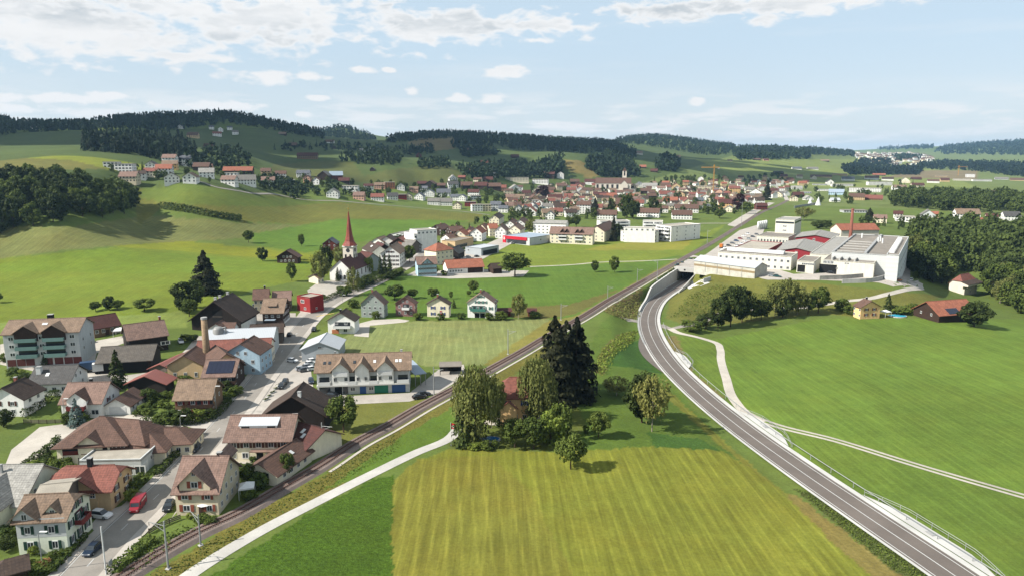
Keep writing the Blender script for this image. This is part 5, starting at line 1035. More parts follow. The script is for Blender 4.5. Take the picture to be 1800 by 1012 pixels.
h.band('R', 0, 5.4, CONCD, 'side_recess', -.6, .6)
h = block('great_hall', 'huge white factory hall with ribbed grey flat roof', (1463, 433), (1562, 440), 90, 14.5, 'metal', 'felt', 'factory', BR=(1580, 407.5), ang=FA); L, w = h.L / 2, h.w / 2
MB().box(L * .15, L * .15 + 1.5, -w + 1, w - 1, 14.1, 15.3).build('roof_upstand', CONCD, h.roofo); MB().box(-L + .5, -L + 1.5, -w + 1, w - 1, 14.1, 15.0).build('roof_upstand', CONCD, h.roofo)
for i in range(5): MB().box(-L * .9, L * .1, -w + 8 + i * 14, -w + 8.5 + i * 14, 14.1, 14.7).build('roof_rib', CONC, h.roofo)
for (x, y) in ((.3, .2), (.36, .3), (.5, .1), (-.5, .6)): MB().tube([(x * L, y * w, 14.1), (x * L, y * w, 17.5)], .5, 8).build('roof_duct', WHITE, h.roofo)
h = block('factory_wing', 'tall narrow white wing with roof ventilators beside the ravine wood', (1560, 433.4), (1582, 435), 90, 19.0, 'metal', 'felt', 'factory', BR=(1598, 405), ang=FA); L, w = h.L / 2, h.w / 2
for i in range(13): MB().box(-L + .6, L - 3, -w + 10 + i * 6.2, -w + 13.2 + i * 6.2, 18.6, 20.4).build('roof_ventilator', WHITE, h.roofo)
h.row('R', 12, 12, 2, 1, .85, frame='brown').row('R', 5, 6, 2, 1.4, .7, frame='brown'); h.door('L', -.2, 0, 5, 6, BLACK, 'loading_door')
for z in np.arange(2, 19, 2.4): h.band('F', z, .08, CONC, 'panel_joint', -1, 1, .03)
h = block('factory_building', 'pale terraced roof range between the red gables and the great hall', (1424, 441), (1462, 443.5), 60, 8.5, CR, 'lightgrey', 'factory', BR=(1493, 413), ang=FA)
h = block('factory_building', 'brown flat roofed hall with red wall beside the parked cars', (1281, 440.5), (1342, 443), 30, 6.0, 'darkred', 'gravel', 'factory', BR=(1372, 427.5), ang=FA)
h = H_('factory_building', 'nearer red fronted gable hall with pale grey roof', (1400, 434, 1415, 421), 9.5, 7.0, 24, 'darkred', 'lightgrey', 'factory', oh=.8); h.win(h.near(), 0, 4.8, 1.4, 2.2)
h = H_('factory_building', 'farther red fronted gable hall with small round window', (1433, 413, 1443, 404), 9.5, 7.0, 28, 'darkred', 'lightgrey', 'factory', oh=.8); h.win(h.near(), -.05, 5, 1.6, 1.6)
h = block('factory_tower', 'white square office tower of the factory', (1363.5, 386), (1397, 387.5), 14, 17.5, CR, 'lightgrey', 'tower', BR=(1404.5, 382.5), ang=FA)
for z in (4, 7.6, 11.2): h.row('F', z, 3, 1.2, 1.4, .12)
h.band('F', 14.2, 1.6, GLASS, 'window_band', -.96, .96); h.band('R', 14.2, 1.6, GLASS, 'window_band', -.96, .96)
h = block('office_range', 'low white office range with columns in front of the office tower', (1331, 415), (1386, 417.5), 12, 6.2, CR, 'felt', 'office', BR=(1398, 411), ang=FA); h.row('F', 1, 10, 1.6, 3, .9)
h = H_('factory_building', 'orange tiled factory building behind the brick chimney', (1469, 393.5, 1537, 394.8), 12, 7.5, 16, 'stone', 'orange', 'factory')
p = hit(1492, 449); o = MB().tube([(0, 0, -2), (0, 0, 12), (0, 0, 33)], [1.6, 1.25, .85], 14).build('factory_chimney', BRICKC, None, p, smooth=True); MB().tube([(0, 0, 32.6), (0, 0, 33.6)], [1.0, 1.0], 14).build('chimney_crown', BRICKC, o); tag(o, 'tall slender brick chimney of the factory', 'chimney')
def free_wall(name, label, pts, h, t, m):
    P = resample(np.array([hit(*p) for p in pts]), 3.0); Nn = normals2(P); V = []; Fc = []
    for i in range(len(P)):
        for sgn, z in ((1, -1.5), (1, h), (-1, h), (-1, -1.5)): V.append((*(P[i, :2] + Nn[i] * sgn * t / 2), P[i, 2] + z))
    for i in range(len(P) - 1):
        for k in range(3): Fc.append((i * 4 + k, i * 4 + k + 1, i * 4 + k + 5, i * 4 + k + 4))
    Fc += [(0, 1, 2, 3), tuple(len(V) - 4 + k for k in (3, 2, 1, 0))]
    return tag(obj(name, me(name, V, Fc, m)), label, 'wall')
STONE = mat('dry_stone', (150, 146, 138), 0.95, 'block', 0.25)
free_wall('retaining_wall', 'grey stone retaining wall below the long cream factory hall', [(1440, 492), (1490, 490), (1532, 486)], 2.4, .6, STONE); free_wall('retaining_wall', 'concrete ramp wall at the foot of the great hall', [(1480, 498), (1530, 496), (1556, 490)], 2.4, .5, CONC)
free_wall('retaining_wall', 'pale concrete apron wall beside the tunnel mouth', [(1236, 497), (1249, 493)], 2.4, .4, CONCW)
p = hit(366, 652); o = MB().tube([(0, 0, -1), (0, 0, 8), (0, 0, 18.5)], [1.3, 1.15, .95], 14).build('brick_chimney', mat('pale_brick', (158, 134, 106), .9, 'tile', .12), None, p, smooth=True); MB().tube([(0, 0, 18), (0, 0, 18.7)], 1.05, 14).build('chimney_crown', CONCD, o); tag(o, 'tall pale brick chimney rising among the village workshops', 'chimney')
p = hit(387, 622); o = MB().tube([(0, 0, 0), (0, 0, 9.5), (0, 0, 10.2)], [1.9, 1.9, 1.2], 12).build('silo', mat('silo_steel', (150, 150, 146), .5, var=.08), None, p, smooth=True); MB().tube([(1.4, 0, 9.8), (2.6, 0, 10.2), (2.8, 0, 8), (2.8, 0, 1)], .3, 8).build('silo_pipe', STEEL, o); tag(o, 'round grey metal silo with bent pipe behind the pale chimney', 'silo')
h = H_('workshop', 'tan workshop with striped brown roof left of the pale chimney', (322, 625, 345, 606), 8.6, 5.4, 11, 'tan', 'brown', 'workshop'); h.row(h.near(), 1.2, 3, 1, 1.6, .6); h.row('F', 1.2, 3)
h = H_('workshop', 'tan workshop with striped brown roof right of the pale chimney', (378, 604, 398, 622), 9, 5.6, 10, 'tan', 'brown', 'workshop'); h.row('F', 1.2, 3, 1, 1.6)
h = H_('workshop', 'small tan gabled workshop with red loft door in front of the hedge', (306, 634, 321, 625), 5.4, 3.2, 9, 'tan', 'brown', 'workshop'); h.door(h.near(), .0, 3.2, 1, 1, SHUT['red'], 'loft_door')
h = H_('workshop', 'long low shed with curved red metal roof beside the open barn', (280, 640, 322, 618), 4.6, 3.0, 8, 'greywood', 'redmetal', 'shed')
# distant landmark church
nv = H_('stone_church', 'large pale stone church with brown roof above the village', (1047, 313, 1110, 312), 27, 17, 22, 'stone', 'brown', 'church', oh=.5, hipL=0)
for i in range(6): nv.win('F', -.88 + i * .28, 6, 4.2, 8.5, frame='brown')
x = nv.L / 2 * .62; MB().box(x - 4, x + 4, 2, 10, -2, 40).build('tower', WALL['stone'], nv.root); V = [(x - 4.3, 1.7, 40), (x + 4.3, 1.7, 40), (x + 4.3, 10.3, 40), (x - 4.3, 10.3, 40), (x, 1.7, 47), (x, 10.3, 47)]; obj('tower_roof', me('tower_roof', V, [(0, 1, 4), (2, 3, 5), (1, 2, 5, 4), (3, 0, 4, 5)], ROOF['brown']), nv.root)
obj('belfry_opening', box_mesh('belfry_opening', BLACK, -.5, .5, -.1, .02, 0, 1), nv.root, (x, 1.98, 31), 0, (2.8, 1, 5.5)); MB().tube([(0, -.12, 0), (0, 0, 0)], 1.6, 14).build('clock_face', CLOCK, nv.root, (x, 1.98, 38.2))
V = [(x - 7, -13, -2), (x + 7, -13, -2), (x + 7, -13, 15), (x, -13, 22), (x - 7, -13, 15), (x - 7, -5, -2), (x + 7, -5, -2), (x + 7, -5, 15), (x, -5, 22), (x - 7, -5, 15)]; obj('transept', me('transept', V, [(0, 1, 2, 3, 4), (1, 6, 7, 2), (5, 0, 4, 9)], WALL['stone']), nv.root); obj('transept_roof', me('transept_roof', [(x - 7.4, -13.4, 14.8), (x, -13.4, 22.3), (x + 7.4, -13.4, 14.8), (x - 7.4, -4, 14.8), (x, -1, 22.3), (x + 7.4, -4, 14.8)], [(0, 1, 4, 3), (1, 2, 5, 4)], ROOF['brown']), nv.root)
# tower cranes
CRANE = mat('crane_yellow', (206, 152, 72), .6, var=.05)
def crane(px, py, top, left, right, label):
    p = hit(px, py); D = p[1]; H = (py - top) * D / F * 1.02; r = empty('tower_crane', p); s = D / F
    mb = MB()
    for a in (-.7, .7):
        for b in (-.7, .7): mb.box(a - .16, a + .16, b - .16, b + .16, -1, H)
    for z in np.arange(0, H - 2, 2.2): mb.tube([(-.7, -.7, z), (.7, -.7, z + 2.2)], .1, 4); mb.tube([(-.7, .7, z), (-.7, -.7, z + 2.2)], .1, 4)
    mb.build('mast', CRANE, r); MB().box((left - px) * s, (right - px) * s, -.6, .6, H - 1.2, H + .2).build('jib', CRANE, r); MB().box(-.9, .9, -.9, .9, H + .2, H + 4).build('tower_head', CRANE, r); MB().box((right - px) * s - 3, (right - px) * s, -.8, .8, H - 3.2, H - 1.2).build('counterweight', CONCD, r); tag(r, label, 'crane')
crane(1253, 346, 296, 1231, 1262, 'yellow tower crane over the village roofs'); crane(1684, 309, 294, 1682, 1699, 'distant yellow tower crane beside the gravel works')
# ------------------------------------------------------------------ houses of the village beyond, listed as seen: x, foot y, width, side-on or gable-on, wall, roof, storeys
ORD = 'first second third fourth fifth sixth seventh eighth ninth tenth eleventh twelfth thirteenth fourteenth fifteenth sixteenth seventeenth eighteenth nineteenth twentieth'.split()
for t_, e_ in (('twenty', 'twentieth'), ('thirty', 'thirtieth'), ('forty', 'fortieth'), ('fifty', 'fiftieth'), ('sixty', 'sixtieth'), ('seventy', 'seventieth'), ('eighty', 'eightieth'), ('ninety', 'ninetieth')):
    if t_ != 'twenty': ORD.append(e_)
    ORD += [t_ + '-' + w for w in ORD[:9]]
PEND = []       # (object, description, place, px, group, category)
def later(o, desc, place, px, group, cat): PEND.append((o, desc, place, px, group, cat))
def finish_labels():
    by = {}
    for r in PEND: by.setdefault((r[1], r[2]), []).append(r)
    for (d, pl), rows in by.items():
        rows.sort(key=lambda r: r[3]); n = len(rows)
        for i, r in enumerate(rows):
            t = f'{d} {pl}' if n == 1 else f'leftmost {d} {pl}' if i == 0 else f'rightmost {d} {pl}' if i == n - 1 else f'{d} {pl}, {ORD[i] if i < len(ORD) else "inner"} from left'
            tag(r[0], t, r[5], r[4])
WN = dict(white='white', cream='cream', grey='grey', beige='beige', tan='tan', ochre='ochre', pink='pink', blue='blue', red='red', wood='timber', black='dark timber', stone='stone', orange='orange', redwood='red timber', brown='brown', palegreen='pale', steel='pale metal')
RN = dict(brown='brown', dark='dark brown', pink='pinkish', red='red', orange='orange', grey='grey', darkgrey='dark grey', tan='tan', maroon='maroon', slate='slate', lightgrey='pale grey', white='white', gravel='flat', felt='flat', bluegrey='blue grey')
USED = []
def far_house(px, py, w, st, wall, roof, fl, place, group='houses of the village', rot=None, name='village_house', cat='house'):
    p = hit(px, py); D = math.hypot(p[0], p[1]); W = w * p[1] / F
    USED.append((p[0], p[1], W)); flat = st == 'f'
    ev = 2.75 * fl; dep = (np.clip(W * .75, 8, 14) if st in 'sf' else max(W, 6.5)); L = (W if st in 'sf' else np.clip(W * 1.15, 8, 18))
    rise = 0 if flat else dep * random.uniform(.30, .40)
    if rot is None: rot = random.uniform(-.22, .22)
    face = -math.atan2(p[0], p[1]) * .6 + rot + (0 if st in 'sf' else math.pi / 2)
    off = (dep if st in 'sf' else L) / 2 * .8; q = p[:2] + p[:2] / D * off; z = float(height(*q)); r = empty(name, (q[0], q[1], min(z, p[2] + 1.5)), face)
    l, d = L / 2, dep / 2; mb = MB(); H = ev + rise
    V = [(-l, -d, -3), (l, -d, -3), (l, d, -3), (-l, d, -3), (-l, -d, ev), (l, -d, ev), (l, d, ev), (-l, d, ev)]; Fc = [(0, 1, 5, 4), (2, 3, 7, 6)]
    if flat: Fc += [(1, 2, 6, 5), (3, 0, 4, 7), (4, 5, 6, 7)]
    else: V += [(-l, 0, H), (l, 0, H)]; Fc += [(1, 2, 6, 9, 5), (3, 0, 4, 8, 7)]
    mb.add(V, Fc, 0)
    for f in range(fl):
        z0 = f * 2.75 + .9
        for sx, n in ((-1, max(2, int(L / 3))), (1, max(2, int(L / 3)))):
            for i in range(n):
                c = -l + (i + .5) * L / n; ww = .62 if not flat else 1.0; y = sx * (d + .04); a = [(c - ww, y, z0), (c + ww, y, z0), (c + ww, y, z0 + 1.35), (c - ww, y, z0 + 1.35)]; mb.add(a if sx < 0 else a[::-1], [(0, 1, 2, 3)], 1)
        for sx, n in ((-1, max(2, int(dep / 3))), (1, max(2, int(dep / 3)))):
            for i in range(n):
                c = -d + (i + .5) * dep / n; x = sx * (l + .04); a = [(x, c - .62, z0), (x, c + .62, z0), (x, c + .62, z0 + 1.35), (x, c - .62, z0 + 1.35)]; mb.add(a if sx > 0 else a[::-1], [(0, 1, 2, 3)], 1)
    if not flat and rise > 2.6:
        for sx in (-1, 1): x = sx * (l + .04); a = [(x, -.6, ev + .5), (x, .6, ev + .5), (x, .6, ev + 1.6), (x, -.6, ev + 1.6)]; mb.add(a if sx > 0 else a[::-1], [(0, 1, 2, 3)], 1)
    mb.build('wall', [WALL[wall], GLASS], r)
    rb = MB(); o = .6
    if flat: rb.box(-l - .25, l + .25, -d - .25, d + .25, ev + .02, ev + .5)
    else:
        sl = rise / d; Y = d + o; X = l + o; ze = H - sl * Y + .12; V = [(-X, -Y, ze), (X, -Y, ze), (X, 0, H + .12), (-X, 0, H + .12), (-X, Y, ze), (X, Y, ze)]; V += [(a, b, c - .25) for a, b, c in V]
        rb.add(V, [(0, 1, 2, 3), (3, 2, 5, 4), (7, 6, 9, 8), (8, 9, 10, 11), (0, 6, 7, 1), (5, 11, 10, 4), (1, 7, 8, 2), (2, 8, 11, 5), (0, 3, 9, 6), (3, 4, 10, 9)])
        if random.random() < .7: cxx = random.uniform(-.5, .5) * l; rb.box(cxx - .4, cxx + .4, .3, 1.1, H - 1.5, H + 1.0)
    rb.build('roof', ROOF[roof], r)
    kind = 'building' if flat else 'house'
    later(r, f'{WN[wall]} {kind} with {RN[roof]} roof', place, px, group, cat); return r
HILL = 'on the hillside terrace'; MIDL = 'above the sloping meadow'; LOWR = 'along the meadow edge road'; CORE = 'in the village centre'; EAST = 'right of the stone church'; WESTV = 'below the timber hamlet'; FARM = 'among the hill farms'; INDU = 'beyond the railway station'; RAVI = 'above the wooded ravine'
for t in ((198, 297, 24, 'f', 'white', 'gravel', 2), (222, 306, 28, 'f', 'white', 'gravel', 3), (229, 323, 28, 's', 'beige', 'pink', 2), (247, 317, 20, 's', 'white', 'dark', 2), (267, 312, 22, 's', 'cream', 'red', 2), (268, 300, 17, 'g', 'white', 'darkgrey', 2), (290, 307, 26, 's', 'white', 'orange', 2), (303, 324, 24, 'g', 'white', 'dark', 2), (337, 323, 22, 'g', 'white', 'brown', 2), (300, 298, 24, 's', 'ochre', 'tan', 2), (300, 291, 22, 's', 'white', 'pink', 3), (326, 293, 24, 's', 'white', 'slate', 3), (356, 302, 26, 's', 'wood', 'brown', 2), (366, 302, 16, 's', 'tan', 'brown', 2), (364, 313, 24, 's', 'white', 'lightgrey', 2), (420, 309, 48, 's', 'wood', 'orange', 2), (408, 314, 24, 'f', 'white', 'gravel', 2), (404, 326, 24, 's', 'white', 'pink', 2), (434, 326, 30, 's', 'white', 'grey', 2)): far_house(*t, HILL)
for t in ((472, 326, 22, 's', 'white', 'pink', 2), (468, 309, 16, 's', 'tan', 'brown', 2), (494, 314, 18, 's', 'white', 'brown', 2), (507, 322, 22, 'f', 'cream', 'gravel', 1), (534, 313, 22, 's', 'white', 'slate', 2), (541, 321, 12, 'g', 'pink', 'brown', 2), (557, 325, 12, 'g', 'white', 'brown', 2), (571, 317, 19, 'g', 'wood', 'grey', 2), (591, 316, 22, 's', 'redwood', 'bluegrey', 2), (616, 336, 28, 'f', 'white', 'gravel', 2), (586, 348, 20, 'g', 'white', 'grey', 2), (632, 352, 19, 's', 'pink', 'pink', 2), (664, 354, 22, 's', 'white', 'red', 2), (668, 333, 18, 's', 'pink', 'tan', 2), (685, 332, 17, 'f', 'orange', 'gravel', 3), (605, 322, 18, 's', 'wood', 'maroon', 1), (648, 334, 16, 's', 'white', 'maroon', 2)): far_house(*t, MIDL)
for t in ((700, 350, 28, 'f', 'red', 'felt', 2), (718, 352, 13, 'g', 'cream', 'darkgrey', 2), (738, 352, 16, 'g', 'white', 'slate', 2), (755, 346, 18, 'g', 'white', 'slate', 2), (744, 338, 16, 's', 'grey', 'slate', 2), (780, 346, 24, 's', 'white', 'slate', 2), (763, 361, 21, 's', 'white', 'grey', 2), (785, 362, 20, 's', 'white', 'grey', 2), (801, 353, 17, 's', 'white', 'slate', 2), (813, 354, 15, 'g', 'white', 'slate', 2), (804, 368, 14, 'g', 'cream', 'brown', 2), (827, 363, 20, 'f', 'red', 'felt', 2), (838, 372, 19, 'f', 'white', 'gravel', 3), (855, 372, 15, 'f', 'beige', 'gravel', 3), (872, 371, 18, 's', 'grey', 'slate', 3), (705, 335, 13, 'g', 'white', 'slate', 2), (728, 339, 15, 's', 'pink', 'tan', 2), (690, 352, 18, 's', 'white', 'darkgrey', 2), (836, 352, 18, 'f', 'steel', 'felt', 2), (885, 374, 16, 's', 'white', 'slate', 2)): far_house(*t, LOWR)
for t in ((758, 331, 17, 'g', 'black', 'brown', 2), (796, 331, 18, 's', 'white', 'darkgrey', 2), (796, 321, 14, 'g', 'white', 'lightgrey', 2), (833, 345, 19, 's', 'white', 'maroon', 2), (820, 333, 20, 's', 'black', 'brown', 2), (846, 333, 22, 's', 'wood', 'maroon', 2), (868, 334, 24, 's', 'wood', 'brown', 2), (882, 336, 16, 's', 'brown', 'red', 2), (832, 307, 12, 's', 'white', 'red', 2), (845, 309, 11, 'g', 'white', 'tan', 2), (865, 310, 11, 's', 'white', 'slate', 2), (858, 322, 16, 's', 'wood', 'maroon', 2), (840, 322, 14, 's', 'cream', 'brown', 2), (776, 333, 14, 's', 'wood', 'brown', 2), (742, 327, 16, 's', 'wood', 'maroon', 1), (812, 315, 12, 's', 'wood', 'red', 1)): far_house(*t, WESTV)
for t in ((909, 321, 40, 'f', 'cream', 'gravel', 3), (950, 324, 28, 'f', 'white', 'gravel', 3), (966, 314, 18, 's', 'wood', 'maroon', 3), (985, 314, 12, 'g', 'white', 'maroon', 3), (905, 337, 19, 'g', 'white', 'lightgrey', 2), (896, 353, 17, 's', 'tan', 'pink', 2), (938, 359, 32, 'f', 'grey', 'felt', 2), (911, 374, 13, 'g', 'grey', 'slate', 2), (923, 374, 13, 'g', 'grey', 'slate', 2), (940, 375, 15, 'g', 'grey', 'slate', 2), (954, 375, 13, 'g', 'blue', 'slate', 2), (975, 357, 26, 's', 'white', 'maroon', 3), (999, 353, 15, 's', 'ochre', 'red', 3), (967, 342, 17, 's', 'tan', 'brown', 3), (986, 335, 17, 's', 'beige', 'brown', 3), (1004, 342, 16, 's', 'beige', 'red', 3), (1013, 352, 14, 'g', 'beige', 'maroon', 3), (1026, 376, 24, 's', 'white', 'brown', 4), (1003, 382, 20, 's', 'white', 'dark', 2), (996, 369, 21, 's', 'white', 'red', 2), (967, 386, 15, 'g', 'white', 'grey', 2), (978, 380, 22, 's', 'cream', 'red', 2), (932, 380, 22, 'g', 'white', 'orange', 2), (1067, 386, 34, 's', 'white', 'brown', 2), (1055, 350, 24, 's', 'tan', 'maroon', 3), (1032, 340, 19, 's', 'white', 'brown', 2), (925, 345, 15, 's', 'cream', 'maroon', 2), (945, 340, 16, 'g', 'cream', 'dark', 2), (1020, 331, 16, 's', 'beige', 'maroon', 2), (1037, 325, 18, 's', 'white', 'maroon', 2), (1010, 325, 16, 's', 'wood', 'brown', 2), (1075, 350, 17, 's', 'pink', 'orange', 2), (1040, 362, 16, 'g', 'white', 'red', 2), (1080, 366, 15, 's', 'tan', 'brown', 2), (1094, 372, 15, 'g', 'white', 'maroon', 2), (1018, 362, 14, 's', 'white', 'brown', 2), (942, 368, 14, 's', 'cream', 'red', 2)): far_house(*t, CORE)
for t in ((1122, 364, 19, 's', 'white', 'red', 2), (1140, 382, 38, 's', 'white', 'brown', 2), (1166, 374, 15, 's', 'white', 'brown', 2), (1178, 360, 25, 's', 'white', 'orange', 2), (1206, 374, 40, 's', 'white', 'brown', 2), (1198, 386, 34, 's', 'white', 'brown', 2), (1246, 368, 15, 'g', 'white', 'slate', 1), (1275, 368, 24, 's', 'ochre', 'maroon', 3), (1281, 373, 22, 'g', 'cream', 'lightgrey', 1), (1197, 350, 13, 'g', 'tan', 'red', 3), (1172, 347, 27, 's', 'white', 'red', 2), (1135, 341, 18, 's', 'wood', 'brown', 2), (1125, 330, 13, 'g', 'white', 'slate', 2), (1170, 331, 17, 's', 'pink', 'brown', 2), (1188, 333, 17, 'g', 'tan', 'red', 2), (1207, 338, 17, 'g', 'white', 'dark', 2), (1232, 335, 50, 'f', 'beige', 'gravel', 3), (1256, 350, 18, 's', 'cream', 'tan', 2), (1240, 352, 15, 'g', 'white', 'orange', 2), (1228, 358, 15, 's', 'blue', 'slate', 2), (1262, 342, 16, 's', 'white', 'slate', 2), (1290, 341, 19, 's', 'ochre', 'red', 4), (1145, 350, 15, 's', 'wood', 'brown', 2), (1143, 332, 24, 's', 'white', 'lightgrey', 2), (1290, 357, 17, 's', 'cream', 'pink', 2), (1308, 353, 17, 's', 'beige', 'brown', 2), (1328, 347, 22, 'g', 'white', 'pink', 3), (1337, 369, 19, 's', 'redwood', 'maroon', 2), (1318, 338, 17, 's', 'white', 'grey', 2), (1305, 360, 15, 's', 'pink', 'red', 2), (1360, 343, 15, 's', 'beige', 'maroon', 3), (1368, 347, 14, 'g', 'cream', 'brown', 2), (1218, 347, 14, 's', 'pink', 'red', 2), (1108, 350, 14, 's', 'pink', 'orange', 2), (1156, 362, 14, 's', 'beige', 'brown', 2), (1222, 366, 14, 's', 'white', 'orange', 2)): far_house(*t, EAST)
for t in ((1400, 333, 18, 's', 'white', 'lightgrey', 1), (1410, 326, 14, 's', 'tan', 'orange', 2), (1440, 326, 22, 'f', 'grey', 'felt', 1), (1458, 326, 12, 'g', 'white', 'darkgrey', 3), (1480, 328, 36, 'f', 'white', 'gravel', 2), (1520, 338, 50, 'f', 'white', 'gravel', 3), (1545, 326, 40, 'f', 'white', 'gravel', 3), (1470, 343, 24, 's', 'blue', 'bluegrey', 2), (1505, 352, 24, 's', 'tan', 'brown', 2), (1535, 352, 28, 's', 'brown', 'red', 1), (1402, 348, 18, 's', 'wood', 'maroon', 2), (1420, 352, 14, 'g', 'white', 'lightgrey', 1), (1467, 355, 15, 's', 'white', 'white', 1), (1395, 354, 12, 'g', 'cream', 'tan', 2), (1443, 312, 34, 's', 'tan', 'brown', 1), (1476, 309, 24, 'f', 'tan', 'gravel', 2), (1400, 298, 16, 's', 'white', 'slate', 1), (1428, 298, 18, 's', 'white', 'grey', 1), (1368, 306, 16, 's', 'wood', 'darkgrey', 1), (1560, 318, 18, 's', 'white', 'dark', 2), (1590, 322, 16, 'g', 'cream', 'grey', 2), (1640, 322, 18, 's', 'white', 'brown', 2), (1610, 316, 16, 's', 'wood', 'maroon', 1), (1660, 320, 14, 's', 'tan', 'maroon', 2), (1500, 374, 40, 'f', 'grey', 'felt', 1), (1580, 334, 22, 's', 'white', 'tan', 2), (1612, 330, 20, 's', 'cream', 'maroon', 2), (1690, 318, 26, 'f', 'stone', 'gravel', 2), (1725, 319, 30, 'f', 'white', 'gravel', 2), (1705, 312, 14, 'f', 'white', 'felt', 4), (1760, 316, 20, 's', 'grey', 'grey', 1), (1790, 318, 24, 's', 'tan', 'brown', 1), (1655, 311, 18, 'f', 'tan', 'gravel', 1), (1545, 309, 20, 's', 'wood', 'orange', 1), (1490, 318, 20, 's', 'white', 'slate', 2), (1532, 316, 22, 's', 'white', 'brown', 2), (1415, 340, 20, 'f', 'steel', 'gravel', 1), (1450, 336, 26, 'f', 'white', 'white', 1), (1387, 322, 16, 's', 'white', 'brown', 2), (1376, 314, 14, 's', 'tan', 'maroon', 2)): far_house(*t, INDU, 'houses beyond the station')
for t in ((1546, 392, 20, 's', 'cream', 'pink', 2), (1590, 390, 30, 'f', 'white', 'gravel', 2), (1578, 384, 14, 's', 'white', 'maroon', 2), (1630, 386, 22, 'g', 'grey', 'grey', 2), (1640, 384, 14, 's', 'tan', 'orange', 2), (1697, 388, 38, 's', 'white', 'tan', 3), (1717, 392, 17, 's', 'tan', 'orange', 1), (1742, 388, 18, 's', 'beige', 'maroon', 2), (1775, 388, 26, 's', 'white', 'darkgrey', 2), (1752, 344, 16, 's', 'white', 'tan', 2)): far_house(*t, RAVI, 'houses above the ravine')
for t in ((372, 228, 8, 's', 'white', 'slate', 2), (388, 232, 8, 'g', 'white', 'grey', 2), (382, 240, 14, 's', 'white', 'red', 2), (340, 243, 18, 's', 'tan', 'brown', 2), (414, 237, 10, 's', 'white', 'grey', 2), (404, 229, 8, 's', 'white', 'slate', 2), (318, 227, 7, 'g', 'white', 'slate', 2), (368, 261, 16, 's', 'wood', 'maroon', 1), (497, 238, 12, 's', 'wood', 'tan', 1), (580, 252, 14, 's', 'white', 'brown', 1), (541, 280, 34, 's', 'brown', 'maroon', 2), (515, 258, 14, 's', 'wood', 'brown', 1), (587, 262, 8, 'g', 'wood', 'maroon', 1), (655, 268, 44, 's', 'grey', 'lightgrey', 1), (736, 277, 9, 'g', 'redwood', 'maroon', 2), (655, 301, 8, 'g', 'greywood' if False else 'wood', 'grey', 1), (852, 291, 14, 's', 'wood', 'orange', 2), (905, 278, 13, 's', 'wood', 'maroon', 1), (820, 266, 12, 's', 'wood', 'brown', 1), (843, 268, 12, 's', 'wood', 'maroon', 1), (1123, 272, 12, 's', 'stone', 'tan', 2), (1130, 296, 11, 's', 'wood', 'orange', 1), (1150, 303, 12, 's', 'wood', 'maroon', 1), (1166, 299, 9, 'g', 'redwood', 'red', 1), (1190, 277, 12, 's', 'cream', 'tan', 1), (1330, 282, 12, 's', 'wood', 'brown', 1), (1346, 283, 9, 's', 'pink', 'maroon', 1), (60, 229, 7, 's', 'white', 'slate', 2), (98, 226, 12, 's', 'white', 'slate', 2), (1283, 284, 8, 's', 'cream', 'tan', 1), (1450, 284, 14, 's', 'wood', 'tan', 1)): far_house(*t, FARM, 'hill farms')
# fill between the listed houses where the village is dense
def fill(poly, n, gap, place, roofs, walls, wpx=(12, 19)):
    xs = [p[0] for p in poly]; ys = [p[1] for p in poly]; k = 0
    for _ in range(n * 40):
        if k >= n: break
        x, y = random.uniform(min(xs), max(xs)), random.uniform(min(ys), max(ys))
        if not inpoly(np.array(x), np.array(y), poly): continue
        p = hit(x, y)
        if any((p[0] - a) ** 2 + (p[1] - b) ** 2 < (gap + c * .5) ** 2 for a, b, c in USED): continue
        far_house(x, y, random.uniform(9.5, 15) * F / p[1], random.choice('ssg'), random.choice(walls), random.choice(roofs), random.choice((2, 2, 3)), place); k += 1
fill([(900, 335), (1040, 325), (1130, 328), (1370, 326), (1375, 340), (1290, 362), (1110, 358), (900, 366)], 46, 9, 'between the village roofs', ['brown', 'brown', 'pink', 'red', 'orange', 'grey', 'tan'], ['white', 'white', 'white', 'cream', 'cream', 'beige', 'pink'])
fill([(1150, 318), (1370, 312), (1500, 318), (1370, 328), (1150, 330)], 22, 12, 'at the far village edge', ['brown', 'maroon', 'pink', 'tan', 'orange'], ['white', 'cream', 'beige', 'tan'])
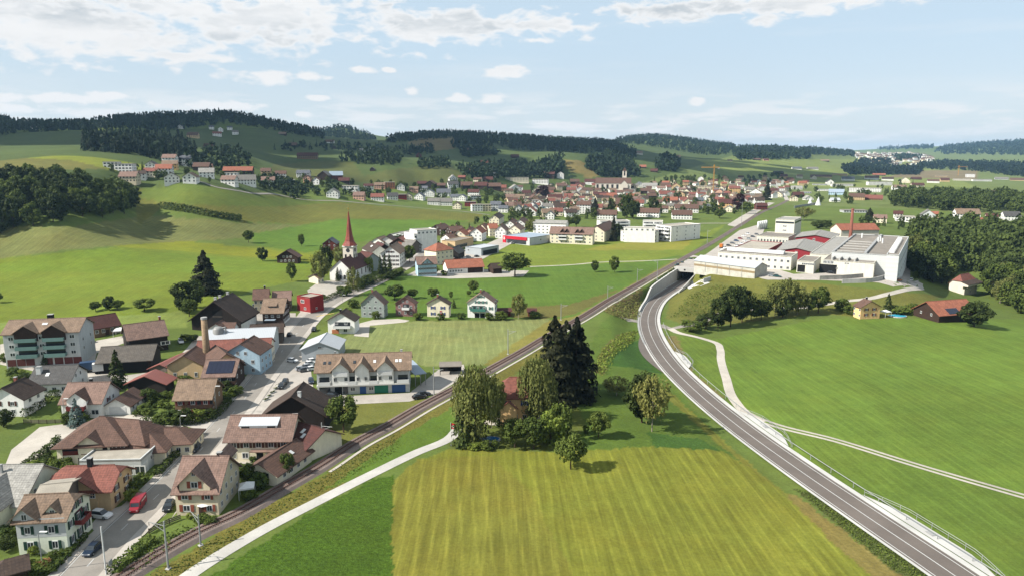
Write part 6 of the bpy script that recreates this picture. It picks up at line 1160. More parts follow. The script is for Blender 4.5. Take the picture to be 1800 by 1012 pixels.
# the rest of the roofs between them, joined into one
def roofs_between(poly, n, gap):
    xs = [p[0] for p in poly]; ys = [p[1] for p in poly]; mb = MB(); k = 0; ws = [WALL[w] for w in ('white', 'cream', 'white', 'beige', 'white')]; rs = [ROOF[r] for r in ('brown', 'grey', 'red', 'pink', 'dark', 'tan')]
    for _ in range(n * 40):
        if k >= n: break
        x, y = random.uniform(min(xs), max(xs)), random.uniform(min(ys), max(ys))
        if not inpoly(np.array(x), np.array(y), poly): continue
        p = hit(x, y)
        if any((p[0] - a) ** 2 + (p[1] - b) ** 2 < (gap + c * .45) ** 2 for a, b, c in USED): continue
        l, d, ev = random.uniform(4.5, 8), random.uniform(4, 5.5), random.uniform(5, 8); USED.append((p[0], p[1], 2 * l)); a = random.uniform(-.3, .3) + random.choice((0, 0, 1.57)); ca, sa = math.cos(a), math.sin(a); H = ev + d * random.uniform(.6, .85); T = lambda q: (p[0] + q[0] * ca - q[1] * sa, p[1] + q[0] * sa + q[1] * ca, p[2] + q[2])
        V = [(-l, -d, -2), (l, -d, -2), (l, d, -2), (-l, d, -2), (-l, -d, ev), (l, -d, ev), (l, d, ev), (-l, d, ev), (-l, 0, H), (l, 0, H)]; mb.add([T(q) for q in V], [(0, 1, 5, 4), (2, 3, 7, 6), (1, 2, 6, 9, 5), (3, 0, 4, 8, 7)], random.randrange(5)); X, Y, e = l + .5, d + .5, ev - .3
        mb.add([T(q) for q in ((-X, -Y, e), (X, -Y, e), (X, 0, H + .15), (-X, 0, H + .15), (-X, Y, e), (X, Y, e))], [(0, 1, 2, 3), (3, 2, 5, 4)], 5 + random.randrange(6))
        for f in range(int(ev / 2.6)):
            for i in range(3): c = -l + (i + .5) * l * 2 / 3; z = f * 2.7 + .9; mb.add([T(q) for q in ((c - .6, -d - .05, z), (c + .6, -d - .05, z), (c + .6, -d - .05, z + 1.3), (c - .6, -d - .05, z + 1.3))], [(0, 1, 2, 3)], 11)
        k += 1
    stuff(mb.build('village_roofs', ws + rs + [GLASS]), 'crowded far roofs between the larger village houses', 'houses')
roofs_between([(880, 372), (890, 335), (1040, 322), (1130, 326), (1380, 322), (1385, 345), (1300, 368), (1110, 372), (960, 384)], 170, 6)
# the distant town: too far to count
def scatter_px(poly, d0, d1, step, jit=.45):
    xs = [p[0] for p in poly]; a0, a1 = (math.atan2(x - CX, F) for x in (min(xs) - 60, max(xs) + 60)); a0, a1 = max(a0, AZ[0] + .01), min(a1, AZ[-1] - .01); out = []
    D = d0
    while D < d1:
        a = np.arange(a0, a1, step / D); a = a + RNG.uniform(-jit, jit, len(a)) * step / D; d = D + RNG.uniform(-jit, jit, len(a)) * step; out.append(np.stack([d * np.sin(a), d * np.cos(a)], 1)); D += step
    P = np.concatenate(out); z = height(P[:, 0], P[:, 1]); px, py = proj(P[:, 0], P[:, 1], z); k = inpoly(px, py, poly); return np.c_[P[k], z[k]]
def merged_boxes(name, P, smin, smax, mats):
    mb = MB()
    for x, y, z in P:
        s = random.uniform(smin, smax); t = random.uniform(smin, smax) * .8; hh = random.uniform(5, 11) if random.random() < .93 else random.uniform(16, 26); m = random.choice(range(len(mats) - 2)); mb.box(x - s, x + s, y - t, y + t, z - 4, z + hh, m)
        if random.random() < .75: V = [(x - s - .5, y - t - .5, z + hh), (x + s + .5, y - t - .5, z + hh), (x + s + .5, y + t + .5, z + hh), (x - s - .5, y + t + .5, z + hh), (x - s - .5, y, z + hh + t * .7), (x + s + .5, y, z + hh + t * .7)]; mb.add(V, [(0, 1, 5, 4), (2, 3, 4, 5), (1, 2, 5), (3, 0, 4)], len(mats) - random.choice((1, 2)))
    return stuff(mb.build(name, mats), 'hazy far-off town of pale houses in the valley', 'town')
Pt = scatter_px([(1500, 270), (1530, 264), (1600, 268), (1640, 276), (1640, 290), (1560, 292), (1500, 284)], 3600, 8200, 62); merged_boxes('distant_town', Pt[RNG.permutation(len(Pt))[:1500]], 5, 11, [WALL['white'], WALL['cream'], WALL['grey'], ROOF['tan'], ROOF['brown']])
# ------------------------------------------------------------------ vegetation
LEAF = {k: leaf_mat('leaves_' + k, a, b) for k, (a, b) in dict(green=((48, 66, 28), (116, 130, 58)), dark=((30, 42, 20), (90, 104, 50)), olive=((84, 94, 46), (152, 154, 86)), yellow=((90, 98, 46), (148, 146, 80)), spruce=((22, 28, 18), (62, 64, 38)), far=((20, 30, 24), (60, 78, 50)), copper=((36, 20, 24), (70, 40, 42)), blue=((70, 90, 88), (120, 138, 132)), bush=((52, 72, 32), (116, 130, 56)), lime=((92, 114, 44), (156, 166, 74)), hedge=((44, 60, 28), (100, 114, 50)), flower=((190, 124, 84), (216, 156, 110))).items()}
def unit(v): return v / (np.linalg.norm(v, axis=-1, keepdims=True) + 1e-9)
def quads(Cn, Nr, size, tint, asp=1.0, updir=None):
    """leaf quads: centre, normal, half size"""
    n = len(Cn); Nr = unit(Nr); ref = RNG.normal(size=(n, 3)) if updir is None else np.tile(updir, (n, 1)) + RNG.normal(size=(n, 3)) * .15
    A = unit(np.cross(Nr, ref)); B = np.cross(Nr, A); s = np.asarray(size).reshape(-1, 1) * np.ones((n, 1))
    V = np.stack([Cn - A * s - B * s * asp, Cn + A * s - B * s * asp, Cn + A * s * .8 + B * s * asp, Cn - A * s * .8 + B * s * asp], 1)
    return V.reshape(-1, 3), np.repeat(tint, 4)
def qmesh(name, V, tint, material):
    m = bpy.data.meshes.new(name); n = len(V); m.vertices.add(n); m.vertices.foreach_set('co', V.astype(np.float32).ravel()); m.loops.add(n); m.loops.foreach_set('vertex_index', np.arange(n, dtype=np.int32)); m.polygons.add(n // 4); m.polygons.foreach_set('loop_start', np.arange(0, n, 4, dtype=np.int32)); m.update(calc_edges=True)
    a = m.attributes.new('tint', 'FLOAT', 'POINT'); a.data.foreach_set('value', tint.astype(np.float32)); m.materials.append(material); return m
def sphere_pts(n):
    v = unit(RNG.normal(size=(n, 3))); return v * RNG.uniform(0, 1, (n, 1)) ** (1 / 3)
def broad(n_cl, n_lf, leaf, z0=.22, shape=(1, 1, 1), crad=.15, droop=0.0):
    c = sphere_pts(n_cl * 3); r = np.linalg.norm(c, axis=1); c = c[np.argsort(-r + RNG.uniform(0, .5, len(r)))][:n_cl]
    hz = (1 - z0) / 2; lop = 1 + .22 * np.sin(3 * np.arctan2(c[:, 1], c[:, 0]) + RNG.uniform(0, 6)) * (1 - abs(c[:, 2]))
    c = c * np.array((.40, .40, hz * .88)) * lop[:, None] * np.array(shape); c[:, 2] += z0 + hz; w = np.where(c[:, 2] < z0 + hz * .6, .85, 1.0); c[:, :2] *= w[:, None]
    V = []; T = []; k = n_lf // n_cl
    for ce in c:
        rr = crad * RNG.uniform(.7, 1.25); d = unit(RNG.normal(size=(k, 3))); rad = RNG.uniform(.55, 1.0, (k, 1)); p = ce + d * rad * rr * np.array((1, 1, .8)); p[:, 2] -= droop * RNG.uniform(0, 1, k) * .12
        nr = d * 1.0 + RNG.normal(size=(k, 3)) * .45 + np.array((0, 0, .35)); v, t = quads(p, nr, leaf * RNG.uniform(.7, 1.4, k), RNG.uniform(.0, 1.0, k) * .5 + RNG.uniform(0, .5)); V.append(v); T.append(t)
    return np.concatenate(V), np.concatenate(T)
def conifer(n, leaf, z0=.08, rad=.5, tiers=16, narrow=1.0):
    V = []; T = []
    for i in range(tiers):
        f = i / (tiers - 1); z = z0 + (1 - z0) * f ** .95; R0 = rad * narrow * (1 - f ** 1.25) ** .8 * (.9 + .2 * RNG.random()) + .02; k = max(5, int(n / tiers * (1.5 - f)))
        nb = max(5, int(11 * (1 - f) + 4)); ba = RNG.uniform(0, 6.28, nb); which = RNG.integers(0, nb, k); a = ba[which] + RNG.normal(size=k) * .16; bl = RNG.uniform(.72, 1.1, nb)[which]; r = R0 * bl * RNG.uniform(.1, 1, k) ** .45
        p = np.stack([r * np.cos(a), r * np.sin(a), z - r * .2 + RNG.uniform(-.014, .014, k) + .5 * (r / (R0 + .01)) ** 3 * .03], 1); nr = np.stack([np.cos(a) * .7, np.sin(a) * .7, np.full(k, .75)], 1) + RNG.normal(size=(k, 3)) * .3
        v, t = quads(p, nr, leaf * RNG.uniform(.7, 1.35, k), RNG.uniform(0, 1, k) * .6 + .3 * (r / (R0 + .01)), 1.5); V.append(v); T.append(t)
    return np.concatenate(V), np.concatenate(T)
def weeping(n_st, leaf):
    V = []; T = []
    for i in range(n_st):
        a = RNG.uniform(0, 6.28); r0 = .45 * RNG.uniform(0, 1) ** .5; zt = .55 + .44 * math.sqrt(max(0, 1 - (r0 / .47) ** 2)) * RNG.uniform(.6, 1); ln = RNG.uniform(.15, .42) * (.6 + r0); k = max(6, int(ln * 46)); f = np.linspace(0, 1, k)
        p = np.stack([(r0 + .05 * f) * math.cos(a) + RNG.normal(size=k) * .012, (r0 + .05 * f) * math.sin(a) + RNG.normal(size=k) * .012, zt - ln * f], 1); nr = np.tile((math.cos(a), math.sin(a), .25), (k, 1)) + RNG.normal(size=(k, 3)) * .5
        v, t = quads(p, nr, leaf * RNG.uniform(.6, 1.2, k), RNG.uniform(0, .6, k) + RNG.uniform(0, .4), 1.8, (0, 0, 1)); V.append(v); T.append(t)
    return np.concatenate(V), np.concatenate(T)
def trunk_mesh(name, top=.6, r=.022, limbs=5, m=None):
    mb = MB(); mb.tube([(0, 0, -.04), (.004, 0, top * .5), (0, .006, top)], [r * 1.25, r * .85, r * .35], 7)
    for i in range(limbs):
        a = i * 2.4; z = top * (.45 + .1 * i / max(1, limbs)); mb.tube([(0, 0, z), (.12 * math.cos(a), .12 * math.sin(a), z + .14), (.25 * math.cos(a), .25 * math.sin(a), z + .26)], [r * .5, r * .3, r * .1], 5, cap=False)
    return mb.mesh(name, m or BARK)
PROTO = {}
def proto(kind, fn, leaf, n=4, trunk=None): PROTO[kind] = [(qmesh('crown', *fn(), LEAF[leaf]), trunk or trunk_mesh('trunk')) for _ in range(n)]
proto('round', lambda: broad(46, 3200, .021), 'green', 4); proto('tall', lambda: broad(50, 3200, .019, .18, (.86, .86, 1.05), .13), 'green', 3, trunk_mesh('trunk', .7, .016)); proto('darkround', lambda: broad(46, 3000, .022, .12), 'dark', 3); proto('olive', lambda: broad(44, 2600, .018, .2, crad=.13, droop=1), 'olive', 2, trunk_mesh('trunk', .7, .014, 5, BARKP)); proto('yellow', lambda: broad(38, 2000, .018, .3, (1.1, 1.1, .95), .13, 1), 'yellow', 2, trunk_mesh('trunk', .75, .014, 5, BARKP))
def birchy():
    a, b = broad(60, 3600, .014, .1, (1, 1, 1.04), .12, 1.6), weeping(200, .012); return np.concatenate([a[0], b[0]]), np.concatenate([a[1], b[1]])
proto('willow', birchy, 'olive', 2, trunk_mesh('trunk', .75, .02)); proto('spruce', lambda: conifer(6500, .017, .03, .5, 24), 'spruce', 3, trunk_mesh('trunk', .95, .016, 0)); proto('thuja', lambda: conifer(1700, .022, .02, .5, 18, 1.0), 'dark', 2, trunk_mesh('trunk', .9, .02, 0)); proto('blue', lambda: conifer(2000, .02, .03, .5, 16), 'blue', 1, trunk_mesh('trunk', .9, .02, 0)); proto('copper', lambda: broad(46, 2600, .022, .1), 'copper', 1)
proto('bush', lambda: broad(26, 1300, .032, .0, (1.05, 1.05, 1.0), .2), 'bush', 3, trunk_mesh('trunk', .4, .03, 3)); proto('lime', lambda: broad(26, 1300, .03, .0, (1.05, 1.05, 1.0), .2), 'lime', 2, trunk_mesh('trunk', .4, .03, 3)); proto('ftree', lambda: broad(34, 1500, .028, .08), 'dark', 4); proto('fgreen', lambda: broad(34, 1500, .028, .10), 'green', 4)
KN = dict(round='round leafy tree', tall='tall leafy tree', darkround='dark leafy tree', olive='feathery olive tree', yellow='yellowish tree', willow='weeping grey green tree', spruce='dark spruce', thuja='narrow dark conifer', blue='blue spruce', copper='dark purple tree', bush='green bush', lime='light green bush', ftree='dark leafy tree', fgreen='green leafy tree')
def plant(pos, hgt, wid, kind, rot=None, parts=True, name=None):
    c, t = random.choice(PROTO[kind]); rz = random.uniform(0, 6.28) if rot is None else rot
    nm = name or ('bush' if kind in ('bush', 'lime') else 'conifer' if kind in ('spruce', 'thuja', 'blue') else 'tree'); r = empty(nm, pos, rz); r.scale = (wid, wid, hgt)
    obj('crown', c, r); obj('trunk', t, r); return r
def tree(px, py, top, w, kind, label=None, place=None, group='trees'):
    p = hit(px, py); lo, hi = .5, 60.0
    for _ in range(40):
        m = (lo + hi) / 2
        if proj(p[0], p[1], p[2] + m)[1] > top: lo = m
        else: hi = m
    d = p[1] * CP - (p[2] - CAMH) * SP; r = plant((p[0], p[1], p[2] - .1), lo, w * d / F * 1.06, kind)
    if label: tag(r, label, 'bush' if kind in ('bush', 'lime') else 'tree', group)
    else: later(r, KN[kind], place, px, group, 'bush' if kind in ('bush', 'lime') else 'tree')
    return r
# trees round the villa
for a in ((974, 706, 558, 92, 'spruce', 'giant dark spruce beside the villa, left of the close pair'), (1012, 700, 560, 84, 'spruce', 'giant dark spruce, right of the close pair by the villa'), (994, 688, 566, 84, 'spruce', 'giant spruce squeezed behind the close pair by the villa'), (836, 778, 634, 84, 'willow', 'big weeping tree with grey green foliage left of the villa'), (864, 752, 652, 54, 'olive', 'feathery olive tree with bare dark trunk left of the villa'), (943, 742, 622, 70, 'willow', 'big weeping tree directly in front of the villa roof'), (814, 782, 698, 46, 'thuja', 'dark bushy conifer beside the flagpole'), (884, 746, 698, 30, 'thuja', 'small dark conifer on the villa terrace'),
          (905, 786, 735, 48, 'round', 'bushy tree behind the round garden pool'), (938, 788, 732, 50, 'round', 'bushy tree in the middle of the villa garden edge'), (968, 780, 722, 46, 'lime', 'light green bush right of the villa garden'), (985, 770, 704, 40, 'bush', 'tall green bush below the giant spruces'), (1052, 768, 722, 40, 'round', 'small round apple tree right of the giant spruces'), (1003, 824, 762, 52, 'round', 'lone leaning fruit tree on the mown field edge'), (1128, 742, 652, 62, 'darkround', 'dark crowned tree left of the yellowish birch by the bypass'), (1146, 758, 654, 58, 'yellow', 'yellowish birch with pale trunk beside the bypass'), (1084, 694, 660, 52, 'yellow', 'low yellowish shrub tree on the grass bank'),
          (604, 759, 694, 54, 'round', 'full round tree on the lawn below the gabled garage building'), (505, 838, 795, 26, 'round', 'upright bush tree beside the low striped outbuilding'), (362, 514, 442, 58, 'spruce', 'huge dark fir behind the great barn'), (326, 548, 494, 46, 'darkround', 'large dark bushy tree left of the huge fir'), (345, 540, 490, 34, 'darkround', 'dark bushy tree between huge fir and great barn'), (333, 556, 524, 30, 'round', 'rounded shrub tree in front of the huge fir'), (168, 547, 529, 20, 'round', 'smallest meadow tree behind the block of flats'), (192, 545, 519, 22, 'darkround', 'taller of the paired meadow trees behind the red roofed building'), (207, 544, 527, 22, 'round', 'shorter of the paired meadow trees behind the red roofed building'), (254, 546, 524, 38, 'round', 'broad bushy meadow tree above the black chalet'), (-4, 532, 514, 16, 'round', 'meadow tree cut by the left photograph edge'), (208, 680, 615, 34, 'thuja', 'tall dark conifer beside the open timber barn'), (80, 642, 620, 16, 'thuja', 'small cone conifer before the block of flats'), (136, 748, 700, 30, 'blue', 'blue spruce in front of the pink roofed house'),
          (905, 486, 444, 52, 'round', 'big round solitary tree beside the orange roofed farmhouse'), (1046, 478, 457, 17, 'tall', 'shorter of two field path trees'), (1080, 479, 449, 20, 'tall', 'taller of two field path trees near the railway'), (437, 427, 404, 19, 'round', 'lone round tree high on the sloping meadow'), (462, 459, 434, 21, 'darkround', 'round tree on the meadow left of the timber farmhouse'), (513, 494, 460, 20, 'tall', 'upright tree on the meadow beside the churchyard'), (530, 433, 411, 14, 'tall', 'slender tree above the timber farmhouse'), (520, 457, 440, 16, 'lime', 'pale bush in front of the timber farmhouse'), (694, 527, 500, 36, 'round', 'large low orchard tree behind the grey green house'), (725, 524, 507, 20, 'round', 'second orchard tree, above the mauve house'), (761, 525, 505, 21, 'round', 'third orchard tree, above the blue shuttered house'), (793, 525, 511, 9, 'tall', 'thin young orchard tree'), (824, 520, 510, 9, 'round', 'tiny orchard tree beside the taller meadow tree'), (832, 515, 492, 20, 'round', 'tallest orchard tree above the teal shuttered house'), (798, 541, 526, 9, 'thuja', 'narrow dark cypress beside the cream house'), (911, 560, 513, 28, 'olive', 'tall feathery tree at the end of the house row'),
          (565, 498, 440, 34, 'olive', 'drooping tree in front of the church nave'), (574, 480, 428, 24, 'darkround', 'dark tree behind the drooping churchyard tree'), (595, 470, 432, 22, 'yellow', 'autumn tinted tree left of the church tower'), (622, 518, 468, 26, 'olive', 'feathery birch between church and road'), (594, 494, 470, 10, 'thuja', 'slim cypress by the church wall'), (669, 490, 450, 14, 'thuja', 'leftmost dark conifer of the trio below the parsonage'), (677, 490, 445, 14, 'thuja', 'middle dark conifer of the trio below the parsonage'), (685, 488, 447, 14, 'thuja', 'rightmost dark conifer of the trio below the parsonage'), (648, 482, 452, 18, 'lime', 'light green tree right of the church tower'), (720, 462, 430, 22, 'round', 'leafy tree beside the parsonage'), (762, 484, 466, 17, 'lime', 'pale bushy tree right of the pale blue house'), (781, 485, 474, 12, 'bush', 'green bush before the low orange roofed farmhouse'), (800, 428, 412, 14, 'darkround', 'dark tree left of the tan shop'), (935, 410, 384, 26, 'olive', 'silvery tree left of the long white apartment house'), (1000, 400, 380, 14, 'round', 'round tree beside the white long apartment house'), (1013, 400, 378, 16, 'round', 'second round tree right of the white apartment house'), (1078, 424, 378, 14, 'spruce', 'tall conifer left of the long white flats'), (1084, 422, 392, 20, 'darkround', 'dark tree beside the tall conifer by the flats'), (1200, 418, 398, 10, 'tall', 'small tree at the corner of the white flats'), (1640, 570, 548, 0.1, 'bush', None, 'x')):
    if a[5] is None: continue
    tree(*a[:5], a[5])
for px, py, top, w, k in ((1215, 582, 560, 34, 'bush'), (1240, 578, 548, 34, 'darkround'), (1262, 576, 520, 36, 'darkround'), (1284, 574, 500, 42, 'darkround'), (1304, 566, 502, 36, 'darkround'), (1320, 562, 530, 30, 'round'), (1338, 562, 522, 30, 'darkround'), (1362, 556, 494, 40, 'olive'), (1384, 552, 486, 44, 'olive'), (1402, 552, 500, 40, 'olive'), (1438, 550, 504, 38, 'round'), (1420, 552, 515, 28, 'round'), (1375, 558, 520, 30, 'darkround')): tree(px, py, top, w, k, None, 'in the hedge below the factory', 'hedge trees below the factory')
for px, py, top, w, k in ((1478, 545, 522, 24, 'bush'), (1495, 552, 535, 20, 'bush'), (1560, 548, 516, 18, 'thuja'), (1580, 550, 536, 34, 'bush'), (1605, 548, 532, 26, 'bush'), (1712, 574, 528, 52, 'darkround'), (1693, 562, 535, 30, 'round'), (1608, 492, 476, 10, 'tall')): tree(px, py, top, w, k, None, 'near the salmon roofed barn', 'garden plants by the barn')
# gardens of the village
GP = [(30, 700, 690, 20, 'bush'), (6, 750, 716, 34, 'darkround'), (85, 675, 650, 24, 'darkround'), (64, 672, 655, 20, 'bush'), (55, 720, 700, 16, 'lime'), (120, 725, 706, 24, 'bush'), (118, 745, 722, 16, 'bush'), (80, 690, 670, 22, 'darkround'), (262, 705, 682, 30, 'round'), (290, 700, 686, 24, 'bush'), (300, 745, 718, 36, 'bush'), (325, 745, 716, 30, 'darkround'), (350, 740, 718, 24, 'lime'), (283, 742, 725, 24, 'bush'), (370, 735, 716, 24, 'darkround'), (395, 692, 668, 30, 'darkround'), (415, 695, 676, 24, 'bush'), (330, 668, 655, 32, 'bush'), (300, 665, 652, 30, 'bush'), (350, 662, 648, 30, 'bush'), (86, 815, 785, 24, 'thuja'), (100, 825, 806, 24, 'bush'), (120, 830, 812, 26, 'bush'), (60, 825, 808, 22, 'lime'), (235, 862, 838, 30, 'bush'), (250, 848, 830, 26, 'bush'), (232, 880, 858, 24, 'lime'), (215, 835, 820, 20, 'lime'), (60, 975, 958, 18, 'lime'), (75, 1002, 980, 26, 'flower'), (95, 985, 966, 22, 'bush'), (15, 965, 940, 34, 'darkround'), (30, 930, 905, 24, 'bush'), (20, 1000, 980, 30, 'darkround'), (55, 1000, 984, 22, 'bush'), (112, 975, 962, 18, 'bush'), (435, 850, 812, 34, 'round'), (455, 858, 828, 30, 'bush'), (440, 878, 858, 26, 'bush'), (425, 835, 812, 26, 'bush'), (355, 918, 902, 26, 'bush'), (370, 920, 905, 24, 'bush'), (335, 910, 900, 14, 'lime'), (425, 800, 788, 18, 'lime'), (447, 812, 800, 16, 'bush'), (620, 540, 524, 20, 'bush'), (610, 552, 540, 16, 'lime'), (735, 562, 548, 16, 'bush'), (775, 562, 548, 14, 'bush'), (810, 560, 548, 14, 'bush'), (860, 562, 548, 16, 'bush'), (880, 562, 545, 22, 'bush'), (940, 558, 546, 20, 'bush'), (395, 600, 588, 18, 'darkround'), (327, 600, 585, 20, 'darkround'), (340, 600, 586, 18, 'darkround'), (160, 602, 594, 12, 'bush'), (10, 635, 618, 18, 'bush'), (45, 668, 655, 24, 'darkround'), (28, 668, 656, 20, 'bush'), (660, 560, 545, 14, 'bush'), (490, 815, 800, 12, 'bush'), (545, 800, 780, 14, 'bush'), (860, 788, 772, 30, 'bush'), (835, 788, 776, 26, 'lime'), (1030, 760, 745, 12, 'bush'), (635, 505, 490, 26, 'darkround'), (650, 500, 482, 28, 'darkround'), (700, 484, 470, 24, 'bush'), (690, 492, 476, 22, 'darkround'), (606, 520, 502, 22, 'bush')]
PROTO['flower'] = PROTO['bush'][:1]; KN['flower'] = 'pink flowering bush'; fl = PROTO['bush'][0]; fm = fl[0].copy(); fm.materials[0] = LEAF['flower']; PROTO['flower'] = [(fm, fl[1])]
for i, (px, py, top, w, k) in enumerate(GP): tree(px, py, top, w, k, None, 'among the street gardens' if py > 780 else 'among the upper gardens' if px < 460 else 'along the orchard row', 'garden shrubs')
for poly, kk in (([(255, 702), (300, 692), (304, 735), (250, 735)], 7), ([(420, 852), (460, 867), (470, 845), (440, 832)], 5), ([(0, 905), (24, 892), (28, 960), (0, 990)], 6), ([(50, 984), (92, 1003), (70, 1014), (36, 1008)], 5), ([(85, 802), (130, 816), (132, 836), (85, 832)], 6), ([(390, 706), (420, 670), (432, 670), (405, 708)], 5), ([(225, 690), (250, 682), (258, 702), (240, 712)], 4), ([(290, 658), (352, 650), (352, 664), (290, 670)], 4), ([(115, 735), (180, 733), (182, 740), (118, 745)], 3), ([(560, 522), (600, 506), (604, 512), (565, 534)], 4), ([(0, 655), (40, 652), (44, 668), (0, 668)], 4)):
    k = 0
    while k < kk:
        x, y = random.uniform(min(p[0] for p in poly), max(p[0] for p in poly)), random.uniform(min(p[1] for p in poly), max(p[1] for p in poly))
        if inpoly(np.array(x), np.array(y), poly): hh = random.uniform(1.2, 2.6) * F / hit(x, y)[1]; tree(x, y, y - hh, hh * random.uniform(1.0, 1.7), random.choice(('bush', 'bush', 'lime')), None, 'among the street gardens' if y > 780 else 'among the upper gardens', 'garden shrubs'); k += 1
def hedge(name, label, pts, h, w, leafk='hedge', dens=26, ls=.17):
    P = resample(np.array([hit(*p) for p in pts]), .5); Nn = normals2(P); n = len(P); k = dens
    i = np.repeat(np.arange(n), k); u = RNG.uniform(-1, 1, n * k); v = RNG.uniform(0, 1, n * k); m = RNG.random(n * k); u = np.where(m < .45, np.sign(u), u); v = np.where(m > .6, 1.0, v); hv = h * (1 + .12 * np.sin(i * .7) + .08 * np.sin(i * 2.3))
    C_ = np.c_[P[i, :2] + Nn[i] * (u * w / 2)[:, None] + RNG.normal(size=(n * k, 2)) * .1, P[i, 2] + v * hv]; nr = np.c_[Nn[i] * (u * (m < .45))[:, None], (m > .45) * 1.0 + .15] + RNG.normal(size=(n * k, 3)) * .35
    V, T = quads(C_, nr, ls * RNG.uniform(.7, 1.3, n * k), RNG.uniform(0, 1, n * k)); return tag(obj(name, qmesh(name, V, T, LEAF[leafk])), label, 'hedge')
hedge('hedge', 'clipped green hedge along the village road below the flat annex', [(274, 838), (300, 812), (325, 788), (350, 764), (352, 762)], 1.4, 1.3); hedge('hedge', 'long clipped hedge beside the white brown roofed house', [(44, 735), (75, 712), (104, 693)], 2.2, 1.8); hedge('hedge', 'hedge strip along the drive of the white garage', [(238, 732), (262, 712), (276, 702)], 1.3, 1.2); hedge('hedge', 'dark hedge along the lane above the inn', [(252, 742), (285, 745), (330, 744), (365, 740), (384, 728), (405, 706)], 1.6, 1.8, 'hedge'); hedge('hedge', 'dark green hedge around the churchyard corner', [(563, 532), (590, 520), (618, 506), (635, 498)], 1.8, 1.6); hedge('hedge', 'low yellow green hedge at the garden of the green shuttered house', [(92, 1006), (110, 985), (130, 965), (150, 945)], 1.0, 1.2, 'bush'); hedge('hedge', 'hedge above the lane at the left edge', [(25, 838), (60, 808), (90, 786), (103, 772)], 1.3, 1.2); hedge('hedge', 'hedgerow crossing the hillside meadow below the terrace houses', [(285, 366), (330, 372), (380, 382), (424, 388)], 4.6, 5.0, 'hedge', 16, .45); hedge('hedge', 'dark shrub belt between church and village road', [(622, 512), (650, 500), (678, 490), (704, 480)], 2.6, 4.0, 'hedge', 40); hedge('hedge', 'wild green hedge beside the village road mouth', [(200, 1010), (222, 990), (240, 975), (262, 955)], 1.5, 2.4, 'bush', 40)
# woods whose trees can be counted: the grove on the left, the ravine on the right
REST = []      # trees beyond the first three hundred, joined further down
def wood(poly, d0, d1, step, kinds, hmin, hmax, place, group, limit):
    P = scatter_px(poly, d0, d1, step); P = P[np.argsort(np.hypot(P[:, 0], P[:, 1]))]; REST.extend((*p, random.uniform(hmin, hmax), 'leaf') for p in P[limit:]); P = P[:limit]
    for x, y, z in P:
        h = random.uniform(hmin, hmax); kd = random.choice(kinds); r = plant((x, y, z - .3), h, h * random.uniform(.62, .85), kd); px = proj(x, y, z)[0]; later(r, KN[kd], place, px, group, 'tree')
    return len(P)
wood([(-60, 420), (-60, 330), (60, 330), (120, 335), (210, 345), (246, 362), (244, 376), (180, 384), (100, 396), (0, 412)], 380, 720, 9.5, ['ftree', 'ftree', 'fgreen'], 13, 20, 'of the grove on the meadow', 'trees of the left grove', 95)
wood([(1602, 486), (1600, 440), (1606, 418), (1660, 414), (1800, 408), (1960, 420), (1960, 580), (1900, 574), (1800, 556), (1770, 540), (1730, 520), (1722, 500), (1722, 480), (1670, 476), (1668, 505), (1640, 500)], 380, 900, 10.5, ['ftree', 'fgreen', 'fgreen', 'round', 'olive'], 15, 26, 'of the ravine wood', 'trees of the ravine wood', 90)
wood([(1708, 520), (1722, 515), (1760, 535), (1800, 555), (1900, 580), (1900, 560), (1720, 500)], 330, 520, 11, ['fgreen', 'ftree', 'round'], 9, 16, 'at the edge of the ravine meadow', 'trees of the ravine wood', 24)
# ------------------------------------------------------------------ far woods: masses of small trees
def far_templates(kind):
    out = []
    for _ in range(5):
        if kind == 'con': v, t = conifer(70, .075, .06, .5, 7)
        elif kind == 'conlow': v, t = conifer(30, .11, .06, .5, 4)
        elif kind == 'leaf': v, t = broad(9, 70, .085, .05, crad=.2)
        elif kind == 'fine': v, t = broad(22, 420, .045, .05, crad=.17)
        elif kind == 'finecon': v, t = conifer(420, .04, .04, .5, 12)
        else: v, t = broad(6, 26, .13, .05, crad=.2)
        out.append((v, t))
    return out
FT = {k: far_templates(k) for k in ('con', 'conlow', 'leaf', 'leaflow', 'fine', 'finecon')}
def mass(name, label, specs, leafk='far', cat='wood'):
    VV = []; TT = []
    for poly, d0, d1, step, mix, hmin, hmax in specs:
        P = scatter_px(poly, d0, d1, step); low = d0 > 1300
        for kind, frac in mix:
            k = RNG.random(len(P)) < frac; Q = P[k]; P = P[~k]; tm = FT[kind + ('low' if low else '')]; which = RNG.integers(0, 5, len(Q))
            for i, (v, t) in enumerate(tm):
                q = Q[which == i]
                if not len(q): continue
                h = RNG.uniform(hmin, hmax, len(q)); w = h * (RNG.uniform(.34, .46, len(q)) if kind == 'con' else RNG.uniform(.7, 1.0, len(q))); a = RNG.uniform(0, 6.28, len(q)); ca, sa = np.cos(a)[:, None], np.sin(a)[:, None]
                x = (v[None, :, 0] * ca - v[None, :, 1] * sa) * w[:, None] + q[:, :1]; y = (v[None, :, 0] * sa + v[None, :, 1] * ca) * w[:, None] + q[:, 1:2]; z = v[None, :, 2] * h[:, None] + q[:, 2:3] - .5
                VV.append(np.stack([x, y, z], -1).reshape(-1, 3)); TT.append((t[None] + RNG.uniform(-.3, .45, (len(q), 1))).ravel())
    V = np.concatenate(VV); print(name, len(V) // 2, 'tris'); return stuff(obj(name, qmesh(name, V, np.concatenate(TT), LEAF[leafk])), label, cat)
C7 = [('con', .75), ('leaf', 1)]; L7 = [('con', .2), ('leaf', 1)]; MX = [('con', .45), ('leaf', 1)]
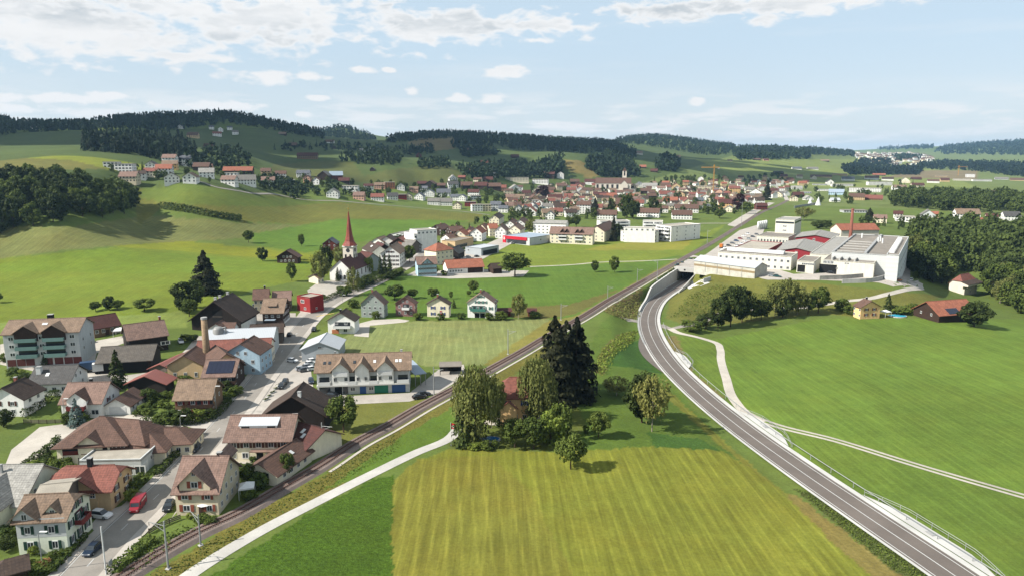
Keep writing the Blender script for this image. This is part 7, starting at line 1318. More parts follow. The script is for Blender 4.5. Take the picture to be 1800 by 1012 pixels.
mass('ridge_forest', 'dark conifer forest on the long ridge', [([(160, 240), (160, 224), (230, 214), (300, 208), (400, 206), (480, 218), (560, 236), (575, 246), (520, 237), (470, 227), (400, 217), (370, 222), (330, 228)], 1600, 2250, 14, C7, 13, 22), ([(38, 234), (38, 222), (165, 222), (165, 240)], 1500, 2300, 15, C7, 12, 20), ([(-700, 200), (0, 212), (44, 228), (20, 236), (-20, 242), (-700, 240)], 1250, 2200, 16, C7, 13, 22)])
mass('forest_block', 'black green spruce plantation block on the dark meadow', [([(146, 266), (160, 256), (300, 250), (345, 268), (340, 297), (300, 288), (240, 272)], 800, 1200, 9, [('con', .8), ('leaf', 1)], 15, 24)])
mass('far_dome_wood', 'hazy wooded dome behind the long ridge', [([(540, 246), (560, 234), (600, 223), (640, 236), (662, 248), (560, 250)], 2700, 3900, 26, MX, 16, 24)])
mass('middle_ridge_forest', 'dark forest along the middle ridge behind the village', [([(658, 254), (700, 245), (760, 238), (802, 236), (802, 243), (740, 247), (690, 254)], 2000, 2900, 17, C7, 14, 22), ([(793, 264), (800, 250), (800, 238), (850, 240), (920, 245), (1000, 249), (1080, 254), (1122, 272), (1112, 281), (1000, 268), (900, 264), (870, 255), (830, 263)], 1850, 2800, 16, C7, 14, 22)])
mass('blue_hill_forest', 'bluish forested hill behind the middle ridge', [([(1075, 252), (1110, 242), (1150, 239), (1200, 245), (1285, 257), (1300, 264), (1270, 274), (1110, 270)], 3300, 4900, 30, MX, 16, 26), ([(1285, 270), (1300, 261), (1350, 262), (1415, 267), (1425, 280), (1300, 282)], 2500, 4000, 24, L7, 18, 30), ([(1400, 272), (1420, 264), (1500, 266), (1500, 276)], 3800, 6000, 38, L7, 22, 34)])
mass('horizon_forest', 'pale blue wooded hills on the horizon', [([(1640, 268), (1660, 259), (1720, 254), (1800, 250), (2000, 243), (2000, 276), (1660, 272)], 5200, 9500, 60, L7, 26, 44), ([(1520, 262), (1560, 258), (1640, 256), (1640, 262), (1560, 265)], 7000, 10500, 80, L7, 26, 44), ([(1570, 277), (1620, 274), (1620, 281), (1575, 284)], 3500, 6000, 36, L7, 22, 34)])
mass('valley_woods', 'belts of trees across the wide valley floor', [([(1478, 297), (1530, 288), (1625, 292), (1615, 308), (1490, 308)], 2000, 3700, 20, L7, 16, 24), ([(1610, 290), (1700, 284), (1800, 282), (1900, 284), (1900, 316), (1800, 312), (1700, 300), (1620, 298)], 2300, 4400, 28, L7, 16, 26), ([(1500, 286), (1560, 282), (1570, 290), (1510, 293)], 3000, 5000, 28, L7, 18, 28)], 'far')
mass('hill_copses', 'scattered copses on the hill pastures', [([(345, 296), (350, 274), (385, 264), (440, 278), (440, 300), (390, 303)], 780, 1250, 15, L7, 10, 18), ([(600, 285), (660, 272), (705, 277), (705, 292), (640, 290)], 1150, 1750, 12, C7, 13, 20), ([(735, 290), (770, 284), (790, 288), (788, 296), (740, 298)], 1150, 1500, 11, L7, 12, 18), ([(1030, 296), (1045, 284), (1080, 276), (1110, 290), (1122, 312), (1060, 312)], 1400, 1950, 12, L7, 18, 27), ([(800, 302), (850, 296), (985, 290), (988, 308), (970, 316), (900, 314), (850, 318), (810, 312)], 1200, 1700, 13, L7, 14, 22), ([(950, 300), (985, 286), (992, 306), (970, 314)], 1300, 1700, 10, L7, 22, 30), ([(1150, 300), (1165, 284), (1192, 290), (1190, 302)], 1700, 2100, 12, L7, 20, 28), ([(705, 268), (760, 262), (765, 270), (710, 274)], 1500, 2000, 15, C7, 13, 20), ([(810, 268), (870, 264), (875, 274), (815, 278)], 1500, 2000, 14, L7, 12, 18), ([(470, 258), (520, 252), (700, 262), (700, 267), (540, 266), (480, 266)], 1300, 2000, 26, MX, 9, 16), ([(500, 300), (560, 330), (520, 352), (470, 332), (470, 318)], 600, 950, 14, L7, 8, 15), ([(1260, 272), (1275, 266), (1292, 270), (1290, 278)], 2200, 3000, 18, L7, 16, 24), ([(590, 350), (600, 330), (690, 335), (690, 350)], 750, 1150, 24, L7, 7, 12), ([(430, 320), (590, 328), (600, 350), (500, 344)], 560, 1000, 20, L7, 7, 13)])
# town trees and the belt right of the factory: individual trees
TT_ = []
def town_trees(poly, n, hr, place, kinds, gap=1.5):
    xs = [p[0] for p in poly]; ys = [p[1] for p in poly]; k = 0
    for _ in range(n * 30):
        if k >= n: break
        x, y = random.uniform(min(xs), max(xs)), random.uniform(min(ys), max(ys))
        if not inpoly(np.array(x), np.array(y), poly): continue
        p = hit(x, y)
        if any((p[0] - a) ** 2 + (p[1] - b) ** 2 < (gap + c * .5) ** 2 for a, b, c in USED): continue
        REST.append((*p, random.uniform(*hr), 'con' if random.choice(kinds) in ('spruce', 'thuja') else 'leaf')); k += 1
TK = ['ftree', 'fgreen', 'fgreen', 'ftree', 'spruce', 'round']
town_trees([(880, 376), (900, 335), (1040, 326), (1370, 326), (1375, 345), (1290, 378), (1100, 384), (900, 392)], 190, (6, 14), 'in the village centre', TK); town_trees([(690, 350), (700, 326), (880, 318), (890, 350), (870, 366), (760, 352)], 80, (6, 12), 'below the hill dome', TK); town_trees([(440, 330), (460, 312), (690, 326), (690, 352), (600, 348), (480, 340)], 50, (6, 11), 'above the sloping meadow', TK); town_trees([(185, 312), (200, 296), (440, 306), (440, 328), (330, 324)], 22, (5, 11), 'on the hillside terrace', TK); town_trees([(1380, 352), (1390, 326), (1600, 320), (1640, 330), (1560, 352), (1480, 362)], 60, (7, 14), 'beyond the railway station', TK); town_trees([(1150, 318), (1380, 308), (1380, 326), (1150, 332)], 60, (8, 15), 'at the far village edge', TK); town_trees([(1480, 396), (1520, 388), (1620, 392), (1660, 398), (1640, 408), (1540, 402)], 18, (5, 11), 'behind the great factory hall', ['ftree', 'fgreen', 'thuja']); town_trees([(760, 402), (880, 380), (960, 392), (940, 404), (850, 412), (780, 420)], 16, (4, 9), 'along the village street', TK); town_trees([(650, 440), (740, 410), (760, 412), (720, 440), (670, 452)], 12, (4, 8), 'around the parsonage', TK)
Pb = scatter_px([(1562, 362), (1600, 348), (1700, 352), (1800, 356), (1900, 360), (1900, 384), (1800, 378), (1640, 370)], 850, 1400, 12.5); REST.extend((*p, random.choice((9, 14, 17, 20, 23)) + random.uniform(-2, 2), 'leaf') for p in Pb if random.random() < .8)
def rest_mass():
    VV = []; TT = []
    for kind, tk in (('leaf', 'fine'), ('con', 'finecon')):
        Q = np.array([r[:4] for r in REST if r[4] == kind]); which = RNG.integers(0, 5, len(Q))
        for i, (v, t) in enumerate(FT[tk]):
            q = Q[which == i]; h = q[:, 3]; w = h * (RNG.uniform(.62, .88, len(q)) if kind == 'leaf' else .45); a = RNG.uniform(0, 6.28, len(q)); ca, sa = np.cos(a)[:, None], np.sin(a)[:, None]
            VV.append(np.stack([(v[None, :, 0] * ca - v[None, :, 1] * sa) * w[:, None] + q[:, :1], (v[None, :, 0] * sa + v[None, :, 1] * ca) * w[:, None] + q[:, 1:2], v[None, :, 2] * h[:, None] + q[:, 2:3] - .3], -1).reshape(-1, 3)); TT.append((t[None] + RNG.uniform(-.25, .4, (len(q), 1))).ravel())
    V = np.concatenate(VV); print('rest', len(REST), len(V) // 2); stuff(obj('village_trees', qmesh('village_trees', V, np.concatenate(TT), LEAF['dark'])), 'garden and woodland trees spread between the village houses', 'trees')
rest_mass()
for a in ((1412, 388, 362, 30, 'yellow', 'rusty green tree directly behind the white office tower'), (1438, 402, 388, 24, 'darkround', 'dark bushy tree behind the red fronted halls'), (1452, 402, 386, 22, 'darkround', 'second dark bushy tree behind the red fronted halls'), (1528, 388, 366, 20, 'spruce', 'dark conifer left of the pinkish roofed house behind the chimney'), (953, 351, 326, 26, 'copper', 'large dark purple tree in the village'), (1046, 378, 348, 18, 'spruce', 'tall black conifer beside the four storey white house'), (1072, 376, 350, 12, 'spruce', 'slim black conifer in the village gardens'), (1102, 384, 338, 26, 'darkround', 'tall dark tree group centre of the village'), (1113, 386, 352, 20, 'darkround', 'dark rounded tree right of the tall village group'), (1148, 372, 346, 20, 'darkround', 'dark tree left of the orange hipped village roof'), (1298, 372, 340, 22, 'copper', 'dark purple tree by the station yard'), (1312, 376, 354, 20, 'round', 'round green tree by the station yard'), (1265, 384, 368, 20, 'round', 'solitary round tree on the lawn before the station'), (1348, 352, 318, 16, 'spruce', 'dark conifer behind the station roofs'), (1242, 376, 362, 16, 'round', 'low round tree on the lawn left of the solitary one')): tree(*a[:5], a[5])
# rough grass and herbs on the banks
def herbs(name, label, poly, step, h, leafk, size=.22, d=(60, 480), n=5):
    P = scatter_px(poly, *d, step); m = len(P) * n; Q = np.repeat(P, n, 0) + np.c_[RNG.normal(size=(m, 2)) * step * .5, np.zeros(m)]; Q[:, 2] = height(Q[:, 0], Q[:, 1]) + RNG.uniform(0, 1, m) * h
    V, T = quads(Q, RNG.normal(size=(m, 3)) + np.array((0, -.3, .9)), size * RNG.uniform(.5, 1.3, m), RNG.uniform(0, 1, m)); return stuff(obj(name, qmesh(name, V, T, LEAF[leafk])), label, 'rough grass')
herbs('bank_grass', 'rough green herbs on the bypass verge', [(1397, 858), (1440, 868), (1680, 1040), (1700, 1060), (1570, 1000), (1480, 928)], .6, .28, 'bush', .12); herbs('bank_grass', 'rough grass strip between railway and farm track', [(240, 1030), (420, 920), (560, 842), (700, 760), (700, 790), (560, 868), (440, 930), (330, 1005)], .8, .22, 'bush', .12, n=3); herbs('bank_grass', 'bushy brownish bank below the factory', [(1180, 560), (1210, 520), (1260, 500), (1330, 515), (1400, 530), (1260, 548)], 1.6, .6, 'bush', .22, n=4); herbs('bank_grass', 'tussocky green bank between spruces and bypass', [(1040, 650), (1062, 612), (1095, 585), (1122, 580), (1112, 602), (1080, 624), (1062, 662)], 1.0, .6, 'lime', .22, n=5); herbs('bank_grass', 'brown herbs beside the retaining wall', [(1060, 548), (1132, 505), (1122, 560), (1096, 562)], 1.2, .6, 'olive', .25, n=5); herbs('bank_grass', 'wild shrubs along the house garden by the track', [(196, 1012), (260, 950), (330, 925), (345, 935), (270, 985), (240, 1010)], .9, .9, 'bush', .2, n=4)
# ------------------------------------------------------------------ vehicles
def paint(key, rgb): return mat('car_paint_' + key, rgb, .28, var=.02, spec=.6)
PAINT = {k: paint(k, v) for k, v in dict(white=(250, 250, 250), black=(26, 28, 32), darkblue=(34, 48, 68), blue=(58, 84, 118), grey=(96, 100, 106), silver=(160, 164, 168), red=(146, 26, 40), teal=(30, 84, 84), orange=(206, 120, 44), green=(40, 78, 50)).items()}
def loft(secs):
    V = []; Fc = []; n = len(secs)
    for x, w, z0, z1 in secs: V += [(x, -w, z0), (x, w, z0), (x, w, z1), (x, -w, z1)]
    for i in range(n - 1):
        for k in range(4): Fc.append((i * 4 + k, (i + 1) * 4 + k, (i + 1) * 4 + (k + 1) % 4, i * 4 + (k + 1) % 4))
    return V, Fc + [(0, 1, 2, 3), (4 * n - 1, 4 * n - 2, 4 * n - 3, 4 * n - 4)]
def car_meshes(L=4.3, W=.88, H=1.46):
    b = MB(); k = L / 4.3; b.add(*loft([(-2.15 * k, W * .8, .36, .66), (-2.05 * k, W * .94, .28, .88), (-1.2 * k, W, .22, .98), (.7 * k, W, .22, .95), (1.5 * k, W * .97, .24, .86), (2.02 * k, W * .9, .28, .74), (2.15 * k, W * .76, .36, .6)]))
    c = MB(); V = [(-1.85 * k, -W * .9, .95), (1.0 * k, -W * .9, .93), (1.0 * k, W * .9, .93), (-1.85 * k, W * .9, .95), (-1.35 * k, -W * .72, H - .04), (.25 * k, -W * .72, H - .02), (.25 * k, W * .72, H - .02), (-1.35 * k, W * .72, H - .04)]; c.add(V, [(0, 1, 5, 4), (1, 2, 6, 5), (2, 3, 7, 6), (3, 0, 4, 7)])
    r = MB().box(-1.37 * k, .27 * k, -W * .73, W * .73, H - .05, H + .02)
    return b.mesh('body', PAINT['white']), c.mesh('windows', GLASS), r.mesh('roof', PAINT['white'])
WH = MB().tube([(0, -.11, 0), (0, .11, 0)], .33, 12).mesh('wheel', TYRE); RIM = MB().tube([(0, -.125, 0), (0, .125, 0)], .19, 8).mesh('rim', STEEL); LAMP = MB().box(-.05, .03, -.16, .16, -.07, .07).mesh('headlight', WHITE); TAIL = MB().box(-.03, .05, -.14, .14, -.09, .09).mesh('tail_light', SHUT['red'])
CARS = {'car': (car_meshes(), 4.3, .88, 1.25), 'estate': (car_meshes(4.6, .9, 1.62), 4.6, .9, 1.3)}
def setmat(o, m): o.material_slots[0].link = 'OBJECT'; o.material_slots[0].material = m
def vehicle(px, py, colour, heading, label, kind='car', name='parked_car', cat='car', group='cars'):
    """heading: pixel direction (dx, dy) in which the car points"""
    p = hit(px, py); q = hit(px + heading[0] * .2, py + heading[1] * .2); a = math.atan2(q[1] - p[1], q[0] - p[0]); (b, c, rf), L, W, wb = CARS[kind]
    r = empty(name, (p[0], p[1], p[2] + .1), a); setmat(obj('body', b, r), PAINT[colour]); obj('windows', c, r); setmat(obj('roof', rf, r), PAINT[colour])
    for x in (-wb, wb):
        for y in (-W + .08, W - .08): w = obj('wheel', WH, r, (x, y, .33)); obj('rim', RIM, w)
    for y in (-.55, .55): obj('headlight', LAMP, r, (L / 2 - .06, y, .66)); obj('tail_light', TAIL, r, (-L / 2 + .06, y, .76))
    tag(r, label, cat, group); return r
S = (1, 1); N_ = (1, -1)
vehicle(178, 909, 'white', (1, .12), 'white estate car parked between the green shuttered and tan houses', 'estate'); vehicle(163, 970, 'darkblue', (-.85, .8), 'dark saloon car driving down the village road at the front', 'car', 'car'); vehicle(297, 893, 'black', (-.5, .9), 'dark hatchback parked beside the beige house'); vehicle(343, 791, 'darkblue', (-.6, .8), 'dark blue car on the road beside the clipped hedge', 'estate', 'car'); vehicle(322, 762, 'blue', (.5, -.9), 'blue car parked at the corner of the striped roof wing', 'estate')
vehicle(395, 695, 'white', (1, -.1), 'white van-like car parked by the brown red shuttered house', 'estate'); vehicle(495, 681, 'black', (-.6, .8), 'black car, nearer of the pair by the planted road islands'); vehicle(501, 674, 'black', (-.6, .8), 'black car, farther of the pair by the planted road islands'); vehicle(552, 581, 'black', (-.6, .9), 'single black car driving on the village road', 'car', 'car'); vehicle(509, 590, 'black', (.6, -.9), 'black car parked beside the open storehouse'); vehicle(463, 639, 'white', (.5, -.9), 'white car parked in front of the light blue house'); vehicle(514, 636, 'white', (1, .15), 'white car crossing toward the gabled garage building')
for i, (x, y, c) in enumerate(((541, 646, 'silver'), (536, 652, 'grey'), (546, 641, 'white'), (550, 636, 'white'), (530, 650, 'silver'), (549, 650, 'white'))): vehicle(x, y, c, (1, -.2), ['silver car in the second line of the garage forecourt', 'grey car at the near end of the garage forecourt line', 'white car in the middle of the garage forecourt line', 'white car at the far end of the garage forecourt line', 'silver car at the corner of the garage forecourt', 'white car closest to the pale hall front'][i])
vehicle(576, 690, 'red', (1, .1), 'red car under the shop window of the garage building'); vehicle(586, 697, 'black', (1, .1), 'black car behind the barn beside the red car'); vehicle(547, 672, 'darkblue', (.2, 1), 'dark car in the gap between barn and garage building'); vehicle(737, 700, 'black', (1, -.15), 'black car, nearer of two by the railway yard'); vehicle(745, 695, 'black', (1, -.15), 'black car, farther of two by the railway yard'); vehicle(318, 602, 'white', (.4, .9), 'white car beside the black chalet', 'estate'); vehicle(22, 637, 'darkblue', (.9, .1), 'dark car at the left corner of the block of flats'); vehicle(421, 566, 'teal', (.8, -.4), 'dark green car beside the great dark barn', 'estate'); vehicle(447, 540, 'black', (.3, .9), 'dark car between great barn and timber inn')
for i, (x, y, c) in enumerate(((816, 455, 'white'), (823, 453, 'silver'), (812, 458, 'white'), (838, 452, 'black'), (900, 429, 'white'), (928, 430, 'white'), (640, 482, 'white'), (636, 486, 'white'))): vehicle(x, y, c, (1, -.15), ['white car in the workshop car park, middle', 'silver car in the workshop car park', 'white car in the workshop car park, near end', 'black car alone at the meadow corner of the workshop', 'white car left of the supermarket entrance', 'white van parked at the supermarket front right', 'white car behind the churchyard shrubs, far one', 'white car behind the churchyard shrubs, near one'][i])
cl = ['white', 'silver', 'black', 'white', 'grey', 'white', 'blue', 'white', 'red', 'silver', 'white', 'darkblue', 'white', 'grey']
for i in range(14):
    t = i / 13; r = i % 2; o = vehicle(1274 + 44 * t + r * 12, 437 - 27 * t + r * 3, cl[i], (1, .1), '', 'car' if i % 3 else 'estate'); later(o, f'{cl[i].replace("darkblue", "dark blue")} car', 'in the factory car park', 1274 + 44 * t + r * 12, 'cars in the factory car park', 'car')
for i, (x, y, c) in enumerate(((1418, 478, 'black'), (1421, 480, 'white'), (1461, 481, 'black'), (1366, 487, 'teal'), (1357, 486, 'silver'), (1602, 493, 'white'), (1580, 494, 'orange'))): vehicle(x, y, c, (1, .1), ['black car inside the small loading yard', 'white car at the small factory wing door', 'black car before the long cream hall', 'green car behind the weathered hall', 'silver car behind the weathered hall', 'white car at the lane end beside the ravine wood', 'orange car at the corner of the great hall'][i], 'estate')
# red delivery van
p = hit(243, 893); q = hit(240, 897); a = math.atan2(q[1] - p[1], q[0] - p[0]); r = empty('delivery_van', (p[0], p[1], p[2] + .1), a)
MB().add(*loft([(-2.8, .96, .35, 2.45), (-2.75, 1.0, .3, 2.55), (.9, 1.0, .3, 2.55), (1.55, .98, .3, 2.3), (1.9, .97, .3, 1.35), (2.6, .94, .34, 1.1), (2.75, .86, .4, .9)])).build('body', PAINT['red'], r)
o = MB(); o.add([(1.585, -.84, 2.2), (1.585, .84, 2.2), (1.93, .88, 1.36), (1.93, -.88, 1.36)], [(0, 3, 2, 1)]); o.build('windscreen', GLASS, r)
for s in (-1, 1): MB().box(.85, 1.5, s * 1.0 - .015, s * 1.0 + .015, 1.35, 2.1).build('side_window', GLASS, r); MB().box(-2.3, .3, s * 1.01 - .015, s * 1.01 + .015, 1.75, 2.0).build('white_lettering', WHITE, r)
for x in (-1.7, 1.75):
    for y in (-.9, .9): w = obj('wheel', WH, r, (x, y, .35)); obj('rim', RIM, w)
for y in (-.7, .7): obj('headlight', LAMP, r, (2.73, y, .8))
r.scale = (.94, .94, .88); tag(r, 'red delivery van with white lettering on the village road', 'van')
def lorry(px, py, heading, cab, box, label):
    p = hit(px, py); q = hit(px + heading[0] * .3, py + heading[1] * .3); r = empty('lorry', (p[0], p[1], p[2] + .1), math.atan2(q[1] - p[1], q[0] - p[0])); MB().box(-3.6, 1.6, -1.15, 1.15, .9, 3.4).build('cargo_box', box, r); MB().add(*loft([(1.8, 1.1, .5, 2.9), (3.2, 1.1, .5, 2.9), (3.5, 1.05, .5, 1.7)])).build('cab', cab, r); MB().box(3.25, 3.5, -.9, .9, 1.7, 2.6).build('windscreen', GLASS, r); MB().box(-3.6, 3.2, -.6, .6, .5, .9).build('chassis', TYRE, r)
    for x in (-2.6, -1.6, 2.3):
        for y in (-1.0, 1.0): obj('wheel', WH, r, (x, y, .4), 0, (1.35, 1.2, 1.35))
    tag(r, label, 'lorry'); return r
lorry(164, 652, (1, -.1), PAINT['white'], PAINT['blue'], 'lorry with blue box body behind the dark grey roofed house'); lorry(186, 654, (1, -.1), PAINT['white'], WHITE, 'white box lorry beside the tall dark conifer'); lorry(1268, 436, (.6, -.5), PAINT['orange'], PAINT['orange'], 'orange lorry in the factory car park'); lorry(378, 662 - 12, (.4, .9), PAINT['white'], WHITE, 'white lorry parked beside the solar panel house'); lorry(1270, 446, (.6, -.4), PAINT['white'], WHITE, 'white lorry behind the weathered hall')
for i, (x, y) in enumerate(((1190, 470.5), (1198, 467), (1206, 463.5), (1213, 460.5))):      # tractors by the line
    p = hit(x, y); r = empty('tractor', (p[0], p[1], p[2] + .1), R(120)); MB().box(-.3, 2.2, -.45, .45, .8, 1.6).build('bonnet', PAINT['teal'], r); MB().box(-1.3, .1, -.7, .7, 1.0, 2.6).build('cab', GLASS, r); MB().box(-1.4, .2, -.8, .8, 2.6, 2.75).build('cab_roof', PAINT['teal'], r)
    for yy in (-.9, .9): obj('wheel', WH, r, (-.7, yy, .85), 0, (2.5, 2.4, 2.5)); obj('wheel', WH, r, (1.7, yy * .8, .5), 0, (1.5, 1.6, 1.5))
    tag(r, ['green tractor nearest the tunnel portal edge', 'green tractor, second in the line by the railway', 'green tractor, third in the line by the railway', 'green tractor at the far end of the line by the railway'][i], 'tractor', 'tractors by the railway')
# ------------------------------------------------------------------ masts, lamps, flags and garden things
def mast(px, py, top, label, arm=3.2):
    p = hit(px, py); lo, hi = 2.0, 30.0
    for _ in range(40):
        m = (lo + hi) / 2
        if proj(p[0], p[1], p[2] + m)[1] > top: lo = m
        else: hi = m
    k = np.argmin(((RP[:, :2] - p[:2]) ** 2).sum(1)); d = RP[k, :2] - p[:2]; r = empty('catenary_mast', p, math.atan2(d[1], d[0])); h = lo
    MB().tube([(0, 0, -.5), (0, 0, h)], [.19, .13], 8).build('pole', STEEL, r); MB().tube([(0, 0, h - .9), (arm, 0, h - .6)], .06, 5).build('bracket', STEEL, r); MB().tube([(0, 0, h - 2.0), (arm * .85, 0, h - .65)], .05, 5).build('bracket_strut', STEEL, r); MB().tube([(arm, 0, h - .6), (arm, 0, h - 1.3)], .05, 5).build('insulator', DARKWOOD, r); MB().box(-.4, .4, -.4, .4, -.6, .15).build('footing', CONC, r); tag(r, label, 'mast', 'railway masts')
for i, (x, y, t) in enumerate(((296, 999, 915), (353, 958, 903), (568, 796, 742), (763, 696, 644), (893, 622, 578), (1155, 492, 457), (986, 562, 533), (1068, 527, 502), (1120, 498, 472), (1243, 430, 404), (1303, 398, 355), (1328, 381, 350))): mast(x, y, t, ['railway mast nearest the camera beside the track', 'railway mast with signal boxes beside the beige house', 'railway mast beside the low striped outbuilding', 'railway mast by the railway yard cars', 'railway mast on the pale field edge', 'railway mast left of the tractors', 'railway mast behind the giant spruces', 'railway mast above the retaining wall bend', 'railway mast before the field path crossing', 'railway mast beside the factory car park', 'tall mast at the station approach', 'railway mast next to the station platform'][i])
def lamp(px, py, top, label, side=1):
    p = hit(px, py); lo, hi = 2.0, 16.0
    for _ in range(40):
        m = (lo + hi) / 2
        if proj(p[0], p[1], p[2] + m)[1] > top: lo = m
        else: hi = m
    r = empty('street_lamp', p); MB().tube([(0, 0, -.3), (0, 0, lo - .4), (side * .5, 0, lo)], [.09, .07, .06], 7).build('pole', STEEL, r); MB().box(side * .4 - .1, side * 1.6, -.16, .16, lo - .05, lo + .1).build('lamp_head', WHITE, r); tag(r, label, 'street lamp', 'street lamps')
for i, (x, y, t, s) in enumerate(((76, 1004, 934, 1), (320, 775, 730, 1), (381, 730, 678, 1), (236, 865, 835, -1), (596, 510, 498, 1), (602, 530, 518, 1), (115, 742, 700, 1))): lamp(x, y, t, ['street lamp in front of the green shuttered house', 'street lamp by the parked blue car', 'tall street lamp beside the red shuttered timber house', 'thin street lamp by the tan red roofed house', 'street lamp beside the churchyard lawn', 'street lamp below the churchyard wall', 'thin lamp post beside the blue spruce'][i], s)
p = hit(187, 1010); r = empty('white_pole', p); MB().tube([(0, 0, -.3), (0, 0, 9.2)], [.14, .1], 8).build('pole', WHITE, r); MB().box(.9, 1.0, -.5, .5, 2.0, 2.9).build('road_sign', STEEL, r); MB().tube([(.95, 0, -.2), (.95, 0, 2.9)], .05, 6).build('sign_post', STEEL, r); tag(r, 'slender white pole with small triangular sign at the road edge', 'pole')
FLAGR = mat('flag_red', (200, 24, 34), .8, var=.04)
def flag(px, py, top, label):
    p = hit(px, py); lo, hi = 2.0, 20.0
    for _ in range(40):
        m = (lo + hi) / 2
        if proj(p[0], p[1], p[2] + m)[1] > top: lo = m
        else: hi = m
    r = empty('flagpole', p); MB().tube([(0, 0, -.3), (0, 0, lo)], [.07, .045], 7).build('pole', WHITE, r); n = 7; V = []; s = 1.5
    for i in range(n + 1):
        x = .05 + s * .8 * i / n; y = .12 * math.sin(i * 1.1)
        for z in (0, s): V.append((x, y, lo - .15 - s + z - .15 * i / n))
    f = obj('flag', me('flag', V, [(2 * i, 2 * i + 2, 2 * i + 3, 2 * i + 1) for i in range(n)], FLAGR), r)
    for x0, x1, z0, z1 in ((.5, .74, .35, 1.15), (.25, .99, .63, .87)):
        for y in (-.14, .14): MB().box(x0, x1, y - .01, y + .01, lo - .15 - s + z0 - .07, lo - .15 - s + z1 - .07).build('white_cross', WHITE, f)
    tag(r, label, 'flag')
flag(793, 783, 742, 'white flagpole with red flag bearing a white cross at the track end'); flag(773, 562, 545, 'small flagpole with red and white flag by the blue shuttered house')
def disc(name, px, py, rx, ry, m, label, cat, rim=None, h=.5):
    p = hit(px, py); mb = MB(); n = 20; V = [(rx * math.cos(2 * math.pi * i / n), ry * math.sin(2 * math.pi * i / n), h * .8) for i in range(n)]; r = empty(name, p); obj('water', me('water', V, [tuple(range(n))], m), r); V = [(a * 1.06, b * 1.06, z) for z in (-.3, h) for a, b, _ in V] + [(a, b, h) for a, b, _ in V]
    obj('pool_rim', me('pool_rim', V, [(i, (i + 1) % n, n + (i + 1) % n, n + i) for i in range(n)] + [(n + i, n + (i + 1) % n, 2 * n + (i + 1) % n, 2 * n + i) for i in range(n)], rim or CONCW), r); tag(r, label, cat)
disc('garden_pool', 861, 773, 2.6, 1.6, mat('pool_dark', (30, 96, 150), .1), 'oval blue garden pool beside the villa shrubs', 'pool'); disc('swimming_pool', 1577, 555, 4.2, 3.2, POOL, 'turquoise swimming pool between orange house and barn', 'pool', h=.3)
def gazebo(px, py, s, label, h=2.6):
    p = hit(px, py); r = empty('garden_tent', p, .3); V = [(-s, -s, h), (s, -s, h), (s, s, h), (-s, s, h), (0, 0, h + .9), (-s, -s, h - .35), (s, -s, h - .35), (s, s, h - .35), (-s, s, h - .35)]; obj('canopy', me('canopy', V, [(0, 1, 4), (1, 2, 4), (2, 3, 4), (3, 0, 4), (5, 6, 1, 0), (6, 7, 2, 1), (7, 8, 3, 2), (8, 5, 0, 3)], WHITE), r)
    for a in (-s, s):
        for b in (-s, s): MB().tube([(a, b, -.2), (a, b, h)], .05, 6).build('leg', WHITE, r)
    tag(r, label, 'tent')
gazebo(435, 872, 1.55, 'white garden tent beside the railway and beige house'); gazebo(1556, 556, 1.8, 'small white tent beside the turquoise pool'); gazebo(213, 590, 2.2, 'white tent between dark red roof and black chalet')
p = hit(361, 902); r = empty('parasol', p); MB().tube([(0, 0, -.1), (0, 0, 2.5)], .04, 6).build('pole', STEEL, r); n = 8; V = [(1.5 * math.cos(i * math.pi / 4), 1.5 * math.sin(i * math.pi / 4), 2.2) for i in range(n)] + [(0, 0, 2.75)]; obj('canopy', me('canopy', V, [(i, (i + 1) % n, n) for i in range(n)], WHITE), r); tag(r, 'white parasol in front of the beige house', 'parasol')
def tipi(px, py, w, h, label):
    p = hit(px, py); s = p[1] / F; o = MB(); n = 10; V = [(w * s / 2 * math.cos(i * 2 * math.pi / n), w * s / 2 * math.sin(i * 2 * math.pi / n), 0) for i in range(n)] + [(0, 0, h * s)]; o.add(V, [(i, (i + 1) % n, n) for i in range(n)]); tag(o.build('pyramid_tent', WHITE, None, p), label, 'tent')
tipi(1438, 361, 10, 15, 'tall white pyramid tent by the low grey wall'); tipi(1424, 358, 8, 9, 'small white pyramid tent beside the red brown house')
free_wall('noise_barrier', 'long low grey wall behind the green factory meadow', [(1396, 366), (1420, 362), (1440, 359)], 3.0, .4, CONCD)
# timber stacks, benches, bins and guard rails
p = hit(235, 650); r = empty('plank_stack', p, .15)
for i in range(9): MB().box(-3.2, 3.2, -.9 + (i % 3) * .62, -.35 + (i % 3) * .62, .1 + (i // 3) * .6, .55 + (i // 3) * .6).build('plank_bundle', mat('fresh_timber', (196, 156, 104), .85, 'wood'), r)
tag(r, 'stack of pale planks under the open barn edge', 'timber stack')
for i in range(5):
    x, y = 1333 + i * 3.3, 404 - i * .6; p = hit(x, y); tag(MB().tube([(0, 0, -.2), (0, 0, 7.5), (0, 0, 8.2)], [1.3, 1.3, .6], 10).build('silo', WHITE, None, p, smooth=True), f'white factory silo, {ORD[i]} of the row beside the office tower', 'silo', 'white silos')
def guard(name, label, P, r, step=2, h=.75):
    Nn = normals2(P); Q = np.c_[P[:, :2] + Nn * r, P[:, 2]]; B = Q[len(Q) // 2].copy(); root = empty(name, B); MB().tube([q - B + (0, 0, h) for q in Q], .09, 5).build('beam', STEEL, root); pm = box_mesh('post', STEEL, -.06, .06, -.06, .06, -.4, .8)
    for q in Q[::step]: obj('post', pm, root, q - B)
    tag(root, label, 'guard rail')
guard('guard_rail', 'steel guard rail along the outer edge of the bypass bend', HWC[int(len(HWC) * .45):iw], -5.0); guard('marker_fence', 'low fence with posts along the right side of the bypass', HWC[4:int(len(HWC) * .55)], 6.9, 4, .9)
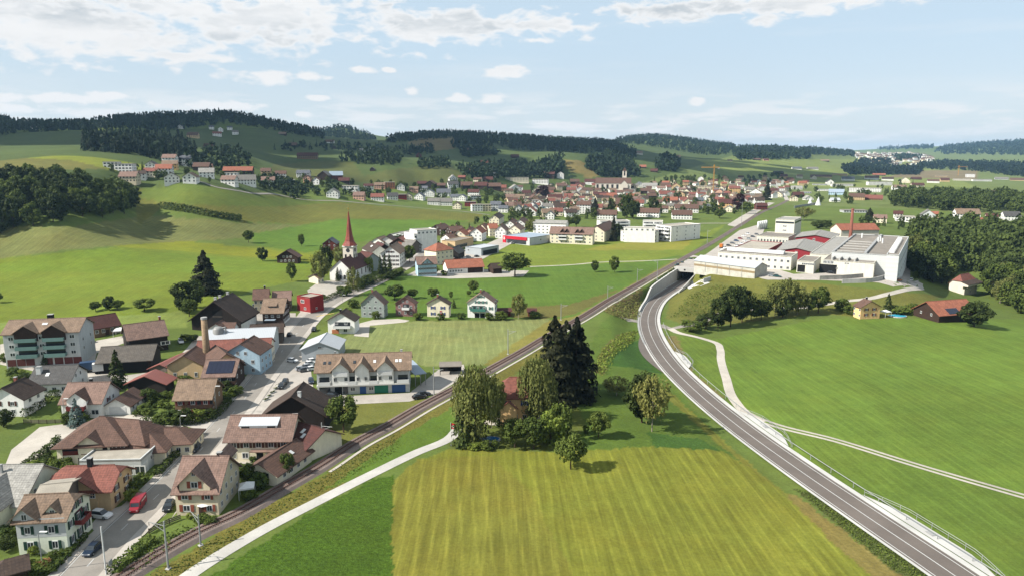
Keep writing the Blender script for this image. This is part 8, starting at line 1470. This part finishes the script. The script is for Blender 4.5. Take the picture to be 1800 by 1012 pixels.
def fence(label, pts, h=1.1):
    P = resample(np.array([hit(*p) for p in pts]), 1.6); r = empty('wooden_fence', P[0]); pm = box_mesh('fence_post', DARKWOOD, -.06, .06, -.06, .06, -.3, h + .1)
    for i in range(len(P) - 1):
        d = P[i + 1] - P[i]; a = math.atan2(d[1], d[0]); l = math.hypot(d[0], d[1]); obj('fence_post', pm, r, P[i] - P[0], a)
        for z in (.15, .5, .85): obj('fence_board', box_mesh('fence_board', WALL['greywood'], 0, 1, -.02, .02, 0, .24), r, P[i] - P[0] + (0, 0, z), a, (l, 1, 1))
    tag(r, label, 'fence')
fence('weathered plank fence in front of the pink roofed house garden', [(42, 743), (70, 744), (112, 743)]); fence('wooden fence along the lawn beside the railway and beige house', [(262, 938), (285, 925), (318, 912)])
for i in range(5):
    p = hit(468 + i * 6, 703 - i * 6.5); r = empty('planter_island', p, R(60)); MB().box(-1.1, 1.1, -.35, .35, 0, .35).build('kerb', CONCW, r); V, T = quads(RNG.normal(size=(60, 3)) * (.5, .15, .12) + (0, 0, .5), RNG.normal(size=(60, 3)), .12, RNG.uniform(0, 1, 60)); obj('shrub', qmesh('shrub', V, T, LEAF['bush']), r); tag(r, f'low planter island on the village road, {ORD[i]} from the near end', 'planter', 'planters on the village road')
# ------------------------------------------------------------------ unseen clouds placed to shade the hills, and the hazy air
finish_labels()
CLOUDM = mat('cloud_vapour', (236, 238, 240), 1.0, var=.02, spec=0)
def cloud(cx, cy, cz, rx, ry, rz, n, label, seed):
    rs = np.random.default_rng(seed); VV = []; FF = []; o = 0
    ico = [(0, 0, 1)] + [(math.cos(a) * math.sin(t), math.sin(a) * math.sin(t), math.cos(t)) for t in (R(32), R(62), R(92), R(122), R(152)) for a in np.linspace(0, 2 * math.pi, 12, endpoint=False)] + [(0, 0, -1)]
    fc = [(0, 1 + k, 1 + (k + 1) % 12) for k in range(12)] + [(1 + 12 * j + k, 1 + 12 * (j + 1) + k, 1 + 12 * (j + 1) + (k + 1) % 12, 1 + 12 * j + (k + 1) % 12) for j in range(4) for k in range(12)] + [(61, 49 + (k + 1) % 12, 49 + k) for k in range(12)]
    U = np.array(ico)
    for i in range(n):
        a, q = rs.uniform(0, 6.28), rs.uniform(0, 1) ** .5; c = np.array((q * rx * math.cos(a), q * ry * math.sin(a), rs.uniform(0, rz * .4))); s = rs.uniform(.16, .34) * min(rx, ry) * (1.15 - .6 * q); v = U * (1 + rs.normal(size=(len(U), 1)) * .07) * np.array((s, s, s * .45)) + c; v[:, 2] = np.maximum(v[:, 2], -rz * .1); VV.append(v); FF += [tuple(k + o for k in f) for f in fc]; o += len(U)
    return tag(obj('cloud', me('cloud', np.concatenate(VV), FF, CLOUDM, smooth=True), None, (cx, cy, cz)), label, 'cloud')
def shade(gx, gy, alt): k = (alt - 90) / math.tan(SUN_EL); return gx + k * to_sun.x / math.cos(SUN_EL), gy + k * to_sun.y / math.cos(SUN_EL), alt
cloud(*shade(-700, 1650, 1150), 620, 600, 200, 46, 'broad grey cloud bank out of view, shading the wooded ridge', 3); cloud(*shade(250, 2150, 1150), 640, 520, 200, 44, 'broad grey cloud bank out of view, shading the middle ridge', 5); cloud(*shade(-800, 1230, 1150), 420, 260, 170, 34, 'smaller grey cloud out of view, shading the hill pastures', 8)
def haze():
    m = bpy.data.materials.new('haze_air'); m.use_nodes = True; N = m.node_tree.nodes; N.clear(); o = N.new('ShaderNodeOutputMaterial'); v = N.new('ShaderNodeVolumePrincipled'); v.inputs['Color'].default_value = (.42, .70, 1.0, 1); v.inputs['Density'].default_value = 4.1e-5; v.inputs['Anisotropy'].default_value = .2; m.node_tree.links.new(v.outputs[0], o.inputs['Volume'])
    b = MB().box(-15000, 15000, -300, 17000, float(ZG.min()) - 6, float(ZG.max()) + 48); stuff(b.build('haze', m), 'thin bluish haze over the valley', 'haze')
haze()
